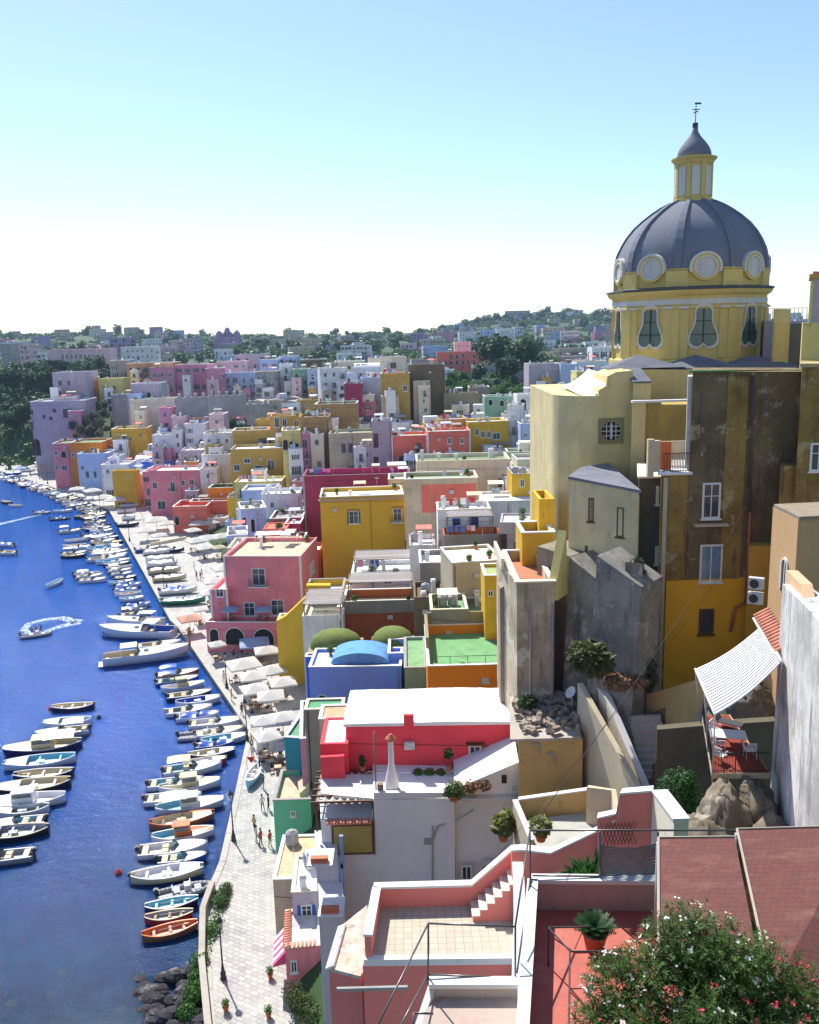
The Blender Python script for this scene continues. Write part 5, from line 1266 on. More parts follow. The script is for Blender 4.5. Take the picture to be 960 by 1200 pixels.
for i in range(150):
    x, y = rnd.uniform(.3,4.4), rnd.uniform(.4,5.8); s_ = rnd.uniform(.08,.32); zc = a.z+.25+rnd.uniform(0,.35)*(x/4)
    rb.M = Matrix.Translation((x,y,zc)) @ Matrix.Rotation(rnd.uniform(0,6),4,'Z') @ Matrix.Rotation(rnd.uniform(-.7,.7),4,'X'); L_ = rnd.uniform(1,3.5)
    rb.box(-s_*L_/2,s_*L_/2,-s_/2,s_/2,-s_/2,s_/2)
rb.M = Matrix(); tag(rb.build('rubble', plain('rubble_mix',(.3,.25,.2),.9,0,.5), None, oc), 'heap of rubble, planks and scrap on the beige house roof', None, None, 'stuff')
dsh = empty('satellite_dish', at(670,812,55.5), 0, 'pale satellite dish standing over the rubble roof', 'dish'); mb = MB(); mb.smooth = True; mb.M = Matrix.Rotation(R(-50),4,'Y') @ Matrix.Rotation(R(20),4,'X')
mb.lathe([(0,0),(.15,.02),(.3,.07),(.4,.13),(.42,.13),(.3,.05),(0,-.03)],20); mb.build('reflector', plain('dish_paint',(.6,.6,.6),.4), dsh); mb = MB(); mb.tube((0,0,0),(.1,.1,-1.6),.03); mb.tube((.0,0,.0),(-.5,-.1,.35),.015); mb.build('mast', M_STEEL, dsh)
# walled terraces between white house and stairs
topwall('courtyard_wall', [(608,938,50.5),(700,925,50.5)], .25, 17, YELW, 'low ochre wall closing the little courtyard below the beige house', coping=CLEANW)
topwall('courtyard_wall', [(606,938,50.4),(626,985,46.5)], .25, 17, CREAMW, 'slanting cream parapet on the left of the little courtyard', coping=CLEANW, side=-1)
tag(floorpoly('courtyard_floor', [(608,962),(700,950),(712,972),(640,1000),(618,990)], 20.6, roofmat((.42,.42,.38))), kind='structure')
topwall('tall_wall', [(683,800,55),(690,812,54),(757,930,47)], .35, 14, CREAMW, 'tall beige wall with peeling patches left of the stone steps', side=-1)
topwall('stair_parapet', [(706,806,54),(716,818,53),(762,925,48)], .35, 16, stucco(C['cream'],.7,(.3,.27,.2)), 'sunlit beige parapet of the stone steps', side=-1, coping=CLEANW)
topwall('angled_wall', [(690,920,49.5),(722,925,48.5),(727,958,46)], .3, 15, CREAMW, 'small angled beige wall behind the tall pink block', side=-1)
topwall('stair_parapet', [(756,814,54),(772,810,53),(832,792,49)], .35, 22, YELW, 'ochre curved parapet at the head of the stone steps')
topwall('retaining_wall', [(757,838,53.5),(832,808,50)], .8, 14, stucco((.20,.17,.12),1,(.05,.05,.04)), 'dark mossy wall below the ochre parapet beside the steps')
# steps
st = empty('stone_steps', at(754,838,52), 0, 'outdoor flight of stone steps with worn white edges descending towards the viewer', 'stairs'); ost = Vector(st.location)
a, b = at(735,838,52.5), at(773,838,52.5); c_, d_ = at(757,926,49.8), at(792,926,49.8); mb = MB(); ed = MB(); n = 11
for i in range(n):
    t0, t1 = i/n, (i+1)/n; L0 = a.lerp(c_,t0); L1 = a.lerp(c_,t1); R0_ = b.lerp(d_,t0); R1_ = b.lerp(d_,t1); z = L0.z; 
    f = lambda p, zz: (p.x-ost.x, p.y-ost.y, zz-ost.z)
    mb.hexa([f(L1,z-1.5),f(R1_,z-1.5),f(R0_,z-1.5),f(L0,z-1.5)], [f(L1,z),f(R1_,z),f(R0_,z),f(L0,z)])
mb.build('steps', stucco((.58,.56,.52),.4), st)
# rocks and scrub cliff under the balcony
def rock(name, c, s, seed, mat, label=None, group=None, flat=.8):
    mb = MB(); n, m_ = (44, 26) if s[0] > 1.0 else (8, 5); mb.smooth = n > 20; vs = []
    for j in range(m_+1):
        ph = math.pi*j/m_
        for i in range(n):
            t = 2*math.pi*i/n; v = Vector((math.sin(ph)*math.cos(t), math.sin(ph)*math.sin(t), math.cos(ph)))
            k = 1+.2*mnoise.noise(v*1.3+Vector((seed,seed*.7,0)))+.1*mnoise.noise(v*3.4+Vector((seed,0,seed)))+(.09*mnoise.noise(v*9+Vector((seed,1,0)))+.03*mnoise.noise(v*22) if n > 20 else 0)
            vs.append((v.x*k*s[0], v.y*k*s[1], v.z*k*s[2]))
    mb.add(vs, [(j*n+i, (j+1)*n+i, (j+1)*n+(i+1)%n, j*n+(i+1)%n) for j in range(m_) for i in range(n)])
    return tag(mb.build(name, mat, None, c), label, 'rock' if label else None, group)
ROCK = patchy('tuff_rock', (.24,.20,.15), (.36,.32,.26), (.09,.08,.06))
for i,(x,y,D_,s) in enumerate(((850,952,38,(1.1,1.6,2.4)),(884,945,38.5,(1.05,1.6,2.5)),(826,990,37,(1.35,2,2.2)),(870,850,49,(3,2,5)),(908,1000,36,(1.5,2,2.6)),(800,925,50,(2.6,2,4)))):
    p = at(x,y,D_); p.z -= s[2]*.45
    rock('cliff_rock', p, s, i*3.1+1, ROCK, ('rounded grey tuff boulder under the awning balcony','paler tuff boulder below the right end of the balcony','low tuff outcrop behind the red shingle roof','dark rock face behind the awning balcony','rock at the foot of the rough white wall','dark rock behind the green bush beside the steps')[i], 'cliff rocks under the balcony')
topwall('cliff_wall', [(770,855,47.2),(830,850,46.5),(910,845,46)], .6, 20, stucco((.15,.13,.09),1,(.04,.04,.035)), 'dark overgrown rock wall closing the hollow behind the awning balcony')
# awning balcony -------------------------------------------------------------------------
D0, D1 = 38.5, 45.5; zd = 29.1; bl = empty('balcony', (at(868,905,D0).x, 42, zd), 0, 'iron railed balcony with dark red tiled floor jutting out over the rocks', 'balcony'); ob = Vector(bl.location)
fl_ = [onz(835,905,zd), onz(901,905,zd), Vector((onz(901,905,zd).x+.4, D1, zd)), Vector((onz(826,842,zd).x, D1, zd))]
mb = MB(); mb.prism([(p.x-ob.x,p.y-ob.y) for p in fl_], -.02, 0); mb.build('floor', stucco((.28,.05,.03),.4,(.1,.05,.04)), bl)
mb = MB(); mb.prism([((p.x-ob.x)*1.04,(p.y-ob.y)*1.02) for p in fl_], -.3, -.023); mb.build('slab', stucco(C['sand'],.8), bl)
mb = MB()
def rail(mb, a, b, h=1.0, step=.13):
    a, b = Vector(a), Vector(b); n = int((b-a).length/step); mb.tube(a+Vector((0,0,h)), b+Vector((0,0,h)), .03); mb.tube(a+Vector((0,0,.1)), b+Vector((0,0,.1)), .02)
    for i in range(n+1): p = a.lerp(b, i/n); mb.tube(p+Vector((0,0,.0)), p+Vector((0,0,h)), .012 if i % 8 else .03, None, 5)
q = [p-ob for p in fl_]; rail(mb, q[0], q[1]); rail(mb, q[3], q[0]); mb.build('railing', M_IRON, bl)
q0, q3 = q[0], q[3]
aw = empty('awning', at(865,785,41), 0, 'blue and white striped awning sloping over the iron railed balcony', 'awning'); oa = Vector(aw.location)
A, B, Cc, Dd = at(893,733,45), at(916,776,39), at(838,838,38), at(815,784,44.5)
m, nt, b = newmat('striped_canvas'); wv = nt.nodes.new('ShaderNodeTexCoord'); 
uvn = nt.nodes.new('ShaderNodeAttribute'); uvn.attribute_name = 'across'
mm = nt.nodes.new('ShaderNodeMath'); mm.operation = 'MULTIPLY'; mm.inputs[1].default_value = 19; nt.links.new(uvn.outputs['Fac'], mm.inputs[0])
fr2 = nt.nodes.new('ShaderNodeMath'); fr2.operation = 'FRACT'; nt.links.new(mm.outputs[0], fr2.inputs[0])
st_ = nt.nodes.new('ShaderNodeMath'); st_.operation = 'GREATER_THAN'; st_.inputs[1].default_value = .56; nt.links.new(fr2.outputs[0], st_.inputs[0])
o = mix(nt, (.78,.78,.8), (.045,.06,.13), st_.outputs[0]); nt.links.new(o, b.inputs['Base Color']); b.inputs['Roughness'].default_value = .85
n = 60; k_ = 8; mb = MB(); vs = []; att = []
for i in range(n+1):
    for j in range(k_+1):
        s_, t = i/n, j/k_; p = (A.lerp(B,s_)).lerp(Dd.lerp(Cc,s_), t)-oa; p.z += .04*math.sin(s_*math.pi*38)*.3-.25*math.sin(math.pi*t); vs.append(tuple(p)); att.append(s_)
mb.smooth = True; mb.add(vs, [(i*(k_+1)+j, i*(k_+1)+j+1, (i+1)*(k_+1)+j+1, (i+1)*(k_+1)+j) for i in range(n) for j in range(k_)])
cv = mb.build('canvas', m, aw); at_ = cv.data.attributes.new('across', 'FLOAT', 'POINT'); at_.data.foreach_set('value', att)
mb = MB(); mb.path([tuple(Dd-oa), tuple(Cc-oa)], .06, 8); mb.path([tuple(A-oa), tuple(B-oa)], .09, 8); mb.build('awning_bar', M_WF, aw)
mb = MB(); mb.tube(Cc-oa, Vector((Cc.x+.1,Cc.y+.3,zd))-oa, .035); mb.tube(Dd-oa, Vector((Dd.x+.4,Dd.y,zd))-oa, .035); mb.tube(Dd.lerp(Cc,.5)-oa, Vector((Dd.lerp(Cc,.5).x+.3,Dd.lerp(Cc,.5).y,zd))-oa, .03); mb.tube(B-oa, Vector((B.x,B.y,zd))-oa, .03); mb.build('awning_post', M_STEEL, aw)
# table, chairs, lounger, plants on the balcony
PL = plain('white_plastic', (.75,.75,.76), .4)
def table(loc, rz):
    t = empty('garden_table', loc, rz, 'white rectangular plastic table with a dark bundle on it under the awning', 'table'); mb = MB(); mb.box(-.9,.9,-.5,.5,.7,.74); mb.build('table_top', PL, t)
    for x in (-.8,.8):
        for y in (-.4,.4): mb = MB(); mb.tube((x*.8,y*.8,.7),(x,y,0),.04); mb.build('leg', PL, t)
table((ob.x+.5, ob.y-.3, zd), R(-12))
def chair():
    t = empty('garden_chair', (0,0,0), 0, None, 'chair', 'white plastic chairs on the balcony'); mb = MB(); mb.box(-.24,.24,-.24,.24,.42,.45); mb.build('seat', PL, t)
    mb = MB()
    for i in range(6): mb.box(-.22+i*.08,-.18+i*.08,.22,.25,.45,.85)
    mb.box(-.25,.25,.22,.26,.82,.88); mb.build('backrest', PL, t)
    for x in (-.22,.22):
        for y in (-.2,.22): mb = MB(); mb.tube((x,y,.42),(x*1.15,y*1.15,0),.02); mb.build('leg', PL, t)
    for x in (-.26,.26): mb = MB(); mb.box(x-.02,x+.02,-.22,.24,.62,.65); mb.build('armrest', PL, t)
    return t
c0 = chair()
for i,(x,y,rz,l) in enumerate(((-.9,-.6,1.5,'white plastic chair left of the table on the balcony'),(.3,-1.5,3.1,'white plastic chair nearest the front railing of the balcony'),(-.6,.9,.9,'white plastic chair behind the balcony table on the left'),(-1.3,-1.9,2.2,'white plastic chair at the front left corner of the balcony'))):
    c = c0 if i == 0 else copy_tree(c0); c.location = (ob.x+x+.9, ob.y+y, zd); c.rotation_euler.z = rz; c['label'] = l
lg = empty('sun_lounger', (ob.x+1.2, ob.y+2.0, zd), .9, 'dark folding lounger tipped up at the back of the balcony', 'sun lounger'); mb = MB(); mb.hexa([(-.3,-.9,.3),(.3,-.9,.3),(.3,.3,.35),(-.3,.3,.35)],[(-.3,-.9,.34),(.3,-.9,.34),(.3,.3,.39),(-.3,.3,.39)]); mb.build('seat', plain('dark_mesh',(.05,.05,.06),.7), lg)
mb = MB(); mb.hexa([(-.3,.3,.35),(.3,.3,.35),(.3,.9,.95),(-.3,.9,.95)],[(-.3,.28,.39),(.3,.28,.39),(.3,.88,.99),(-.3,.88,.99)]); mb.build('backrest', MATS[('p','dark_mesh')], lg)
for x in (-.3,.3): mb = MB(); mb.path([(x,-.8,0),(x,-.6,.3),(x,.3,.35),(x,.6,0)],.02,6); mb.build('leg', M_STEEL, lg)
# rough white wall running towards the viewer, with apricot coping
topwall('rough_wall', [(917,684,41),(922,690,40),(936,702,37),(960,728,33.5),(1010,790,29)], 1.2, 20, patchy('scaling_whitewash', (.72,.70,.66), (.55,.5,.44), (.16,.17,.22)), 'tall rough white washed wall with scaling paint along the right edge', side=1)
topwall('coping_wall', [(922,668,42),(938,684,38.5),(941,700,37.5),(975,735,34)], .5, 36, stucco((.66,.45,.27),.2), 'smooth apricot coping wall on top of the rough white wall', side=1)
# small tiled canopy with sky blue panel by the awning
cn = empty('tiled_canopy', at(903,740,44), 0, 'small red barrel tiled canopy at the top of the awning', 'canopy'); mb = MB(); oc2 = Vector(cn.location)
p0, p1 = at(890,717,45.5)-oc2, at(915,758,40.5)-oc2
for i in range(14): c = p0.lerp(p1, i/13); mb.tube((c.x-.25,c.y,c.z-.25),(c.x+.55,c.y,c.z+.15),.13,.13,8)
mb.build('roof_tiles', til, cn); mb = MB(); mb.path([tuple(p0-Vector((.3,0,.35))),tuple(p1-Vector((.3,0,.35)))],.06,6); mb.build('gutter', M_WF, cn)
acu = empty('air_conditioner', at(886,690,48), R(-30), 'pair of stacked air conditioner boxes beside the drain pipe', 'air conditioner')
for k in range(2): mb = MB(); mb.box(-.4,.4,-.17,.17,-k*.85,.65-k*.85); bx_ = mb.build('casing', plain('ac_casing',(.6,.6,.58),.5), acu); mb = MB(); mb.M = Matrix.Translation((-.08,-.18,.32-k*.85)) @ Matrix.Rotation(R(90),4,'X'); mb.lathe([(0,0),(.25,0),(.25,.02),(0,.02)],16); mb.build('fan', M_IRON, bx_)
# pink terrace with steps ----------------------------------------------------------------
zt0 = 27.0; pt = empty('pink_terrace_house', (at(440,1120,30).x, 30, 14), 0, 'salmon pink house with a walled roof terrace, white copings and a little flight of steps', 'house'); op = Vector(pt.location)
TILE = newmat('terrace_tiles'); m, nt, b = TILE; br = N(nt, 'ShaderNodeTexBrick', Scale=1); br.offset = 0; br.inputs['Brick Width'].default_value = .33; br.inputs['Row Height'].default_value = .33; br.inputs['Mortar Size'].default_value = .012
br.inputs['Color1'].default_value = (.54,.48,.38,1); br.inputs['Color2'].default_value = (.47,.42,.33,1); br.inputs['Mortar'].default_value = (.33,.27,.2,1); nt.links.new(pos(nt), br.inputs['Vector'])
nt.links.new(mix(nt, br.outputs[0], (.4,.33,.25), mulf(nt, ramp(nt, noise(nt,pos(nt),1.2,5),.5,.7),.4)), b.inputs['Base Color']); b.inputs['Roughness'].default_value = .8
FL = [onz(446,1064,zt0), onz(607,1060,zt0), onz(607,1120,zt0), onz(436,1122,zt0)]
mb = MB(); mb.prism([(p.x-op.x,p.y-op.y) for p in FL], zt0-14-.2, zt0-14); mb.build('floor', m, pt)
mb = MB(); f0, f1, f2, f3 = FL; zz = zt0-14-.21
mb.prism([(f0.x-op.x-.35,f0.y-op.y+.3),(f1.x-op.x,f1.y-op.y+.3),(f2.x-op.x,f2.y-op.y-.14),(f3.x-op.x-.35,f3.y-op.y-.14)], -6, zz); mb.build('wall', PINKT, pt)
def seg(name, a, b, th, z0, z1a, z1b, mat, cop=True, parent=pt, og=op):
    d = Vector((b.x-a.x,b.y-a.y,0)).normalized(); n_ = Vector((-d.y,d.x,0))*th
    L = lambda p, z: (p.x-og.x,p.y-og.y,z-og.z); mb = MB()
    mb.hexa([L(a,z0),L(b,z0),L(b+n_,z0),L(a+n_,z0)],[L(a,z1a),L(b,z1b),L(b+n_,z1b),L(a+n_,z1a)]); w = mb.build(name, mat, parent)
    if cop:
        e = n_.normalized()*.05; mb = MB(); mb.hexa([L(a-e,z1a+.003),L(b-e,z1b+.003),L(b+n_+e,z1b+.003),L(a+n_+e,z1a+.003)],[L(a-e,z1a+.1),L(b-e,z1b+.1),L(b+n_+e,z1b+.1),L(a+n_+e,z1a+.1)]); mb.build('coping', CLEANW, w)
    return w
m1 = at(553,1036,f0.y); m1z = zt0+.87
A_ = Vector((f0.x-.25,f0.y,0)); B_ = Vector((at(553,1050,f0.y).x,f0.y,0)); C_ = Vector((at(600,1010,f1.y).x,f1.y,0)); zC = at(600,998,f1.y).z
seg('parapet', A_, B_, .25, zt0-2, m1z, m1z, PINKT); seg('parapet', B_, C_, .25, zt0-2, m1z, zC, PINKT)
seg('parapet', Vector((f3.x-.0,f3.y,0)), Vector((f0.x,f0.y,0)), .25, zt0-2, m1z, m1z, PINKT)
seg('sill', Vector((f3.x-.3,f3.y-.15,0)), Vector((f2.x,f2.y-.15,0)), .25, zt0-.25, zt0+.02, zt0+.02, CLEANW, False)
# steps along the back wall
sx0 = at(554,1078,f1.y-.9).x; sx1 = at(606,1035,f1.y-.9).x; nst = 6; yy0, yy1 = f1.y-1.0, f1.y-.02
tr = MB(); bd = MB()
for i in range(nst):
    a = sx0+(sx1-sx0)*i/nst-op.x; b_ = sx0+(sx1-sx0)*(i+1)/nst-op.x; h = (i+1)*.27
    bd.box(a,b_-.002,yy0-op.y,yy1-op.y,zt0-14+.002,zt0-14+h-.04); tr.box(a-.03,b_-.003,yy0-op.y-.03,yy1-op.y,zt0-14+h-.038,zt0-14+h)
bd.build('steps', PINKT, pt); tr.build('treads', stucco((.74,.68,.55),.2), pt)
# right party wall, white top, running to the viewer
topwall('party_wall', [(612,1012,31.4),(615,1060,29.8),(612,1200,25.5),(608,1290,23)], .35, 16, WHITE, None, pt, op, CLEANW, side=-1)
# pink parapet wave continuing right to the tall pink block
topwall('parapet', [(600,998,31.9),(612,997,31.9),(645,1001,31.5),(700,975,31),(722,962,30.6)], .3, 20, PINKT, None, pt, op, CLEANW)
topwall('parapet', [(700,960,30.8),(722,955,30.6),(727,931,30.4),(765,928,30.0)], .3, 20, PINKT, None, pt, op, CLEANW)
topwall('parapet', [(765,928,30.0),(790,962,27.5)], .5, 20, stucco(C['cream'],.3), None, pt, op, CLEANW)
# left gravelled roof
gv = [onz(432,1064,25.8), onz(436,1130,25.8), onz(424,1148,25.8), onz(386,1138,25.8), onz(400,1090,25.8)]
mb = MB(); mb.prism([(p.x-op.x,p.y-op.y) for p in gv], -6, 11.8); mb.build('side_wing', PINKT, pt)
mb = MB(); mb.smooth = False; mb.prism([((p.x-op.x)-.05,(p.y-op.y)) for p in gv], 11.803, 11.95); mb.build('flaking_roof', patchy('flaking_roof', (.66,.6,.5), (.75,.7,.62), (.2,.16,.12)), pt)
mb = MB()
for i in range(22):
    p = gv[4].lerp(gv[3], i/21); mb.tube((p.x-op.x-.12,p.y-op.y,11.9),(p.x-op.x+.2,p.y-op.y,12.05),.06,.06,6)
mb.build('edge_tiles', stucco(C['white'],.6), pt)
mb = MB(); a, b_ = at(395,1160,27.5)-op, at(478,1163,27.5)-op; mb.box(a.x,b_.x,a.y-.1,a.y,a.z,a.z+.12); mb.build('string_course', stucco(C['grey'],.6), pt)
# nearer white stair head with steel rails ------------------------------------------------
zs = 37.3; sh = empty('stair_landing', (at(553,1150,16).x, 16, zs-3), 0, 'white walled landing with bare steel handrails over the pink terrace', 'landing'); os_ = Vector(sh.location)
P0, P1, P2, P3 = onz(503,1150,zs), onz(606,1150,zs), onz(606,1290,zs), onz(470,1290,zs)
seg('parapet', P0, P1, -.14, zs-4, zs-.02, zs-.02, stucco((.62,.5,.42),.5,(.5,.2,.15)), True, sh, os_)
seg('parapet', P0, Vector((onz(452,1290,zs-1).x, onz(452,1290,zs-1).y,0)), .14, zs-4, zs-.02, zs-1.2, CLEANW, False, sh, os_)
mb = MB(); mb.prism([(p.x-os_.x,p.y-os_.y) for p in (P0,P1,P2,P3)], 0, 2.75); mb.build('landing_slab', stucco((.5,.4,.34),.7,(.5,.16,.12)), sh)
RS = plain('bare_steel_rail', (.16,.15,.15), .35, .5)
def pp(x, y, D): return tuple(at(x,y,D)-os_)
d0 = P0.y
for pts in ([(502,1082,d0),(605,1086,d0)],[(502,1142,d0),(605,1146,d0)],[(502,1082,d0),(502,1165,d0)],[(604,1086,d0),(604,1195,d0)],[(502,1082,d0),(441,1205,13.2),(405,1290,11.8)],[(500,1145,d0),(468,1205,13.9),(430,1290,12.2)],[(485,1187,13.9),(484,1215,13.7)],[(485,1187,14.2),(508,1188,14.2)]):
    mb = MB(); mb.path([pp(*p) for p in pts], .02, 8); mb.build('handrail', RS, sh)
# patio with red floor --------------------------------------------------------------------
zp = 37.0; pa_ = empty('patio', (at(700,1065,18.3).x, 17, zp-3), 0, 'small red tiled patio with a low pinkish wall and steel rails', 'patio'); oq = Vector(pa_.location)
m, nt, b = newmat('red_patio_tiles'); br = N(nt, 'ShaderNodeTexBrick', Scale=1); br.inputs['Brick Width'].default_value = .25; br.inputs['Row Height'].default_value = .25; br.offset = 0; br.inputs['Mortar Size'].default_value = .008
mp_ = pos(nt); mp_.node.inputs['Rotation'].default_value = (0,0,R(20)); nt.links.new(mp_, br.inputs['Vector']); br.inputs['Color1'].default_value = (.50,.10,.065,1); br.inputs['Color2'].default_value = (.42,.085,.06,1); br.inputs['Mortar'].default_value = (.3,.1,.08,1)
nt.links.new(mix(nt, br.outputs[0], (.55,.2,.15), mulf(nt, ramp(nt, noise(nt,pos(nt),1.2,5),.5,.7),.4)), b.inputs['Base Color']); b.inputs['Roughness'].default_value = .6
Q = [onz(628,1066,zp), onz(800,1068,zp), onz(800,1330,zp), onz(612,1330,zp)]
mb = MB(); mb.prism([(p.x-oq.x,p.y-oq.y) for p in Q], 2.8, 3.0); mb.build('floor', m, pa_)
seg('parapet', Vector((Q[0].x-.1,Q[0].y,0)), Vector((Q[1].x,Q[1].y,0)), .16, zp-3, zp+.68, zp+.68, stucco((.60,.44,.40),.5), True, pa_, oq)
seg('parapet', Vector((Q[3].x,Q[3].y,0)), Vector((Q[0].x,Q[0].y,0)), .14, zp-3, zp+.68, zp+.68, WHITE, True, pa_, oq)
def pq(x, y, D): return tuple(at(x,y,D)-oq)
dq = Q[0].y
mb = MB(); mb.path([pq(621,973,dq),pq(862,973,dq)],.022,8); mb.build('handrail', RS, pa_)
mb = MB(); mb.path([pq(624,1026,dq),pq(702,1027,dq)],.022,8); mb.build('handrail', RS, pa_)
for x in (621,): mb = MB(); mb.path([pq(621,973,dq),pq(623,1100,dq-.5)],.022,8); mb.build('handrail', RS, pa_)
mb = MB(); mb.path([pq(621,973,dq),pq(604,1085,15.9)],.02,8); mb.path([pq(622,1026,dq),pq(606,1140,15.8)],.02,8); mb.build('handrail', RS, pa_)
# black pipe frame drawn on the floor
mb = MB(); mb.path([tuple(onz(x,y,zp+.9)-oq) for x,y in ((643,1087),(668,1115),(740,1115))],.018,6); mb.path([tuple(onz(x,y,zp+.9)-oq) for x,y in ((643,1087),(690,1086))],.018,6); mb.path([tuple(onz(643,1087,zp+.9)-oq),tuple(onz(643,1087,zp+.9)-oq-Vector((0,0,.9)))],.018,6); mb.path([tuple(onz(668,1115,zp+.9)-oq),tuple(onz(668,1115,zp+.9)-oq-Vector((0,0,.9)))],.018,6); mb.path([tuple(onz(668,1115,zp+.9)-oq),tuple(onz(666,1290,zp+.9)-oq)],.018,6)
mb.build('pipe_frame', M_IRON, pa_)
# cane screen, lattice
sc = empty('cane_screen', at(737,1010,dq+.05), 0, 'grey cane screen sagging between two posts on the patio wall', 'screen'); osn = Vector(sc.location)
mb = MB(); a, b_, = at(704,990,dq)-osn, at(771,1043,dq)-osn; nr = 16
for i in range(nr):
    z0_ = b_.z+(a.z-b_.z)*i/nr; z1_ = b_.z+(a.z-b_.z)*(i+.9)/nr; vs = []
    for k in range(13):
        t = k/12; x = a.x+(b_.x-a.x)*t; sag = -.12*math.sin(math.pi*t)*(i/nr); vs += [(x,.02*math.sin(k*2+i),z0_+sag),(x,.02*math.sin(k*2+i),z1_+sag)]
    mb.add(vs, [(2*k,2*k+2,2*k+3,2*k+1) for k in range(12)])
mb.build('cane_mat', plain('grey_cane',(.26,.25,.26),.9,0,.35), sc)
for x in (703,771): mb = MB(); mb.tube(at(x,975,dq)-osn, at(x,1050,dq)-osn, .03); mb.build('post', RS, sc)
lt = MB(); c0_ = at(705,975,30.2); 
for i in range(9):
    for s_ in (-1,1):
        x = i*.13; lt.tube((x,0,0 if s_>0 else .9),(x+.3,0,.9 if s_>0 else 0),.015,None,4)
tag(lt.build('lattice', M_WOODB, None, tuple(at(703,990,29.9))), 'brown wooden lattice leaning on the pink parapet', 'lattice')
# shingled roofs
m, nt, b = newmat('red_shingles'); br = N(nt, 'ShaderNodeTexBrick', Scale=1); br.inputs['Brick Width'].default_value = .15; br.inputs['Row Height'].default_value = .135; br.inputs['Mortar Size'].default_value = .008; br.inputs['Mortar Smooth'].default_value = .3
nt.links.new(pos(nt), br.inputs['Vector']); br.inputs['Color1'].default_value = (.17,.050,.038,1); br.inputs['Color2'].default_value = (.14,.043,.034,1); br.inputs['Mortar'].default_value = (.075,.03,.03,1)
o = mix(nt, br.outputs[0], (.24,.12,.085), mulf(nt, ramp(nt, noise(nt,pos(nt,(1,2.5,1)),1.1,5,.7),.52,.72),.6)); o = mix(nt, o, (.12,.05,.045), mulf(nt, ramp(nt, noise(nt,pos(nt),2.3,5,.7),.55,.7),.5))
nt.links.new(o, b.inputs['Base Color']); b.inputs['Roughness'].default_value = .85; bump(nt, b, br.outputs['Fac'], -.5, .01)
SHG = m
for lab, pts, D_s in (('dark red shingled shelter roof, narrower left panel beside the cane screen', [(772,982),(861,981),(894,1150),(772,1150)], (17.2,17.2,12.9,12.9)), ('dark red shingled shelter roof, broad right panel reaching the picture edge', [(864,972),(1010,968),(1010,1190),(905,1160)], (17.6,17.6,12.9,12.9))):
    P = [at(x,y,d) for (x,y),d in zip(pts, D_s)]; o0 = P[0].copy(); rf = empty('shingled_roof', o0, 0, lab, 'roof', 'shingled shelter roofs')
    for p in P: p -= o0
    dn = Vector((0,0,-.08)); mb = MB(); mb.hexa([tuple(P[3]+dn),tuple(P[2]+dn),tuple(P[1]+dn),tuple(P[0]+dn)],[tuple(P[3]),tuple(P[2]),tuple(P[1]),tuple(P[0])]); mb.build('shingles', SHG, rf)
    mb = MB(); up = Vector((0,0,.01)); mb.path([tuple(P[0]+up),tuple(P[3]+up)],.03,6); mb.path([tuple(P[0]+up),tuple(P[1]+up)],.025,6); mb.build('edge_strip', stucco((.45,.38,.3),.5), rf)
    mb = MB()
    for p in (P[0],P[1]*.6,P[3]): mb.tube((p.x,p.y,p.z-.1),(p.x,p.y,p.z-3.5),.05)
    mb.build('post', M_STEEL, rf)
# overhead wires
for i,(a,b_,l) in enumerate((((622,972,18.3),(884,575,57),'long thin service wire from the patio post to the brown palazzo'),((560,1030,40),(905,590,50),'second thin service wire crossing the stone steps'),((458,862,57),(560,915,54),'washing wire over the white roof terrace'))):
    A, B = at(*a), at(*b_); pts = []
    for k in range(17): t = k/16; p = A.lerp(B,t); p.z -= .6*math.sin(math.pi*t)*(1 if i<2 else .3); pts.append(tuple(p-A))
    mb = MB(); mb.path(pts, .012, 4); tag(mb.build('wire', M_IRON, None, A), l, 'wire')
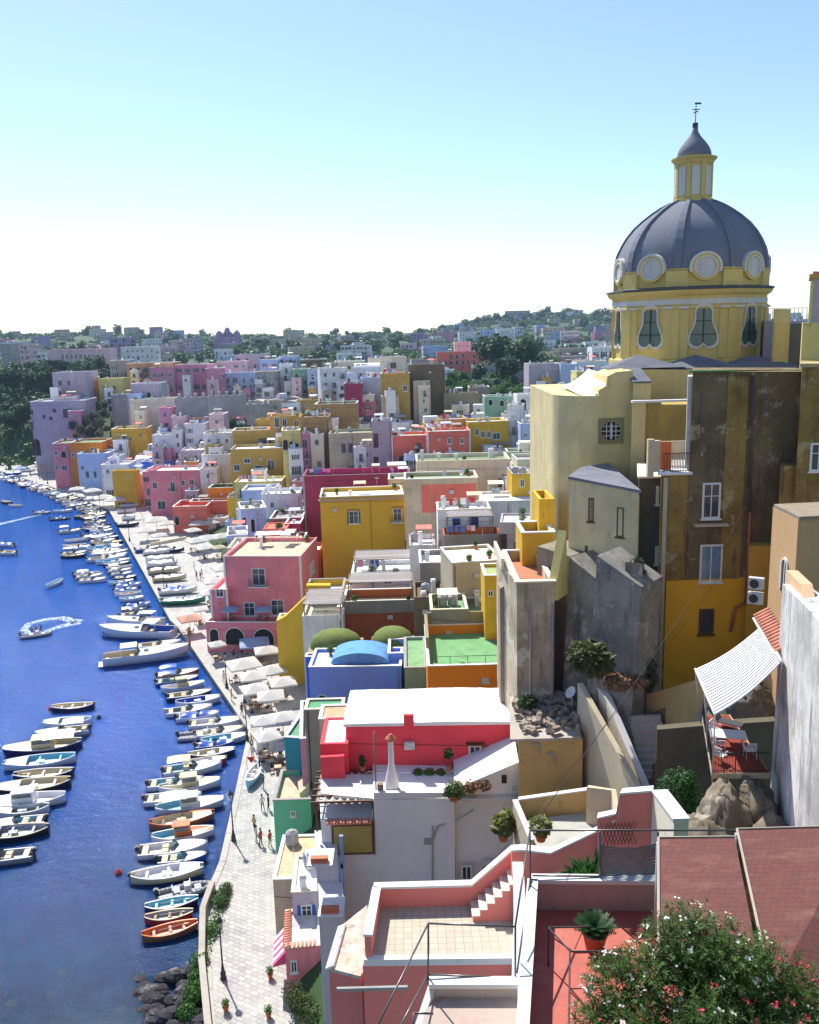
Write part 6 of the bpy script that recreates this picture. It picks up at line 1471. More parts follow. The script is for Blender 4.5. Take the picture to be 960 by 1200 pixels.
# ================================================================ boats
HULLC = dict(white=(.74,.74,.74), blue=(.03,.10,.45), navy=(.015,.025,.07), red=(.45,.03,.03), black=(.02,.02,.025), green=(.03,.2,.12), cyan=(.2,.5,.62), cream=(.62,.52,.32), wood=(.25,.11,.05), grey=(.3,.31,.33), orange=(.6,.16,.04))
def paint(n, rough=.3): return plain('boat_paint_'+n, HULLC[n], rough, 0, .08)
def hullprof(L, B, t, kind):
    """half beam and sheer at station t (0 stern, 1 bow)"""
    if kind == 'double': w = math.sin(math.pi*min(1,max(0,.04+t*.92)))**.62
    else: w = (1-.16*(1-t)**2) if t < .5 else max(.0, (1-((t-.5)/.5)**2.3))**.75*.97+.0
    return B/2*w
def hull(L, B, Hh, kind, inner=.10, n=22):
    """outer shell + inner shell + gunwale; returns three meshes' builders"""
    out, inn, gun = MB(), MB(), MB(); out.smooth = inn.smooth = True
    secs = []; 
    for i in range(n+1):
        t = i/n; x = -L/2+L*t; w = max(.01, hullprof(L,B,t,kind)); sh = Hh*(1+.42*max(0,t-.45)**1.6*2+(.25*(1-t*3)**2 if kind == 'double' and t < .33 else 0))
        rake = (max(0,t-.8)*1.1)*Hh
        secs.append((x, w, sh, rake, t))
    vs = []; k = 7
    for x, w, sh, rake, t in secs:
        for q in range(k):
            a = q/(k-1); y = w*math.sin(a*math.pi/2)**.6; z = -.28*(1-max(0,t-.75)*2.6)*math.cos(a*math.pi/2)+sh*a**1.25
            vs.append((x+rake*a, y*(1 if a > 0 else 0), z))
    m_ = len(vs)
    for side in (1,-1):
        out.add([(x,y*side,z) for x,y,z in vs], [(i*k+q,(i+1)*k+q,(i+1)*k+q+1,i*k+q+1) if side < 0 else (i*k+q,i*k+q+1,(i+1)*k+q+1,(i+1)*k+q) for i in range(n) for q in range(k-1)])
    tr = [(vs[q][0], vs[q][1], vs[q][2]) for q in range(k)]+[(vs[q][0], -vs[q][1], vs[q][2]) for q in range(k-1,0,-1)]
    out.add(tr, [tuple(range(len(tr)))])
    fl = Hh*.32; g = []
    for x, w, sh, rake, t in secs: g.append((x+rake*1.0, w, max(0.0,w-inner*(1 if t < .93 else .8)), sh))
    for side in (1,-1):
        v2 = []; 
        for x, w, wi, sh in g: v2 += [(x, side*(w+.03), sh-.05), (x, side*(w+.03), sh+.03), (x, side*wi, sh+.03), (x, side*wi, sh-.06)]
        gun.add(v2, [(4*i+q,4*i+4+q,4*i+4+(q+1)%4,4*i+(q+1)%4) for i in range(n) for q in range(4)])
        v3 = []
        for x, w, wi, sh in g: v3 += [(x, side*wi, sh), (x, side*wi*.82, fl), (x, 0, fl)]
        inn.add(v3, [(3*i+q,3*i+3+q,3*i+4+q,3*i+1+q) for i in range(1,n-1) for q in range(2)])
    return out, inn, gun, g, fl
def outboard(mb, x, z, s=1):
    mb.box(x-.28*s,x+.12*s,-.17*s,.17*s,z+.15*s,z+.55*s); mb.box(x-.2*s,x+.0,-.12*s,.12*s,z+.55*s,z+.62*s); mb.box(x-.14*s,x-.02*s,-.06*s,.06*s,z-.7*s,z+.15*s); mb.box(x-.02,x+.2*s,-.1*s,.1*s,z-.1,z+.12*s)
ENG = plain('engine_cowl', (.03,.03,.035), .35); ENGW = plain('engine_cowl_grey', (.4,.4,.42), .4)
def make_boat(kind, L, col, deck='white', inside='cream', extra=''):
    B = L*(.36 if kind in ('rowboat','gozzo') else .34); Hh = .42+L*.045
    if kind == 'cruiser': B = L*.29; Hh = .75+L*.06
    t = empty('boat', (0,0,0)); hm = paint(col)
    dbl = 'double' if kind in ('rowboat','gozzo','cabin') else 'transom'
    if kind == 'inflatable':
        tb = MB(); tb.smooth = True; r = .26; pts = []
        for i in range(27):
            a = i/26; 
            if a < .5: x = -L/2+(L*.98)*min(1,a*2); y = hullprof(L,B,min(.995,a*2),'t')
            else: x = -L/2+(L*.98)*min(1,(1-a)*2); y = -hullprof(L,B,min(.995,(1-a)*2),'t')
            pts.append(Vector((x, y*.88, .3+.25*max(0,min(1,(x/L)))**2)))
        for a, b in zip(pts, pts[1:]): tb.tube(a, b, r, r, 10, True)
        tb.build('tube', paint(col, .6), t)
        fl = MB(); fl.box(-L/2+.1, L*.32, -B*.33, B*.33, .1, .2); fl.hexa([(-L/2+.1,-B*.3,-.1),(L*.4,-.05,-.1),(L*.4,.05,-.1),(-L/2+.1,B*.3,-.1)],[(-L/2+.1,-B*.33,.1),(L*.36,-B*.2,.1),(L*.36,B*.2,.1),(-L/2+.1,B*.33,.1)]); fl.build('floor', paint('grey'), t)
        cs = MB(); cs.box(-.1,.5,-.35,.35,.2,1.0); cs.box(.42,.47,-.3,.3,1.0,1.3); cs.build('console', paint('white'), t)
        se = MB(); se.box(-1.1,-.5,-.5,.5,.2,.62); se.box(-1.2,-1.1,-.5,.5,.2,.9); se.box(.8,1.4,-.4,.4,.2,.5); se.build('seat', paint(deck), t)
        eg = MB(); outboard(eg, -L/2, .5, 1.1); eg.build('outboard_engine', ENG, t); return t
    out, inn, gun, g, fl = hull(L, B, Hh, dbl)
    ho = out.build('hull', hm, t); gun.build('gunwale', paint({'white':'white','black':'cream','navy':'white','red':'cream','wood':'orange'}.get(col,'white') if 'trim' not in extra else 'blue'), ho)
    inn.build('cockpit', paint(inside), t)
    if kind in ('rowboat','gozzo'):
        for xx in (-.28, .02, .27):
            mb = MB(); w = hullprof(L,B,.5+xx,dbl)-.08; mb.box(xx*L-.12, xx*L+.12, -w, w, Hh*.75, Hh*.75+.05); mb.build('thwart', paint('wood' if col in ('red','wood') else inside if inside != 'cream' else 'white'), t)
        if kind == 'gozzo':
            mb = MB(); i0 = int(len(g)*.68); vs = []
            for x,w,wi,sh in g[i0:-1]: vs += [(x,wi,sh),(x,0,sh+.08),(x,-wi,sh)]
            n = len(g[i0:-1]); mb.add(vs, [(3*i+q,3*i+1+q,3*i+4+q,3*i+3+q) for i in range(n-1) for q in range(2)]); mb.build('foredeck', paint(deck), t)
            mb = MB(); mb.box(-.45,.45,-.3,.3,fl,fl+.4); mb.build('engine_box', paint(deck), t)
        else:
            for s in (-1,1): mb = MB(); mb.tube((-L*.2,s*.2,Hh*.85),(L*.28,s*.32,Hh*.95),.025); mb.box(L*.28,L*.38,s*.32-.07,s*.32+.07,Hh*.94,Hh*.96); mb.build('oar', paint('cream'), t)
        if 'engine' in extra: mb = MB(); outboard(mb, -L/2-.05, Hh*.8, .75); mb.build('outboard_engine', ENG, t)
    else:
        # decked bow
        i0 = int(len(g)*(.56 if kind != 'cruiser' else .42)); mb = MB(); mb.smooth = True; vs = []
        for x,w,wi,sh in g[i0:]: vs += [(x,wi,sh+.01),(x,wi*.5,sh+.10),(x,0,sh+.13),(x,-wi*.5,sh+.10),(x,-wi,sh+.01)]
        n = len(g[i0:]); mb.add(vs, [(5*i+q,5*i+1+q,5*i+6+q,5*i+5+q) for i in range(n-1) for q in range(4)]); mb.smooth = False
        mb.add([vs[q] for q in range(5)]+[(vs[0][0],vs[4][1],fl),(vs[0][0],vs[0][1],fl)], [(0,1,2,3,4,5,6)]); mb.build('foredeck', paint(deck), t)
        if kind in ('motorboat','cruiser'):
            xs = g[i0][0]; w = g[i0][2]; ws = MB(); h = .42 if kind == 'motorboat' else .55; zb = g[i0][3]+.1
            ws.add([(xs+.45,0,zb),(xs+.1,w*.75,zb-.05),(xs-.35,w*.85,zb-.08),(xs+.15,0,zb+h),(xs-.12,w*.68,zb+h-.05),(xs-.45,w*.78,zb+h*.6),(xs+.1,-w*.75,zb-.05),(xs-.35,-w*.85,zb-.08),(xs-.12,-w*.68,zb+h-.05),(xs-.45,-w*.78,zb+h*.6)],
                [(0,1,4,3),(1,2,5,4),(6,0,3,8),(7,6,8,9)]); ws.build('windscreen', glass('boat_glass',(.05,.08,.1),.05), t)
            se = MB(); se.box(xs-1.3,xs-.7,-w*.7,-w*.1,fl,fl+.5); se.box(xs-1.3,xs-.7,w*.1,w*.7,fl,fl+.5); se.box(-L/2+.35,-L/2+.9,-w*.8,w*.8,fl,fl+.45); se.build('seat', paint('cyan' if 'blueseat' in extra else 'cream'), t)
            rl = MB(); 
            for s in (-1,1): rl.path([(x, s*(w_-.05), sh+.3) for x,w_,wi,sh in g[i0:-1:2]]+[(g[-1][0],0,g[-1][3]+.3)], .015, 4)
            for x,w_,wi,sh in g[i0:-1:4]:
                for s in (-1,1): rl.tube((x,s*(w_-.05),sh),(x,s*(w_-.05),sh+.3),.012,None,4)
            rl.build('rail', M_STEEL, t)
            if kind == 'motorboat': mb = MB(); outboard(mb, -L/2-.05, Hh*.8, 1.0); mb.build('outboard_engine', ENG if 'grey' not in extra else ENGW, t)
            else:
                mb = MB(); mb.box(-L/2-.7,-L/2+.02,-B*.33,B*.33,.15,.3); mb.build('swim_platform', paint('white'), t)
                mb = MB(); x0, x1 = xs-2.6, xs-.1
                mb.box(x0,x1,-w*.8,w*.8,zb+1.15,zb+1.25)
                for a in (x0+.1,x1-.1):
                    for s in (-1,1): mb.tube((a,s*w*.75,zb-.2),(a,s*w*.72,zb+1.15),.035)
                if 'hardtop' in extra: mb.build('hard_top', paint('white'), t)
                mb = MB(); mb.box(xs+.9,xs+1.6,-w*.25,w*.25,zb+.14,zb+.2); mb.build('hatch', glass('boat_glass'), t)
        if kind == 'cabin':
            x0, x1 = -L*.12, L*.16; w = B*.3; z1 = Hh+1.05; mb = MB(); mb.hexa([(x0,-w,fl),(x1,-w,fl),(x1,w,fl),(x0,w,fl)],[(x0,-w*.9,z1),(x1-.25,-w*.85,z1),(x1-.25,w*.85,z1),(x0,w*.9,z1)]); mb.box(x0-.15,x1-.1,-w,w,z1+.003,z1+.08)
            cb = mb.build('cabin', paint(deck), t); mb = MB(); mb.box(x0+.15,x1-.3,-w-.02,-w*.9-.02+.04,z1-.5,z1-.15); mb.box(x0+.15,x1-.3,w*.9,w+.02,z1-.5,z1-.15); mb.add([(x1-.12,-w*.75,z1-.55),(x1-.12,w*.75,z1-.55),(x1-.2,w*.7,z1-.12),(x1-.2,-w*.7,z1-.12)],[(0,1,2,3)]); mb.build('window', glass('boat_glass'), cb)
            mb = MB(); mb.tube((x0,0,z1),(x0,0,z1+1.3),.025); mb.build('mast', M_STEEL, t)
    if 'canopy' in extra:
        cc = 'cream' if 'creamcanopy' in extra else 'blue' if 'bluecanopy' in extra else 'white'; mb = MB(); mb.smooth = True; vs = []; x0, x1 = -L*.42, -L*.02; w = B*.42; z1 = Hh+1.15
        for i in range(5):
            for j in range(5): a, b = i/4, j/4; vs.append((x0+(x1-x0)*a, -w+2*w*b, z1+.22*math.sin(math.pi*b)+.1*math.sin(math.pi*a)))
        mb.add(vs, [(i*5+j,(i+1)*5+j,(i+1)*5+j+1,i*5+j+1) for i in range(4) for j in range(4)]); cn = mb.build('canopy', paint(cc,.8), t)
        mb = MB()
        for x in (x0,x1):
            for s in (-1,1): mb.tube(((x0+x1)/2,s*B*.42,Hh),(x,s*w,z1),.018,None,5)
        mb.build('canopy_frame', M_STEEL, cn)
    if 'cover' in extra:
        cc = 'blue' if 'bluecover' in extra else 'grey' if 'greycover' in extra else 'white'; mb = MB(); mb.smooth = True; vs = []
        i0, i1 = 2, int(len(g)*.85); 
        for x,w,wi,sh in g[i0:i1]:
            for j in range(7): b = -1+2*j/6; vs.append((x, w*1.02*b, sh+.02+.35*(1-b*b)*(.8+.3*math.sin(x*3))))
        n = i1-i0; mb.add(vs, [(i*7+j,(i+1)*7+j,(i+1)*7+j+1,i*7+j+1) for i in range(n-1) for j in range(6)]); mb.build('cover', paint(cc,.85), t)
    for s in ((-1,1) if 'fender' in extra else ()):
        for xx in (-.15,.12): mb = MB(); mb.lathe([(0,0),(.1,.04),(.12,.2),(.1,.4),(0,.44)],8,(xx*L, s*(hullprof(L,B,.5+xx,dbl)+.1))); mb.M = Matrix(); mb.build('fender', paint('blue' if s > 0 else 'white'), t)
    return t
KINDW = dict(rowboat='rowing boat', gozzo='open wooden fishing boat', motorboat='motorboat', inflatable='inflatable dinghy', cabin='fishing boat with a wheelhouse', cruiser='motor cruiser')
PROTO = {}
def boat(x, y, lpx, ang, kind, L, col, deck='white', inside='cream', extra='', label=None, group='boats moored in the harbour', z=0.0, pitch=0):
    """x,y picture position of the middle of the waterline; ang heading in degrees from +X (bow)"""
    p = onz(x, y, z); L = max(4, round(L*(.93 if kind == 'cruiser' else .78 if x > 140 and z < 1 else .92)*2)/2); k = (kind, round(L*2)/2, col, deck, inside, extra)
    if k not in PROTO: PROTO[k] = make_boat(kind, round(L*2)/2, col, deck, inside, extra); b = PROTO[k]
    else: b = copy_tree(PROTO[k])
    b.location = p; b.rotation_euler = (random.uniform(-.03,.03), pitch, R(ang)); tag(b, label, 'boat', group); return b
BL = []
def add(row, *a, **k): b = boat(*a, **k); BL.append((row, b, a, k)); return b
# near left row (bows point left)
for a in [
 (86,832,0,188,'rowboat',6.0,'navy','white','cream','engine','dark open boat on its own at the head of the left hand row'),
 (80,850,0,190,'gozzo',6.5,'white','white','cyan','','white open boat with pale green inside, second in the left hand row'),
 (74,862,0,192,'motorboat',7,'white','white','cream','canopy','white motorboat with a white canopy behind the big cabin boat'),
 (52,880,0,192,'cabin',10,'navy','cream','cream','canopy fender','largest boat of the left hand row, dark hull and wheelhouse with canopy'),
 (48,897,0,193,'gozzo',8.5,'white','white','cyan','','long white boat with pale blue deck under the dark cabin boat'),
 (52,912,0,188,'rowboat',6.8,'navy','white','cream','engine','slim black boat with white thwarts in the left hand row'),
 (40,926,0,192,'gozzo',8.5,'black','white','cream','','black and cream boat with a figure like mast in the left hand row'),
 (30,944,0,190,'cabin',9,'white','white','white','','white cabin boat touching the left edge of the picture'),
 (27,954,0,190,'gozzo',6.0,'white','white','grey','','small grey white boat tucked beside the white cabin boat'),
 (22,969,0,190,'motorboat',6,'navy','white','cyan','','dark motorboat with cyan seats and a red buoy on its bow'),
 (16,981,0,190,'gozzo',7.5,'black','grey','grey','','black hulled boat with a grey deck near the left edge'),
 (2,1010,0,190,'motorboat',6.5,'grey','grey','grey','','grey motorboat cut by the left edge, nearest of the left hand row'),
 (64,686,0,75,'rowboat',5.5,'white','white','cyan','','lone white rowing boat in open water at the centre left'),
 (8,590,0,150,'rowboat',6,'black','white','white','','dark boat far left below the quay'),(19,594,0,170,'rowboat',5,'white','white','cream','','little white tender beside the far left dark boat'),
 (2,650,0,175,'motorboat',8,'white','white','cream','','white motorboat cut by the left edge in mid harbour'),(5,640,0,160,'motorboat',7,'white','white','white','bluecover cover','covered motorboat at the left edge in mid harbour'),
 (50,602,0,5,'inflatable',5.5,'grey','white','grey','','small dinghy under way leaving a white wake far out'),
 (43,746,0,20,'inflatable',5.5,'grey','white','grey','','dinghy carrying three people turning with a foam wake'),
 # nearest rows at the quay
 (199,1096,0,18,'rowboat',5.6,'wood','orange','orange','','red brown wooden rowing boat with oars, nearest of the quay row'),
 (198,1079,0,8,'rowboat',5.0,'red','white','grey','','red rowing boat beside the brown one'),
 (201,1065,0,12,'rowboat',5.6,'navy','white','cyan','','small white rimmed navy rowing boat above the red one'),
 (218,1047,0,20,'inflatable',6.6,'grey','grey','grey','','light grey inflatable dinghy with a flag'),
 (196,1029,0,10,'gozzo',8.6,'cream','white','white','engine','cream hulled open boat with ochre gunwale and silver engine'),
 (214,1011,0,8,'motorboat',5.5,'blue','white','cyan','','blue decked boat half hidden behind the cream boat'),
 (203,1000,0,8,'motorboat',8.2,'white','white','white','fender','white open motorboat with a black engine at the stern'),
 (214,983,0,10,'cabin',8,'white','orange','cyan','','white boat with an orange bulkhead and small grey cabin'),
 (213,966,0,14,'gozzo',8.2,'wood','cream','cream','','old brown boat with a wheel and tattered cream deck'),
 (222,949,0,12,'cabin',9.0,'white','white','cyan','canopy','white cabin boat with cyan decks and a white canopy'),
 (203,940,0,6,'motorboat',8,'white','white','white','','white motorboat half hidden behind the cyan decked cabin boat'),
 (222,925,0,12,'cabin',8.6,'white','cream','cream','fender','cream wheelhouse boat with a life ring on its bow'),
 (206,922,0,8,'motorboat',7.5,'white','white','cyan','','white and violet motorboat outside the wheelhouse boat'),
 (226,905,0,12,'motorboat',8.5,'white','white','cyan','canopy creamcanopy','motorboat shaded by a large cream canopy'),
 (240,897,0,10,'gozzo',6.5,'red','white','white','','bright red open boat between the cream canopy and the navy boat'),
 (248,887,0,10,'gozzo',7,'navy','white','cream','','navy open boat with white inside'),
 (252,877,0,10,'motorboat',6,'blue','white','white','bluecover cover','small blue covered motorboat'),
 (262,870,0,12,'gozzo',7,'white','white','cyan','','white boat with pale blue inside near the quay corner'),
 (258,862,0,14,'motorboat',7.5,'white','cream','cream','','white motorboat with a wooden foredeck at the quay corner'),
 (240,864,0,8,'inflatable',8.5,'grey','white','grey','','large grey inflatable with black engine and sky blue console'),
 (254,851,0,8,'motorboat',9,'white','white','white','','white motorboat with a pointed bow above the large inflatable'),
 (232,843,0,10,'motorboat',7,'white','white','cream','bluecover cover','white motorboat with violet covers'),
 (222,836,0,14,'motorboat',8,'white','white','grey','grey','grey and white motorboat pointing up at the quay'),
 (232,825,0,14,'gozzo',7.5,'white','white','blue','','white open boat striped with blue'),
 (222,818,0,14,'motorboat',7.5,'navy','white','cream','','navy and white motorboat pair, lower'),
 (214,808,0,16,'cabin',8,'white','cream','white','','broad pale cabin boat outside the motor boats'),
 (208,801,0,14,'motorboat',7.5,'blue','white','cyan','bluecanopy canopy','blue motorboat with navy canopy'),
 (209,793,0,16,'motorboat',8,'red','white','cream','bluecanopy canopy','white topped red bottomed speedboat with a blue canopy'),
 (172,774,0,16,'cruiser',14,'white','white','cream','hardtop','large white motor cruiser with bow to the quay'),
 (186,759,0,14,'motorboat',9,'white','white','cream','','slim white motorboat between the two cruisers'),
 (162,746,0,172,'cruiser',14,'white','white','blue','hardtop','white motor cruiser with a blue cockpit and pointed bow to the left'),
 (160,734,0,172,'cruiser',11,'white','white','white','hardtop','smaller white cruiser behind the one with the pointed bow'),
 ]: add('near', *a[:10], label=a[10])
# long row along the jetty: generated along the edge, nearest first
rnd = random.Random(5); A_, B_ = onz(200,727,0), onz(127,596,0); d = (B_-A_); n = 44
skip = {0}
opts = [('inflatable','grey','white','grey',''),('motorboat','white','white','cream',''),('motorboat','white','white','cyan','bluecover cover'),('gozzo','white','white','cyan',''),('motorboat','navy','white','cream',''),('motorboat','white','cream','white','canopy'),('rowboat','white','white','cream',''),('gozzo','navy','white','white',''),('inflatable','navy','white','grey',''),('motorboat','white','white','cream','bluecanopy canopy'),('cabin','white','white','white',''),('motorboat','white','white','white','greycover cover'),('gozzo','black','cream','cream','')]
NAMEC = dict(white='white', navy='dark blue', grey='grey', black='black', red='red', blue='blue', cream='cream', wood='brown', cyan='cyan')
ex = lambda e: (' with blue cover' if 'bluecover' in e else ' with grey cover' if 'greycover' in e else ' with blue canopy' if 'bluecanopy' in e else ' with white canopy' if 'canopy' in e else '')
heading = 4; k = 0; t = .035
while t < .99:
    o = rnd.choice(opts); L = rnd.choice([6,6.5,7,8,9]); p = A_+d*t; q = Vector((d.y,-d.x,0)).normalized()*-1
    hd = Vector((math.cos(R(12)), math.sin(R(12)),0)); c = p-hd*(L*.5+rnd.uniform(.8,2.5)); px = proj(c)
    b = boat(px[0], px[1], 0, 12+rnd.uniform(-5,5), o[0], L, o[1], o[2], o[3], o[4], '%s %s%s, %s along the jetty' % (NAMEC[o[1]], KINDW[o[0]], ex(o[4]), ordn(k)))
    if rnd.random() < .35 and t > .2:
        c2 = c-hd*(L*.5+3.6); px = proj(c2); o = rnd.choice(opts)
        boat(px[0], px[1], 0, 12+rnd.uniform(-9,9), o[0], 6, o[1], o[2], o[3], o[4], '%s %s%s outside the %s jetty boat' % (NAMEC[o[1]], KINDW[o[0]], ex(o[4]), ordn(k)), 'boats moored in the harbour')
    k += 1; t += rnd.uniform(2.6,3.6)/d.length
    if .10 < t < .13: t += .02
C1 = [onz(108,590,0), onz(82,577,0), onz(32,562,0), onz(0,552,0)]; k = 0
for a, b in zip([onz(127,596,0)]+C1, C1):
    dd = b-a; m_ = max(1, int(dd.length/3.3)); q = Vector((dd.y,-dd.x,0)).normalized()
    if q.y > 0: q = -q
    for i in range(m_):
        o = rnd.choice(opts); L = rnd.choice([6,7,8]); c = a+dd*((i+.5)/m_)+q*(L*.5+1); px = proj(c); hd = math.degrees(math.atan2(-q.y,-q.x))
        boat(px[0], px[1], 0, hd+rnd.uniform(-8,8), o[0], L, o[1], o[2], o[3], o[4], '%s %s%s, %s beyond the jetty' % (NAMEC[o[1]], KINDW[o[0]], ex(o[4]), ordn(k))); k += 1
# buoys
for i,(x,y,c,l) in enumerate(((59,832,'red','red buoy left of the dark open boat'),(116,842,'black','small dark buoy right of the dark open boat'),(139,1024,'red','red buoy alone in deep water in front of the cream boat'),(27,1009,'red','tiny orange red buoy at the lower left'),(43,964,'red','red buoy hanging by the bow of the black boat'))):
    mb = MB(); mb.smooth = True; mb.lathe([(0,-.2),(.25,-.12),(.34,.1),(.28,.32),(.1,.42),(.06,.55),(0,.56)],14); tag(mb.build('buoy', paint(c,.4), None, onz(x,y,0)), l, 'buoy', 'mooring buoys')
# wakes: foam sheets on the water
def wake(pts, w0, w1, label):
    m = MATS.get('foam')
    if not m:
        m, nt, b = newmat('foam'); 
        nt.links.new(mix(nt, (.75,.8,.85), (.25,.45,.7), ramp(nt, noise(nt,pos(nt),1.5,6,.7),.4,.6)), b.inputs['Base Color']); b.inputs['Roughness'].default_value = .9; MATS['foam'] = m
        tr = N(nt,'ShaderNodeBsdfTransparent'); ms = N(nt,'ShaderNodeMixShader'); nt.links.new(ramp(nt, noise(nt,pos(nt),2.2,7,.75),.46,.54), ms.inputs[0]); nt.links.new(tr.outputs[0], ms.inputs[1]); nt.links.new(b.outputs[0], ms.inputs[2]); nt.links.new(ms.outputs[0], nt.nodes['Material Output'].inputs[0])
    P = [onz(x,y,.03) for x,y in pts]; vs = []; n = len(P)
    for i,p in enumerate(P):
        dd = (P[min(n-1,i+1)]-P[max(0,i-1)]).normalized(); w = w0+(w1-w0)*i/(n-1); w *= 1+.3*mnoise.noise(p*.3); q = Vector((-dd.y,dd.x,0))*w; vs += [tuple(p+q),tuple(p-q)]
    mb = MB(); mb.add(vs, [(2*i,2*i+1,2*i+3,2*i+2) for i in range(n-1)]); tag(mb.build('boat_wake', m), label, None, None, 'stuff')
wake([(38,744),(28,738),(34,731),(52,726),(72,724),(84,727),(92,729)], .5, 1.2, 'loop of white foam behind the turning dinghy'); wake([(92,729),(80,732),(64,736),(54,740)], 1.2,.6,'inner arc of foam behind the turning dinghy')
wake([(48,603),(34,606),(18,610),(0,614),(-15,617)], .4, 1.6, 'straight white wake of the far dinghy')
# ================================================================ quay furniture and people
# parapet wall of the quay, nearest stretch
topwall('quay_parapet', [(252,1032,onz(252,1032,2.0).y),(241,1062,onz(241,1062,2.0).y),(240,1122,onz(240,1122,2.0).y),(249,1210,onz(249,1210,2.0).y),(256,1330,onz(256,1330,2).y)], .5, -2, stucco((.46,.42,.36),.6), 'pale stone parapet along the quay above the rocks', side=-1)
def lamp(x, y, label):
    p = onz(x, y, 1.2)
    if 'lamp' not in PROTO:
        t = empty('street_lamp'); mb = MB(); mb.smooth = True
        mb.lathe([(.26,0),(.26,.1),(.2,.14),(.22,.5),(.14,.7),(.1,1.1),(.07,1.3),(.06,4.0),(.09,4.1),(.05,4.2),(.05,4.5),(0,4.5)],12); mb.build('post', M_IRON, t)
        mb = MB(); mb.lathe([(.1,4.5),(.22,4.95),(.26,4.98)],6); ln = mb.build('lantern', glass('lamp_glass',(.35,.3,.2),.2), t); mb = MB(); mb.lathe([(.3,4.97),(.2,5.15),(.06,5.3),(.03,5.45),(0,5.5)],6)
        for i in range(6): a = i*math.pi/3; mb.tube((.1*math.cos(a),.1*math.sin(a),4.5),(.25*math.cos(a),.25*math.sin(a),4.97),.015,None,4)
        mb.build('lantern_cap', M_IRON, ln); PROTO['lamp'] = t; o = t
    else: o = copy_tree(PROTO['lamp'])
    o.location = p; tag(o, label, 'street lamp', 'black iron lamps along the quay')
for x,y,l in ((274,985,'black quay lamp beside the green house, shadow on the paving'),(262,1147,'nearest black quay lamp, behind the pale parapet'),(266,806,'black quay lamp in front of the pink cafe terrace'),(193,697,'black lamp beside the teal tarpaulin on the jetty'),(152,634,'black lamp halfway along the jetty'),(118,600,'black lamp at the far end of the jetty'),(56,567,'black lamp on the far quay by the orange red house'),(290,868,'black lamp at the corner of the quay')): lamp(x,y,l)
# parasols
def parasol_mesh(w, h, sq=True):
    k = ('paras', w, h)
    if k not in MESHC:
        mb = MB(); n = 4; r = w/2; rise = w*.17; vs = []
        for i in range(9):
            for j in range(9):
                a, b = -1+i/4, -1+j/4; m_ = max(abs(a),abs(b)); vs.append((a*r, b*r, h+rise*(1-m_)-.03*math.sin((a+b)*4)))
        mb.add(vs, [(i*9+j,(i+1)*9+j,(i+1)*9+j+1,i*9+j+1) for i in range(8) for j in range(8)])
        for (a,b) in (((-r,-r),(r,-r)),((r,-r),(r,r)),((r,r),(-r,r)),((-r,r),(-r,-r))): mb.add([(a[0],a[1],h),(b[0],b[1],h),(b[0],b[1],h-.22),(a[0],a[1],h-.22)],[(0,1,2,3)])
        p = MB(); p.tube((0,0,0),(0,0,h+rise-.05),.04); p.box(-.35,.35,-.35,.35,0,.1)
        MESHC[k] = (mb, p)
    return MESHC[k]
CANV = {}
def canvas(c):
    if c not in CANV:
        m, nt, b = newmat('parasol_canvas_'+c); cc = dict(white=(.76,.74,.70), blue=(.42,.55,.8), orange=(.7,.42,.3), cream=(.66,.58,.42), green=(.15,.3,.2))[c]
        nt.links.new(mix(nt, [q*.85 for q in cc], cc, noise(nt,pos(nt),1.5,4)), b.inputs['Base Color']); b.inputs['Roughness'].default_value = .9
        t = N(nt,'ShaderNodeBsdfTranslucent'); t.inputs['Color'].default_value = cc+(1,); ms = N(nt,'ShaderNodeMixShader'); ms.inputs[0].default_value = .35
        nt.links.new(b.outputs[0], ms.inputs[1]); nt.links.new(t.outputs[0], ms.inputs[2]); nt.links.new(ms.outputs[0], nt.nodes['Material Output'].inputs[0]); CANV[c] = m
    return CANV[c]
PR = {}
PLACED = []
def parasol(x, y, wpx, label, c='white', h=2.7, z=1.2, rot=None, group='white parasols of the quay cafes'):
    p = onz(x, y, z+h+.2); w = round(max(2.4, min(6.5, wpx*p.y/F*1.02))*2)/2; k = (w, c, h)
    if k not in PR:
        a, b = parasol_mesh(w, h); t = empty('parasol'); MESHC[('pm',)+k] = t; link('canopy', a.mesh('canopy', canvas(c)), t); link('pole', b.mesh('pole', M_WOOD), t); PR[k] = t; o = t
    else: o = copy_tree(PR[k])
    o.location = (p.x, p.y, z); o.rotation_euler.z = R(rot if rot is not None else random.uniform(10,35)); tag(o, label, 'parasol', group); PLACED.append((p.x,p.y,w,z)); return o
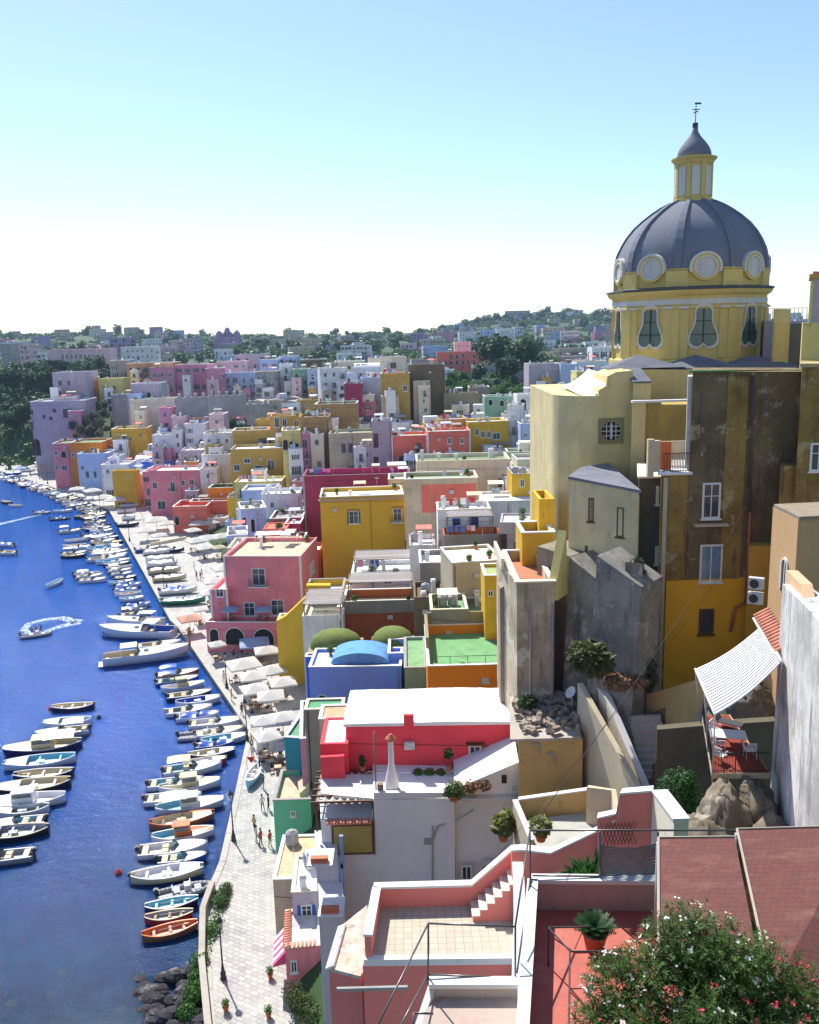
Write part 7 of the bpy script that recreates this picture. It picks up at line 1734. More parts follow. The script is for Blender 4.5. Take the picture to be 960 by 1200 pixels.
PN = [(285,776,36,'square white parasol standing alone in front of the pink arcade'),(254,753,20,'small white parasol at the left end of the pink arcade'),(298,751,34,'blue grey parasol under the pink arcade, wide one','blue'),(312,760,30,'white parasol right of the blue grey one by the yellow stair wall'),
 (296,790,32,'white parasol, upper left of the big cluster of parasols'),(318,783,32,'white parasol, top of the big cluster of parasols'),(331,797,30,'white parasol, right end of the big cluster of parasols'),(298,805,32,'white parasol, lower left of the big cluster of parasols'),(317,813,34,'white parasol, bottom of the big cluster of parasols'),
 (308,842,32,'large white parasol over the nearest cafe, left one'),(331,838,32,'large white parasol over the nearest cafe, upper right one'),(313,860,32,'large white parasol over the nearest cafe, lower one'),
 (222,723,26,'faded orange parasol by the end of the jetty','orange'),(262,664,26,'white parasol left of the tall pink house roof'),(252,679,26,'white parasol by the grey canopy on the piazza'),(247,692,26,'white parasol beside the low pink wing'),(274,655,18,'small white parasol behind the low pink wing'),(235,712,16,'small white parasol beside the faded orange one'),
 (232,612,22,'white parasol, left of the upper piazza row'),(248,610,22,'white parasol, middle of the upper piazza row'),(263,608,22,'white parasol, right of the upper piazza row'),(226,620,18,'small white parasol below the upper piazza row'),
 (230,632,22,'white parasol, left of the lower piazza row'),(244,629,22,'white parasol, middle of the lower piazza row'),(260,627,22,'white parasol, right of the lower piazza row'),(240,640,22,'white parasol in front of the lower piazza row'),(256,640,16,'cream parasol at the lower piazza row','cream'),
 (183,608,24,'white parasol, biggest of the jetty root group'),(196,612,18,'white parasol right of the jetty root group'),(172,620,22,'white parasol nearest the jetty edge'),(186,626,18,'low white parasol by the planted tubs'),(168,606,18,'white parasol at the back of the jetty root group'),
 (121,582,22,'white parasol at the far quay corner'),(136,584,22,'white parasol beside the green tree on the far quay'),(148,570,14,'white parasol before the white stepped houses'),(108,574,18,'white parasol before the pale blue house'),(90,572,16,'grey white parasol beside the orange red house'),(40,546,14,'white parasol on the far left quay'),(24,548,12,'blue parasol on the far left quay','blue'),(48,541,14,'white parasol under the lilac cliff house')]
for a in PN: parasol(a[0], a[1], a[2], a[3], a[4] if len(a) > 4 else 'white')
for x,l in ((270,'pale blue parasol on the pink cafe terrace, left one'),(309,'pale blue parasol on the pink cafe terrace, right one')):
    rt = [o for o in S.objects if o.name.startswith('cafe_terrace')][0]; zt = at(241,729,107.5*K).z-.5
    parasol(x, 712, 14, l, 'blue', 2.1, zt, 0, 'blue parasols of the pink cafe terrace')
# furled parasols
for x,y,l in ((305,886,'furled white parasol left of its twin by the cafe tables'),(320,888,'furled white parasol nearest the teal gable'),(338,884,'furled white parasol against the teal gable')):
    t = empty('furled_parasol', onz(x,y,1.2), 0, l, 'parasol', 'furled parasols'); mb = MB(); mb.smooth = True; mb.lathe([(.28,.9),(.34,1.1),(.3,1.6),(.16,2.5),(.06,3.0),(0,3.05)],10); mb.build('canopy', canvas('white'), t); mb = MB(); mb.tube((0,0,0),(0,0,.95),.04); mb.box(-.3,.3,-.3,.3,0,.1); mb.build('pole', M_WOOD, t)
# cafe tables and chairs
CH = plain('cafe_wicker', (.28,.13,.06), .8, 0, .3); TT = plain('cafe_table_top', (.5,.36,.22), .6)
def cchair():
    t = empty('cafe_chair'); mb = MB(); mb.box(-.22,.22,-.22,.22,.42,.46)
    for x in (-.2,.2):
        for y in (-.2,.2): mb.box(x-.02,x+.02,y-.02,y+.02,0,.42)
    mb.build('seat', CH, t); mb = MB(); mb.box(-.22,.22,.19,.23,.46,.9); mb.build('backrest', CH, t); return t
def ctable():
    t = empty('cafe_table'); mb = MB(); mb.box(-.4,.4,-.4,.4,.72,.76); mb.build('table_top', TT, t); mb = MB(); mb.tube((0,0,0),(0,0,.72),.04); mb.box(-.25,.25,-.25,.25,0,.04); mb.build('leg', M_IRON, t); return t
c0, t0 = cchair(), ctable(); nT = nC = 0; fC = fT = True; rnd = random.Random(9); TB, CB = [], []
spots = []
for (x,y,w,z) in PLACED[:27]+PLACED[-2:]:
    for k in range(2 if w > 4 else 1): spots.append((x+(k-.5)*1.6*(w>4)-.3, y-w*.18-(.3 if k else -.3), z))
for px,py in ((308,893),(318,898),(329,893),(338,900),(326,905),(343,893),(296,835),(300,826),(314,828),(285,740+8)): p = onz(px,py,1.2); spots.append((p.x,p.y,1.2))
for x,y,z in spots:
    o = t0 if fT else copy_tree(t0); fT = False; o.location = (x,y,z); o.rotation_euler.z = rnd.uniform(0,.6); TB.append(tag(o,None,'table','cafe tables on the quay'))
    for k in range(rnd.choice([2,3,4])):
        a = k*math.pi/2+rnd.uniform(-.2,.2)+.3; o = c0 if fC else copy_tree(c0); fC = False; o.location = (x+.7*math.cos(a), y+.7*math.sin(a), z); o.rotation_euler.z = a-math.pi/2; CB.append(tag(o,None,'chair','cafe chairs on the quay'))
number(TB, 'small wooden cafe table on the quay, %s counted from the left'); number(CB, 'brown cafe chair on the quay, %s counted from the left')
# boats ashore under covers
for i,(x,y,ang,kind,L,col,deck,ins,ext,l) in enumerate((
 (173,645,20,'motorboat',6,'blue','white','white','','blue white motorboat ashore at the head of the row of boats on land'),(184,648,12,'motorboat',6.5,'white','white','white','cover','white covered boat ashore, first under white cloth'),(187,656,12,'gozzo',6.5,'white','white','white','cover','second white covered boat ashore'),(190,662,12,'gozzo',7,'white','white','white','cover','third white covered boat ashore'),(193,670,10,'motorboat',7,'cream','white','cream','cover','cream covered boat ashore at the lamp'),(199,679,8,'motorboat',7,'cream','cream','cream','cover','broad cream covered boat ashore beside the lamp'),
 (209,694,10,'motorboat',7.5,'white','white','white','bluecover cover','boat ashore under a pale blue cover'),(215,706,5,'motorboat',8.5,'green','cyan','cyan','greycover cover','big boat ashore under a grey green tarpaulin near the orange parasol'),
 (150,616,12,'motorboat',6,'navy','white','white','','dark blue boat ashore beyond the white parasols'),(155,608,12,'gozzo',6,'white','white','cyan','','white and cyan boat ashore beyond the parasols'),(148,600,15,'rowboat',5.5,'white','white','blue','','white and blue rowing boat ashore near the jetty root'),(152,593,10,'motorboat',6,'white','white','blue','bluecover cover','blue covered boat ashore near the far parasols'),(204,646,10,'motorboat',5,'navy','white','white','','small dark blue boat ashore beside the wall on the piazza'),(16,556,20,'motorboat',6,'blue','white','white','bluecover cover','blue covered boat on the far left quay'),(32,552,10,'gozzo',6,'white','white','blue','','white boat lying on the far left quay'))):
    boat(x,y,0,ang,kind,L,col,deck,ins,ext,l,'boats laid up on the quay',1.5)
# sailing dinghy on the quay
b = boat(297,912,0,82,'rowboat',4.0,'cyan','white','white','',None,None,1.5); b['label'] = 'small pale blue sailing dinghy standing on the quay with a bare white mast'; b['group'] = 'boats laid up on the quay'
mb = MB(); mb.tube((.4,0,.2),(.5,0,4.6),.04,.02); mb.tube((.4,0,.9),(-1.4,.1,.9),.03); mb.build('mast', M_WF, b)
fl = empty('flag', onz(290,902,1.2), 0, 'red flag on a short staff beside the sailing dinghy', 'flag'); mb = MB(); mb.tube((0,0,0),(0,0,1.6),.02); mb.build('staff', M_WOOD, fl); mb = MB(); mb.add([(0,0,1.55),(1.0,.1,1.55),(.5,.05,.75)],[(0,1,2)]); mb.build('cloth', plain('red_cloth',(.6,.02,.02),.8), fl)
# low walls and planters on the piazza
mb = MB(); a, b_ = onz(176,640,1.2), onz(218,632,1.2); d = b_-a; mb.hexa([(0,0,0),(d.x,d.y,0),(d.x,d.y+.5,0),(0,.5,0)],[(0,0,.7),(d.x,d.y,.7),(d.x,d.y+.5,.7),(0,.5,.7)]); tag(mb.build('low_wall', stucco(C['cream'],.4), None, a), 'low cream wall crossing the piazza below the parasols', 'wall')
# people --------------------------------------------------------------------------------
def skin_mesh(verts, edges, rad, name, root=0, mats=None, sub=1):
    me = bpy.data.meshes.new(name); me.from_pydata(verts, edges, []); o = bpy.data.objects.new(name, me); COL.objects.link(o)
    sm = o.modifiers.new('skin','SKIN'); sv = me.skin_vertices[0].data
    for i, r_ in enumerate(rad): sv[i].radius = (r_, r_); sv[i].use_root = (i == root)
    ss = o.modifiers.new('sub','SUBSURF'); ss.levels = sub; ss.render_levels = sub
    dg = bpy.context.evaluated_depsgraph_get(); m2 = bpy.data.meshes.new_from_object(o.evaluated_get(dg)); bpy.data.objects.remove(o)
    for p in m2.polygons: p.use_smooth = True
    return m2
SKIN = plain('skin', (.45,.25,.17), .5, 0, .05); HAIR = plain('dark_hair', (.03,.02,.015), .6)
def person_proto(sit, shirt, trousers):
    if sit: V = [(0,0,.55),(0,0,.8),(0,.0,1.02),(0,0,1.1),(0,-.02,1.2),(0,-.02,1.33), (.17,0,1.02),(.26,-.05,.8),(.2,-.28,.68),(-.17,0,1.02),(-.26,-.05,.8),(-.2,-.28,.68), (.1,-.02,.52),(.13,-.42,.5),(.13,-.45,.12),(.13,-.58,.05),(-.1,-.02,.52),(-.13,-.42,.5),(-.13,-.45,.12),(-.13,-.58,.05)]
    else: V = [(0,0,.95),(0,0,1.2),(0,0,1.42),(0,0,1.5),(0,-.02,1.6),(0,-.02,1.73), (.19,0,1.4),(.26,.02,1.12),(.24,-.12,.88),(-.19,0,1.4),(-.27,.02,1.12),(-.26,-.05,.86), (.09,0,.9),(.11,-.03,.5),(.12,.03,.08),(.13,-.12,.04),(-.09,0,.9),(-.13,.02,.5),(-.16,.12,.08),(-.16,-.02,.04)]
    E = [(0,1),(1,2),(2,3),(3,4),(4,5),(2,6),(6,7),(7,8),(2,9),(9,10),(10,11),(0,12),(12,13),(13,14),(14,15),(0,16),(16,17),(17,18),(18,19)]
    Rr = [.13,.12,.13,.055,.09,.085,.06,.045,.035,.06,.045,.035,.09,.06,.045,.035,.09,.06,.045,.035]
    me = skin_mesh(V, E, Rr, 'body', 0)
    for m in (SKIN, plain('shirt_'+shirt[0], shirt[1], .8), plain('trousers_'+trousers[0], trousers[1], .8)): me.materials.append(m)
    zs, zh = (.6,1.08) if sit else (.92,1.46)
    for p in me.polygons:
        c = p.center
        if c.z > zh+.02: p.material_index = 0
        elif c.z > zs and not (abs(c.x) > .2 and c.z < (zs+.28)): p.material_index = 1
        elif c.z > zs: p.material_index = 0
        elif c.z > (.3 if sit else .5): p.material_index = 2
        else: p.material_index = 2 if trousers[0] == 'dark' else 0
    hz = 1.28 if sit else 1.68; mb = MB(); mb.smooth = True; mb.lathe([(.1,hz-.05),(.112,hz+.03),(.095,hz+.1),(.05,hz+.145),(0,hz+.155)],10,(0,0)); return me, mb.mesh('hair', HAIR)
shirts = [('white',(.7,.7,.7)),('red',(.5,.05,.04)),('blue',(.06,.14,.4)),('black',(.03,.03,.03)),('yellow',(.6,.45,.1))]; tr = [('dark',(.03,.03,.05)),('beige',(.4,.33,.22))]
PP = {}
def person(x, y, z, rz, sit, s, t, label, pos=None):
    k = (sit,s,t)
    if k not in PP: PP[k] = person_proto(sit, shirts[s], tr[t])
    o = empty('person', pos or onz(x,y,z), rz, label, 'person'); link('body', PP[k][0], o); link('hair', PP[k][1], o)
for i,(x,y,z,rz,sit,s,t,l) in enumerate(((284,838,1.2,1,0,3,0,'person in black walking on the quay beside the big parasol cluster'),(287,831,1.2,-2,0,2,0,'person in a blue shirt next to the walker in black'),(263,800,1.2,.5,0,0,1,'person in a white shirt near the quay lamp'),(206,669,1.2,2,0,3,0,'person in black beside the covered boats'),(204,663,1.2,1,0,3,0,'second person in black behind the first at the covered boats'),
 (162,596,1.2,0,0,0,0,'person in white walking before the pink palace'),(165,602,1.2,2,0,1,1,'person in red walking before the pink palace'),(223,760,1.2,1,0,1,0,'person in red at the edge of the quay by the steps'),(312,770,1.2,0,0,0,0,'person in white under the arcade parasols'),(36,558,1.2,0,0,2,0,'person in blue on the far left quay'),(272,822,1.2,2,0,4,1,'person in a yellow shirt at the water edge'),(228,668,1.2,2,0,0,1,'person crossing the empty piazza in white'))): person(x,y,z,rz,sit,s,t,l)
for x,y,rz,s,l in ((38,744,.5,3,'person in black sitting at the stern of the turning dinghy'),(43,742,0,1,'person in red sitting in the middle of the turning dinghy'),(49,740,-.5,3,'person in dark clothes sitting at the bow of the turning dinghy'),(50,600,0,3,'person steering the far dinghy')): person(x,y,.15,rz,1,s,0,l,onz(x,y+2,-.05) if False else onz(x,y,.0)+Vector((0,0,.0)))
rnd = random.Random(12); PS = []
for i in range(46):
    g = rnd.choice([((205,640),(262,735)),((140,600),(205,720)),((262,745),(300,840)),((292,870),(300,1000)),((40,562),(120,588))]); t = rnd.random(); x = g[0][0]+(g[1][0]-g[0][0])*t+rnd.uniform(-2,12 if g[0][0] < 292 else 22); y = g[0][1]+(g[1][1]-g[0][1])*t
    person(x,y,1.2,rnd.uniform(0,6),0,rnd.randint(0,4),rnd.randint(0,1),None)
PS = [o for o in S.objects if o.name.startswith('person') and not o.get('label')]
for o in PS: o['group'] = 'people strolling on the quay'
number(PS, 'stroller among the crowd on the quay, %s from the left')
# shore rocks
SR_ = patchy('dark_shore_rock', (.055,.052,.058), (.15,.145,.15), (.02,.02,.025)); rnd = random.Random(3); ed = [onz(x,y,1.2) for x,y in ((243,1200),(240,1160),(238,1125))]; k = 0; RK = []
for a,b_ in zip([onz(250,1300,1.2)]+ed, ed):
    m_ = int((b_-a).length*11)
    for i in range(m_):
        p = a.lerp(b_, rnd.random()); w = rnd.uniform(.2,5.2)*(1.0 if p.y < 63 else .6); p = p+Vector((-max(.2,w),0,0)); p.z = max(-.35, .75-w*.22+rnd.uniform(-.2,.2)); s_ = rnd.uniform(.25,.7)
        RK.append(rock('shore_rock', p, (min(.9,s_*1.3),s_,s_*.75), rnd.uniform(0,50), SR_)); tag(RK[-1],None,'rock','dark boulders at the foot of the quay')
number(RK, 'dark shore boulder below the quay parapet, %s counted from the left')
# ================================================================ trees and plants
LM = [leafmat('dark_leaves',(.02,.055,.012),(.045,.11,.022)), leafmat('mid_leaves',(.04,.12,.014),(.085,.20,.025)), leafmat('pine_leaves',(.012,.03,.014),(.025,.055,.02)), leafmat('olive_leaves',(.07,.09,.045),(.13,.15,.08))]
LF = leafmat('far_leaves',(.032,.085,.03),(.06,.14,.035))
BARK = plain('bark', (.10,.075,.05), .95, 0, .3)
def leafcloud(rnd, n, lobes, size, asp=1.0, up=.3):
    """small faces spread through the volume of several lobes"""
    vs, fs = [], []
    tot = sum(l[3]**2 for l in lobes)
    for (cx,cy,cz,r,sz) in lobes:
        k = int(n*r*r/tot)
        for i in range(k):
            v = Vector((rnd.gauss(0,1),rnd.gauss(0,1),rnd.gauss(0,1))).normalized(); rr = r*(rnd.random()**.35)*(1+.25*mnoise.noise(v*2.2+Vector((cx,cy,cz))))
            c = Vector((cx,cy,cz))+Vector((v.x*rr, v.y*rr, v.z*rr*sz)); d = (v+Vector((rnd.gauss(0,.6),rnd.gauss(0,.6),rnd.gauss(0,.6)+up))).normalized()
            a = d.orthogonal().normalized(); a = Matrix.Rotation(rnd.uniform(0,6.28),3,d) @ a; b = d.cross(a); s = size*rnd.uniform(.6,1.3); a *= s*asp; b *= s
            o = len(vs); vs += [tuple(c-a*.5), tuple(c+b*.5), tuple(c+a*.5), tuple(c-b*.5)]; fs.append((o,o+1,o+2,o+3))
    mb = MB(); mb.add(vs, fs); return mb
def tree_proto(seed, h, w, mat, n, size, trunk=.35, flat=1.0, name='crown'):
    rnd = random.Random(seed); lobes = []
    for i in range(9): a = rnd.uniform(0,6.28); r = rnd.uniform(0,.3)*w; lobes.append((r*math.cos(a), r*math.sin(a), h*(1-.5*(1-trunk))+rnd.uniform(-.25,.3)*h*(1-trunk)*flat, w*rnd.uniform(.17,.30), .85*flat if flat < 1 else .9))
    mb = leafcloud(rnd, n, lobes, size); t = MB(); t.tube((0,0,-1),(0,0,h*trunk*1.2),w*.035,w*.022,7)
    for l in lobes[:6]: t.tube((0,0,h*trunk*1.0),(l[0],l[1],l[2]),w*.018,w*.006,5)
    return mb.mesh('crown', mat), t.mesh('trunk', BARK)
TP = dict(dark=[tree_proto(i,8,8,LM[0],1500,.62) for i in range(3)], mid=[tree_proto(i+9,5,6,LM[1],1300,.5,.2) for i in range(3)], pine=[tree_proto(i+20,9,9,LM[2],900,.6,.7,.35) for i in range(2)], far=[tree_proto(i+30,8,11,LF,420,1.5,.2) for i in range(3)], farmid=[tree_proto(i+40,7,10,LM[1],420,1.4,.2) for i in range(2)], olive=[tree_proto(i+60,3.2,3.6,LM[3],700,.3,.15) for i in range(2)], shrub=[tree_proto(i+70,1.6,2.2,LM[1],500,.18,.1) for i in range(2)])
TL = {}
def tree(kind, x, y, z, s, grp, lab=None, name='tree', sz=None, cat='tree'):
    cr, tk = random.choice(TP[kind]); o = empty(name, (x,y,z), random.uniform(0,6.28), lab, cat, grp); o.scale = (s,s,sz or s*random.uniform(.85,1.15)); link('crown', cr, o); link('trunk', tk, o); TL.setdefault(grp, []).append(o); return o
random.seed(21)
# garden below the ridge, right of centre
def scatter(n, x0, x1, y0, y1, D0, D1, kinds, s0, s1, grp, name='tree', sink=0):
    for i in range(n):
        y = D0+(D1-D0)*(i+random.random())/n; px = random.uniform(x0,x1); X = at(px,430,y).x; z = terrain(X,y)-.4-sink
        tree(random.choice(kinds), X, y, z, random.uniform(s0,s1), grp, None, name)
scatter(80, 522, 648, 0,0, 285, 440, ['mid'], 1.0, 1.5, 'lemon trees of the walled garden', 'lemon_tree')
for px,y,D,s,l,k in ((582,398,430,2.6,'tall dark tree at the left of the big pair above the lemon garden','dark'),(612,402,415,2.5,'broad dark tree at the right of the big pair above the lemon garden','dark'),(598,412,400,2.0,'dark tree filling between the big pair','dark'),(560,415,410,1.4,'lower dark tree left of the big pair','dark'),(640,420,400,1.3,'bright tree right of the big pair','mid')):
    p = at(px,y,D); tree(k, p.x, D, terrain(p.x,D)-1, s, 'big trees above the lemon garden', l, 'dark_tree')
scatter(34, 242, 368, 0,0, 292, 350, ['mid','mid','dark'], .7, 1.0, 'trees behind the crenellated wall')
scatter(16, 670, 712, 0,0, 330, 420, ['dark'], .9, 1.3, 'dark trees right of the lilac cube house')
# left cliff wood
def cliff(n, seed):
    rnd = random.Random(seed)
    for i in range(n):
        y = rnd.uniform(335,560); px = rnd.uniform(-30,128); X = at(px,440,y).x
        if fdist(X,y) < 4: continue
        if y < 400 and px > 34 : continue
        tree(rnd.choice(['dark','dark','dark','mid']) , X, y, terrain(X,y)-1.5, rnd.uniform(1.0,1.7), 'trees of the dark cliff wood', None, 'tree')
cliff(110, 2)
for i,(px,py,D,s) in enumerate([(86,500,330,1.0),(93,507,326,1.0),(100,497,332,1.1),(106,505,328,1.0),(112,492,336,1.1),(118,500,330,1.1),(122,487,340,1.0),(96,490,338,.9),(104,484,345,.9),(114,478,350,.9),(124,476,352,.9),(90,512,320,.8),(117,509,324,.8)]):
    p = at(px,py,D); o = tree('olive', p.x, D, p.z-1.5, s*1.35, 'pale shrubs on the bank beside the lilac cliff house', None, 'flowering_shrub', cat='shrub')
# dark bank below those shrubs
mb = MB(); P = [at(84,520,322),at(128,515,322),at(130,480,352),at(90,480,352)]; mb.hexa([(p.x,p.y,3) for p in P],[(p.x,p.y,p.z-1.2) for p in P]); tag(mb.build('earth_bank', bpy.data.materials['earth_and_scrub']), kind='structure')
for px,py,D,l in ((147,588,205*K*.99,'small green tree on the far quay beside the parasols'),(163,592,200*K,'green shrub at the corner of the pink palace')):
    p = onz(px,py,1.2); tree('mid', p.x, p.y, 1.0, .7 if l[0:5] == 'small' else .4, 'quay trees', l, 'tree')
for i in range(9): px = 250+i*2.6; p = at(px,571,186*K+3); tree('shrub', p.x, p.y, p.z-.6, random.uniform(.7,1.1), 'plants on top of the orange wall house', None, 'shrub', cat='shrub')
# far countryside
rnd = random.Random(8)
def farfield(n, y0, y1, s0, s1, grp, kinds):
    for i in range(n):
        y = y0+(y1-y0)*rnd.random(); px = rnd.uniform(-30, 1000)
        if 735 < px < 900: px -= rnd.uniform(180,600)
        X = at(px,400,y).x; tree(rnd.choice(kinds), X, y, terrain(X,y)-1.5, rnd.uniform(s0,s1), grp, None, 'tree')
farfield(60, 430, 620, .65, 1.2, 'trees scattered through the near side of the far town', ['far','farmid','farmid'])
farfield(70, 620, 950, .8, 1.35, 'trees in the middle of the far town', ['far','far','farmid'])
farfield(90, 950, 1500, .9, 1.7, 'trees on the low skyline', ['far','far','far','farmid'])
for i in range(80):
    y = rnd.uniform(1500,2050); px = rnd.uniform(545,735); X = at(px,380,y).x; tree('far', X, y, terrain(X,y)-2, rnd.uniform(1.2,2.1), 'trees on the wooded hill left of the dome', None, 'tree')
for px,D,k in ((95,900,'pine'),(71,880,'pine'),(97,880,'far'),(344,760,'far'),(340,765,'far'),(349,762,'far'),(302,900,'pine'),(438,800,'far'),(462,820,'pine'),(380,830,'far'),(246,850,'pine'),(289,860,'pine'),(508,900,'far')):
    X = at(px,390,D).x; tree(k, X, D, terrain(X,D)-1, 1.35 if k == 'far' else 1.25, 'tall trees breaking the skyline', None, 'tree')
# far wood as one mass: only the gaps between the countable trees
def wood(name, label, x0, x1, D0, D1, n, size, mat, rs=1):
    rnd = random.Random(int(D0)); lobes = []
    for i in range(n): y = rnd.uniform(D0,D1); X = at(rnd.uniform(x0,x1),390,y).x; lobes.append((X,y,terrain(X,y)+1,rs*rnd.uniform(3.5,8),.45))
    tag(leafcloud(rnd, n*34, lobes, size).build(name, mat), label, None, None, 'stuff')
wood('far_woodland', 'dark woodland and orchards spread through the far town', -40, 740, 640, 1500, 760, 2.8, LF)
wood('orchard', 'bright green orchard foliage of the walled garden', 520, 650, 300, 470, 90, 1.3, LM[1])
wood('cliff_woodland', 'dense dark wood above the cliff at the left edge', -60, 62, 345, 520, 150, 1.6, LM[0])
wood('near_woodland', 'green gardens between the ridge houses and the far town', -40, 735, 430, 660, 190, 1.8, LM[1])
wood('skyline_woodland', 'low wood running along the skyline behind the far town', -60, 735, 1180, 1480, 330, 3, LF, 1.25)
wood('hill_woodland', 'bushy woodland covering the hill left of the dome', 520, 745, 1450, 2050, 760, 4.2, LF, 1.6)
for g, l in ():
    pass
for g, lst in TL.items():
    if not any(o.get('label') for o in lst): 
        short = {'trees scattered through the near side of the far town':'green tree on the near side of the far town','trees in the middle of the far town':'tree in the middle of the far town','trees on the low skyline':'bluish tree on the low skyline','trees on the wooded hill left of the dome':'tree on the wooded hill left of the dome','tall trees breaking the skyline':'tall tree breaking the skyline','lemon trees of the walled garden':'bright green lemon tree in the walled garden','trees of the dark cliff wood':'tree of the dark cliff wood','trees behind the crenellated wall':'green tree behind the crenellated wall','pale shrubs on the bank beside the lilac cliff house':'pale flowering shrub on the bank','plants on top of the orange wall house':'leafy plant on the orange wall house','dark trees right of the lilac cube house':'dark tree beyond the lilac cube house'}.get(g, g)
        number(lst, short+', %s from the left')
# far town
FH = []
rnd = random.Random(31)
def fartown(n, y0, y1, hmin, hmax, x0=-30, x1=1000):
    occ = []
    for i in range(n*3):
        if len(occ) >= n: break
        y = rnd.uniform(y0,y1); px = rnd.uniform(x0,x1)
        if 730 < px < 890: continue
        if px < 130 and y < 640: continue
        X = at(px,400,y).x; W = rnd.uniform(8,22); d = rnd.uniform(8,12)
        if not free(X, y, W/2, occ): continue
        occ.append((X,y,W/2)); tz = terrain(X,y); col = rnd.choice(['white','white','pale_pink','lilac','cream','pale_blue','rose','grey','sand','white','violet','beige'])
        r, *_ = house(0,0,0,y/K,d,col,rnd.uniform(-25,25),None,small=True,world=(X,y,tz+rnd.uniform(hmin,hmax),W),keep=False,seed=i,roof=rnd.choice(['white','grey','coral','stone','tar']),n_clut=1,group='far town houses',name='distant_house',floor_h=3.2,side='none')
        FH.append((r,y))
fartown(60, 400, 560, 4, 8); fartown(60, 560, 820, 5, 10); fartown(75, 820, 1400, 7, 14); fartown(14, 1500, 1950, 6, 11, 540, 735)
for a, b_, t in ((0,560,'near side of the far town'),(560,820,'middle of the far town'),(820,1450,'skyline of the far town'),(1450,3000,'wooded hill')): number([r for r,y in FH if a <= y < b_], 'distant house on the '+t+', %s from the left')
# far church on the skyline
D = 900; p = at(266,385,D); z0 = terrain(p.x,D)-2; fc = empty('far_church', (p.x,D,z0), 0, 'distant violet church with a belfry and two domes on the skyline', 'church'); VI = stucco((.34,.24,.40),.4); h = at(266,392,D).z-z0
mb = MB(); mb.box(-14,12,0,14,0,h*.8); mb.build('nave', VI, fc); mb = MB(); mb.box(-3.2,3.2,-2,4,0,h+2); mb.box(-3.8,3.8,-2.6,4.6,h+2.003,h+2.6); mb.box(-2.4,2.4,-1.4,3.4,h+2.6,h+4.6); mb.smooth = True; mb.lathe([(2.4,h+4.6),(2.3,h+5.6),(1.2,h+6.6),(.2,h+7),(.1,h+8)],12,(0,1)); mb.build('belfry', VI, fc)
for x in (8.5,-9): mb = MB(); mb.smooth = True; mb.lathe([(3.4,h*.75),(3.4,h),(3.1,h+1.6),(1.8,h+3.2),(.3,h+3.9),(.3,h+5.2),(0,h+5.2)],14,(x,5)); mb.build('dome', VI, fc)
for x in (-1.5,1.5): mb = MB(); mb.box(x-.7,x+.7,-2.06,-2.003,h-2,h+1.6); mb.build('bell_opening', M_DARK, fc)
# villa on the hill
D = 1800; X = at(607,368,D).x; vl = empty('villa', (X,D,terrain(X,D)-3), 0, 'long villa on the crest of the wooded hill left of the dome', 'house'); mb = MB(); mb.box(-24,24,0,14,0,17); mb.build('wall', stucco(C['grey'],.3), vl); mb = MB(); mb.box(-25,25,-1,15,17.003,18); mb.build('roof', M_TERRA, vl)
for i in range(8): mb = MB(); mb.box(-20+i*5.4,-18+i*5.4,-.06,-.003,10,13); mb.build('window', M_DARK, vl)
# ------------------------------------------------ plants close by
def bush(c, lobes, n, size, mat, label, name='bush', asp=1.0, cat='bush', stems=True, seed=1, up=.3):
    o = empty(name, c, 0, label, cat); rnd = random.Random(seed); leafcloud(rnd, n, lobes, size, asp, up).build('foliage', mat, o)
    if stems:
        mb = MB()
        for l in lobes: mb.tube((l[0]*.2,l[1]*.2,-.3),(l[0],l[1],l[2]),.05,.02,5)
        mb.build('stem', BARK, o)
    return o
p = at(795,925,43); bush((p.x,p.y,p.z-2.6), [(0,0,2.6,1.15,1),(.5,.3,1.5,1.1,1),(-.3,-.2,.8,1.0,1),(.3,-.6,3.3,.6,1),(.9,-.4,.6,.8,1)], 5200, .13, leafmat('bush_leaves',(.02,.075,.02),(.05,.16,.035)), 'bright green bush growing between the stone steps and the boulders', seed=5)
p = at(692,772,52); bush((p.x,p.y,p.z-1), [(0,0,1.2,1.0,.9),(.5,0,.8,.8,.9),(-.5,.1,1.3,.7,1)], 2600, .3, leafmat('agave_leaves',(.05,.07,.02),(.12,.13,.04)), 'spiky yellow green shrub on top of the tall beige wall', 'shrub', 3.4, 'shrub', seed=6, up=.8); TL
o_ = at(725,790,52); bush((o_.x,o_.y,o_.z-.8), [(0,0,.3,.9,.5),(1.2,.2,.2,.7,.5)], 1500, .18, plain('dry_leaves',(.26,.14,.07),.9,0,.4), 'dry brown creeper along the wall head beside the spiky shrub', 'creeper', 2, 'plant', seed=7)
p = at(746,665,55); bush((p.x,p.y,p.z-1), [(0,0,.8,.5,1.6)], 500, .2, LM[3], 'wispy plant rooted in the top of the concrete buttress', 'plant', 3, 'plant', seed=8)
p = at(760,790,54); bush((p.x,p.y,p.z-1), [(0,0,.6,.6,1.3),(.1,0,1.6,.4,1)], 700, .18, LM[3], 'olive grey weed in the dark corner beside the yellow painted foot', 'plant', 2, 'plant', seed=9)
p = at(618,815,57); bush((p.x,p.y,p.z-1), [(0,0,.5,.7,.8)], 700, .15, LM[0], 'small dark bush at the foot of the peeling tower', 'bush', 1.5, seed=10)
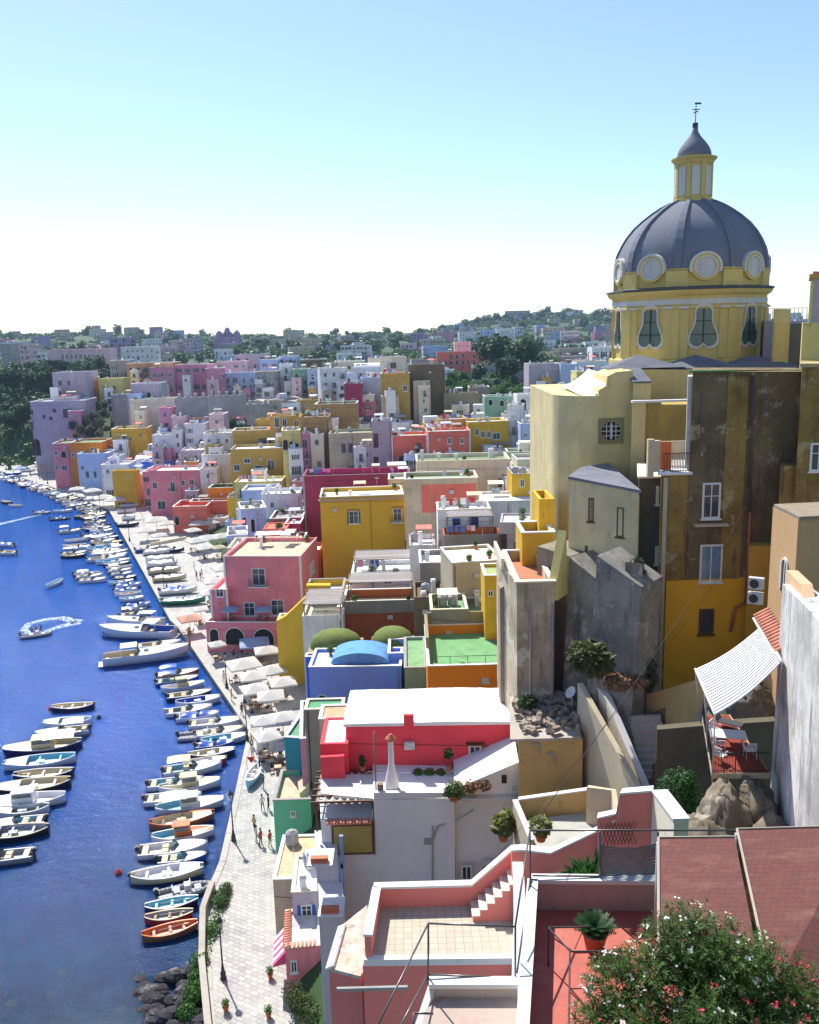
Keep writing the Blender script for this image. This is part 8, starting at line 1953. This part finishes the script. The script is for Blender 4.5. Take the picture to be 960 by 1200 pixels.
# potted plants: prickly pear like pots, flower pot, hedge
def pot(c, r, h, mat=None): mb = MB(); mb.smooth = True; mb.lathe([(r*.7,0),(r,h*.9),(r*1.1,h*.92),(r*1.1,h),(r*.9,h),(r*.85,h*.85),(0,h*.85)],16); return mb
def potted(x, y, D, r, h, lobes, n, size, mat, label, asp=1.2, name='potted_plant', seed=1, flowers=None):
    o = empty(name, at(x,y,D), 0, label, 'potted plant'); pot(0,r,h).build('pot', M_TERRA if 'box' not in label else stucco(C['lemon'],.5), o); leafcloud(random.Random(seed), n, lobes, size, asp, .6).build('foliage', mat, o)
    if flowers:
        for c, k in flowers: leafcloud(random.Random(seed+5), k, [(l[0],l[1],l[2]+.1,l[3]*1.1,l[4]) for l in lobes], size*.8).build('flowers', plain('petal_'+('pink' if c[1] < .3 else 'white'), c, .7), o)
SUC = leafmat('succulent_leaves',(.10,.14,.03),(.22,.25,.06))
potted(590,985,50,.35,.5,[(0,0,1.1,.65,.9),(.2,0,1.6,.4,.9)],420,.42,SUC,'potted prickly succulent against the white house wall, left of its twin',1.6,seed=2)
potted(634,985,46,.35,.45,[(0,0,.9,.55,.9)],320,.36,SUC,'potted prickly succulent in the courtyard corner, right of its twin',1.6,seed=3)
potted(532,938,54.6,.35,.45,[(0,-.1,.9,.62,.9),(.35,0,.5,.4,1),(-.4,0,.6,.35,1)],900,.12,LM[1],'hanging pot of pink and white geraniums on the white terrace edge',1.3,'flower_pot',4,[((.8,.12,.35),90),((.8,.78,.78),90)])
potted(552,930,55.4,.3,.3,[(0,0,.5,.5,.8),(.9,.2,.5,.5,.8),(-.9,.3,.4,.5,.7)],1100,.12,plain('dry_leaves',(.26,.14,.07),.9,0,.4),'box of reddish trailing plants beside the geranium pot',1.5,'planter',5)
potted(526,903,58.6,.22,.35,[(0,0,1.3,.35,1.2)],260,.16,LM[0],'small thin tree in a pot against the red wall',1.4,'potted_tree',6)
potted(425,903,59,.22,.35,[(0,0,.8,.22,1.8)],200,.14,LM[0],'small cypress in a pot at the left of the red wall',1.4,'potted_tree',7)
potted(490,912,58.6,.25,.3,[(0,0,.45,.4,.7),(.8,0,.45,.4,.7),(1.6,0,.4,.4,.7)],900,.1,LM[1],'row of low green plants at the foot of the red wall',1.4,'planter',8)
potted(365,565+132,100*K,.4,.5,[(0,0,1.2,.8,1)],500,.3,LM[1],'bushy green plant in a pot on the yellow terrace wall',1.2,seed=9)
p = onz(354,1188,1.2); bush((p.x,p.y,1.2), [(-.6+.5*i,-.5*i*1.2,1.6+random.uniform(-.3,.5),.85,1.2) for i in range(5)]+[(-.3+.5*i,-.6*i*1.2+.3,.7,.8,1) for i in range(5)], 5000, .13, leafmat('hedge_leaves',(.04,.08,.02),(.09,.13,.03)), 'tangled green creeper heap at the corner of the pink shop', 'creeper', 1.2, 'plant', seed=11)
p = onz(258,1055,1.2); bush((p.x+.4,p.y,1.2), [(0,.5*i-1,.35,.5,.8) for i in range(6)], 1500, .12, leafmat('hedge_leaves',(.04,.08,.02),(.09,.13,.03)), 'low flowering hedge behind the quay parapet', 'hedge', 1.2, 'hedge', seed=12)
p = onz(243,1150,0); bush((p.x-.5,p.y,.2), [(.15*math.sin(i)*.8,-4.5+1.25*i,.9+.35*math.sin(i*2),.85,.8) for i in range(13)], 7500, .14, leafmat('samphire_leaves',(.03,.10,.015),(.07,.19,.03)), 'bright green shore plants growing on the rocks below the parapet', 'shore_plants', 1.2, 'plant', seed=13)
for i,(x,y) in enumerate(((317,1146),(315,1192),(265,1185))): p = onz(x,y,1.2); potted(x,y,p.y,.22,.4,[(0,0,.7,.32,1)],220,.1,LM[1],('small potted plant against the quay house, upper one','small potted plant against the quay house, lower one','small potted plant by the parapet at the bottom')[i],seed=20+i)
# cycas in a terracotta pot
c = onz(697,1112,zp); cy2 = empty('cycad', c, 0, 'dark green cycad in a terracotta pot on the red patio', 'potted plant'); mb = pot(0,.26,.42); mb.build('pot', M_TERRA, cy2); mb = MB(); rnd = random.Random(2)
for i in range(34):
    a = i*2.4; el = .25+1.1*(i/34); L_ = .62; pr = None; d = Vector((math.cos(a),math.sin(a),0))
    for k in range(9):
        t = k/8; p = Vector((0,0,.42))+d*L_*t*math.cos(el*(1-.5*t))+Vector((0,0,L_*math.sin(el)*t*(1-.42*t)))
        if pr is not None:
            s_ = d.cross(Vector((0,0,1))); w = .12*math.sin(math.pi*min(1,t+.12)); q = p-pr
            for sg in (-1,1): o = len(mb.v); mb.add([tuple(pr),tuple(pr+q*.45),tuple(pr+q*.9+s_*sg*w),tuple(pr+q*.55+s_*sg*w)],[(0,1,2,3)]) ; mb.add([tuple(pr+q*.5),tuple(pr+q*.95),tuple(pr+q*1.4+s_*sg*w),tuple(pr+q*1.05+s_*sg*w)],[(0,1,2,3)])
        pr = p
mb.build('fronds', leafmat('cycad_leaves',(.015,.05,.012),(.03,.09,.02)), cy2)
# long leaf clump behind the patio wall
p = at(686,1028,19.2); bush((p.x,p.y,p.z-.25), [(0,0,.2,.22,.7),(.3,0,.2,.2,.7)], 200, .22, leafmat('bush_leaves',(0,0,0),(0,0,0)), 'narrow green leaves poking over the patio wall', 'plant', 5, 'plant', seed=14)
# oleander ----------------------------------------------------------------------------
c = at(818,1152,12.6); ol = empty('oleander', (c.x,c.y,35.3), 0, 'large oleander bush with white, pale pink and red blossom in the bottom right corner', 'shrub'); rnd = random.Random(77)
cz = c.z-35.3; lob = [(-1.2,.3,cz-.35,.62),(-.7,.1,cz+.02,.66),(-.1,.35,cz+.42,.72),(.5,.1,cz+.22,.74),(1.1,.1,cz-.12,.72),(1.6,-.1,cz-.42,.62),(-1.55,0,cz-.75,.55),(-.9,-.5,cz-.6,.7),(0,-.6,cz-.35,.8),(.9,-.7,cz-.6,.75),(1.7,-.6,cz-.9,.6),(0,-1.2,cz-1.0,.8),(-1.2,-1.2,cz-1.1,.7),(1.0,-1.4,cz-1.2,.8),(2.1,-.3,cz-1.0,.5),(.1,.5,cz+.0,.6)]
sh_ = []; lv, lf = [], []; fl_sets = dict(white=([],[]), pale=([],[]), red=([],[]))
def leaf(vs, fs, c, d, n_, L_, w_):
    s_ = d.cross(n_).normalized()*w_; o = len(vs); m_ = c+d*L_*.5+n_*L_*.04; vs += [tuple(c),tuple(m_+s_),tuple(c+d*L_),tuple(m_-s_)]; fs.append((o,o+1,o+2,o+3))
for (x,y,z,r_) in lob:
    for i in range(int(380*r_*r_/.5)):
        v = Vector((rnd.gauss(0,1),rnd.gauss(0,1),rnd.gauss(0,1)+.25)).normalized(); rr = r_*(.35+.7*rnd.random()**.6)*(1+.25*mnoise.noise(v*2+Vector((x,y,z)))); tip = Vector((x,y,z))+v*rr; d = (v+Vector((0,0,.5))).normalized()
        st0 = tip-d*.16
        for k in range(rnd.randint(9,13)):
            a = rnd.uniform(0,6.28); pr = d.orthogonal(); pr = Matrix.Rotation(a,3,d) @ pr.normalized(); ld = (d*rnd.uniform(.3,1.0)+pr).normalized(); leaf(lv, lf, st0+d*rnd.uniform(0,.17), ld, d, rnd.uniform(.08,.13), rnd.uniform(.008,.012))
        if rr > r_*.86 and v.z > -.2:
            k = 'pale' if (x < -.75 and rnd.random() < .3) else 'red' if (x > -.35 and z < cz+.1 and rnd.random() < .16) else 'white' if rnd.random() < (.16 if z > cz-.1 or x < -.3 else .07) else None
            if k:
                V_, F_ = fl_sets[k]
                for q in range(rnd.randint(2,6)):
                    cc = tip+Vector((rnd.gauss(0,.03),rnd.gauss(0,.03),rnd.gauss(0,.022)+.02)); nn = (v+Vector((rnd.gauss(0,.4),rnd.gauss(0,.4)-.3,.5))).normalized(); o1 = nn.orthogonal().normalized(); o2 = nn.cross(o1)
                    for u in range(5):
                        a = u*1.2566; dd = o1*math.cos(a)+o2*math.sin(a); s2 = o1*math.cos(a+1.57)+o2*math.sin(a+1.57); o = len(V_); R_ = .022; V_ += [tuple(cc),tuple(cc+dd*R_*.7+s2*R_*.42+nn*.004),tuple(cc+dd*R_*1.05+nn*.006),tuple(cc+dd*R_*.7-s2*R_*.42+nn*.004)]; F_.append((o,o+1,o+2,o+3))
mb = MB(); mb.add(lv, lf); mb.build('foliage', leafmat('oleander_leaves',(.05,.105,.022),(.12,.21,.045),.3), ol)
for k,(V_,F_) in fl_sets.items():
    cc = dict(white=(.78,.76,.66), pale=(.78,.58,.64), red=(.62,.02,.07))[k]; mb = MB(); mb.add(V_,F_); o = mb.build('blossom', plain('oleander_petal_'+k, cc, .6, 0, .06), ol); o['label'] = {'white':'cream white blossom','pale':'pale pink blossom','red':'crimson red blossom'}[k]
mb = MB()
for l in lob: b0 = Vector((l[0]*.15,l[1]*.15-.3,0)); mb.path([tuple(b0),tuple(b0.lerp(Vector(l[:3]),.5)+Vector((0,0,.1))),tuple(l[:3])],.018,6)
mb.build('stem', BARK, ol)

# ================================================================ washing, pots and furniture on the roof terraces
def deco():
    rnd = random.Random(41); cloth = [plain('cloth_'+n, c, .9) for n, c in (('white',(.75,.75,.75)),('blue',(.1,.2,.5)),('red',(.5,.06,.06)),('pink',(.7,.3,.4)))]
    R_ = [q for q in ROOFS if 60 < q[6] < 330 and q[3] > 4 and q[4] > 4 and 0 < proj((q[0].x, q[0].y, q[5]))[0] < 720]; W_, PT = [], []
    for P, c, s, W, dep, z, D in R_:
        T = lambda x, y: (P.x+c*x-s*y, P.y+s*x+c*y, z+.01)
        for k in range(rnd.choice([1,2,3]) if D < 200 else rnd.choice([0,1])):
            key = ('pot', rnd.randint(0,2))
            if key not in MESHC:
                l = [(0,0,.75,.32+.1*key[1],1)]; MESHC[key] = (pot(0,.25,.4).mesh('pot', M_TERRA), leafcloud(random.Random(key[1]), 260, l, .14, 1.2, .5).mesh('foliage', LM[1]))
            o = empty('potted_plant', T(rnd.uniform(.5,W-.5), rnd.choice([.5, dep-.6, rnd.uniform(.6,dep-.6)])), 0, None, 'potted plant', 'pot plants on the roof terraces'); link('pot', MESHC[key][0], o); link('foliage', MESHC[key][1], o); PT.append(o)
        if rnd.random() < .3 and W > 5:
            y = rnd.uniform(1, dep-1); o = empty('washing_line', T(.6, y), math.atan2(s,c), None, 'washing line', 'washing lines on the roof terraces'); L = min(W-1.2, 5); mb = MB(); mb.tube((0,0,0),(0,0,1.8),.03); mb.tube((L,0,0),(L,0,1.8),.03); mb.tube((0,0,1.75),(L,0,1.75),.012); mb.build('line', M_STEEL, o); x = .2
            while x < L-.8: w = rnd.uniform(.4,.9); mb = MB(); mb.box(x,x+w,-.012,.012,1.75-rnd.uniform(.6,1.1),1.76); mb.build('cloth', rnd.choice(cloth), o); x += w+rnd.uniform(.05,.5)
            W_.append(o)
    number(W_, 'washing line with laundry on a roof terrace, %s from the left'); number(PT, 'pot plant on a roof terrace, %s from the left')
deco()
m = bpy.data.materials.new('air_haze'); m.use_nodes = True; nt = m.node_tree; nt.nodes.clear(); o = nt.nodes.new('ShaderNodeOutputMaterial'); v = nt.nodes.new('ShaderNodeVolumePrincipled')
v.inputs['Color'].default_value = (.50,.66,.98,1); v.inputs['Density'].default_value = .00010; v.inputs['Anisotropy'].default_value = .35; nt.links.new(v.outputs[0], o.inputs['Volume'])
mb = MB(); mb.box(-2600,2600,-500,2700,-11,112); tag(mb.build('haze', m), 'thin blue summer haze over the harbour', kind='stuff')

# ---------------------------------------------------------------- leave out repeats the picture shows nothing of
from mathutils.bvhtree import BVHTree
def cull():
    bpy.context.view_layer.update(); V, P = [], []
    for o in S.objects:
        if o.type != 'MESH' or o.name.startswith(('haze','sea')) or len(o.data.polygons) > 400 and not o.name.startswith(('terrain')): continue
        if o.name.startswith(('window','pane','shutter','crown')): continue
        M = o.matrix_world; b = len(V); V += [M @ v.co for v in o.data.vertices]; P += [[b+i for i in p.vertices] for p in o.data.polygons]
    T = BVHTree.FromPolygons(V, P); o0 = Vector((0,0,CZ)); rnd = random.Random(1); kill = []
    def area(o):
        pts = []
        def walk(c):
            if c.type == 'MESH' and not c.name.startswith(('window','pane','shutter')):
                for q in c.bound_box: pts.append(c.matrix_world @ Vector(q))
            for k in c.children: walk(k)
        walk(o); lo = [min(p[i] for p in pts) for i in range(3)]; hi = [max(p[i] for p in pts) for i in range(3)]; vis = 0; n = 90
        xs = [proj(p) for p in pts]; a = (max(x for x,y in xs)-min(x for x,y in xs))*(max(y for x,y in xs)-min(y for x,y in xs))
        for i in range(n):
            p = Vector((lo[0]+(hi[0]-lo[0])*rnd.random(), lo[1]+(hi[1]-lo[1])*rnd.random()*.6, lo[2]+(hi[2]-lo[2])*(1-.75*rnd.random()**1.5))); s = proj(p)
            if not (0 < s[0] < 960 and 0 < s[1] < 1200): continue
            d = (p-o0); L = d.length; h = T.ray_cast(o0, d/L, L)
            if h[0] is None or h[3] > L-(hi[1]-lo[1])*1.3-1: vis += 1
        return vis/n*a, vis
    out = {}
    for nm in ('townhouse','distant_house','tree','potted_plant','washing_line','lemon_tree'):
        lst = [o for o in S.objects if not o.parent and o.name.split('.')[0] == nm]; sc = {o.name: area(o) for o in lst}
        gone = [o for o in lst if sc[o.name][1] == 0]; left = sorted([o for o in lst if sc[o.name][1] > 0], key=lambda o: sc[o.name][0]); more = left[:max(0,len(left)-298)]
        print(nm, len(lst), 'hidden', len(gone), 'merge', len(more)); sfx = lambda l: sorted(int((o.name.split('.')+['0'])[1]) for o in l); out[nm] = (sfx(gone), sfx(more))
    return out
def delta(l): return ' '.join(str(b-a) for a, b in zip([0]+l, l))
def undelta(t):
    s, out = 0, []
    for q in t.split(): s += int(q); out.append(s)
    return out
def apply_cull(data):
    kids = {}; dead = []
    for o in S.objects:
        if o.parent: kids.setdefault(o.parent.name, []).append(o)
    def rm(o):
        for c in kids.get(o.name, ()): rm(c)
        dead.append(o)
    nmf = lambda b, i: b if i == 0 else '%s.%03d' % (b, i)
    bpy.context.view_layer.update()
    for b, (g, m_) in data.items():
        for i in undelta(g):
            if nmf(b,i) in bpy.data.objects: rm(bpy.data.objects[nmf(b,i)])
        V, Fc, MI, mats = [], [], [], []
        def take(o):
            if o.type == 'MESH':
                k = len(V); V.extend(tuple(o.matrix_world @ v.co) for v in o.data.vertices)
                for p in o.data.polygons:
                    Fc.append([k+q for q in p.vertices]); mt = o.data.materials[p.material_index]
                    if mt not in mats: mats.append(mt)
                    MI.append(mats.index(mt))
            for c in o.children: take(c)
        lst = [bpy.data.objects[nmf(b,i)] for i in undelta(m_) if nmf(b,i) in bpy.data.objects]
        if lst:
            for o in lst: take(o)
            me = bpy.data.meshes.new('more_'+b+'s'); me.from_pydata(V, [], Fc)
            for mt in mats: me.materials.append(mt)
            me.polygons.foreach_set('material_index', MI); tag(link('more_'+b+'s', me), 'smallest and farthest remaining %ss between the others' % b.replace('_',' '), kind='stuff')
            for o in lst: rm(o)
    bpy.data.batch_remove(dead)
CULLED = {'townhouse': ('131 3 1 1 1 3 3 1 2 1 3 1 1 2 2 1 1 1 2 1 2 1 1 1 1 1 1 1 1 1 1 1 1 2 1 1 1 1 1 1 1 1 1 1 1 1 1 1 3 1 1 1 1 1 1 1 1 1 3 1 1 1 1 1 1 1 1 2 1 1 1 2 1 1 1 1 1 1 1 1 1 1 1 1 1 1 1 5 1 1 1 1 1 2 1 2 1 1 1 1 1 1 1 1 1 1 1 1 2 1 1 1 1 1 1 1 1 4 1 1 1 1 1 1 3 1 1 1 1 1 1 1 1 1 1 1 1 1 1 1 1 1 1 1 1 1 1 3 1 1 1 1 1 1 1 1 1 1 1 1 1 1 1 1 1 1 1 1 1 1 1 1 1 1 1 1 1 1 1 1 1 1 1 1 1 1 1 1 1 1 1 1 1 1 1 1 1 1 1 1 1 1 1 1 1 1 1 1 1 1 1 1 1 1 1 1 1 1 1 1 1 1 1 6 1 1 1 1 1 1 1 1 1 1 1 1 1 1 1 1 1 4 1 1 1 1 1 1 1 1 1 1 1 1 1 1 1 1 1 1 1 1 1 1 1 1 1 2 1 1 1 1 1 1 1 1 1 1 1 1 1 3 1 1 1 1 1 1 1 1 1 1 1 1 1 1 1 1 1 1 1 1 1 1 1 1 1 1 1 1 2 1 1 1 1 2 1 1 1 1 1 4 7 5 3 1 2 19 1 6 2 3 2 6 1 2 24 16 4 2 1 1 1 1 1 1 1 1 1 1 1 1 1 1 1 1 1 1 1 1 1 1 1 1 1 1 1 1 1 1 1 1 1 1 1 1 1 1 1 1 1 1 1 1 1 1 1 1 1 1 1 1 1 1 1 1 1 1 1 1 1 1 1 1 1 1 1 1 1 1 1 1 1 1 1 1 1 1 1 1 1 1 1 1 1 1 1 1 1 2 1 1 1 1 1 1 1 1 1 1 1 1 1 1 1 1 1 1 1 1 1 1 1 1 1 1 1 1 1 1 1 1 1 1 1 1 1 1 1 1 1 1 5 6 1 1 1 1 1 1 1 1 1 1 2 1 1 1 1 1 1 1 1 1 1 1 1 1 1 1 1 1 1 1 1 1 1 1 1 1 1 1 1 1 1 1 1 1 1 1 1 1 1', ''), 'distant_house': ('1 1 1 2 1 1 1 2 1 3 1 4 1 2 1 2 2 1 2 3 2 1 1 7 2 1 2 1 1 1 4 1 2 4 2 1 9 7 1 1 3 1 1 3 4 1 4 5 1 1 6 1 4 23 6 20 9 8 13', ''), 'tree': ('0 1 1 1 1 1 1 1 1 1 1 1 1 1 1 1 3 1 1 2 1 2 2 1 1 2 3 1 1 1 1 1 1 1 1 1 1 2 3 1 5 2 2 6 1 2 3 2 4 12 7 2 5 4 1 1 4 3 8 4 3 1 2 1 1 1 1 1 5 1 1 2 2 3 1 1 2 1 3 2 1 3 1 5 2 1 2 1 1 1 1 4 1 1 1 3 8 1 1 3 4 2 2 4 3 4 3 4 5 3 2 6 3 1 2 1 7 1 3 1 2 30 1 1 2 1 1 6 8 1 10 3 1 1 1 7 12 1 1 8 1 1 2 5 15 2 4 2 3 2 5 3 1 3 5 2 2 1 1', ''), 'potted_plant': ('13 1 1 26 1 1 1 1 8 11 15 3 6 1 1 1 1 1 1 1 1 1 1 1 1 1 1 1 1 1 1 1 1 1 1 1 1 1 1 1 1 1 1 1 2 1 1 3 1 1 1 1 1 1 1 1 1 1 1 1 1 1 1 1 1 1 1 1 1 2 1 1 2 1 1 2 1 1 1 1 1 1 1 1 1 1 1 1 1 1 1 1 1 1 1 1 2 4 1 1 1 1 1 1', ''), 'washing_line': ('20 1 1 1 1 1 2 1 1 1 1 1 1 1 2 1 1 1 1 1 1 1 1 3 1 1 1 1 2 2 1 1 1 1 1 1', ''), 'lemon_tree': ('0 2 1 1 1 1 1 1 1 1 1 1 1 1 1 1 1 1 1 1 1 1 1 1 1 1 1 6 2 4 5 3 2 9 2 11 2', '')}
apply_cull(CULLED)
clean_props()
run_numbers()
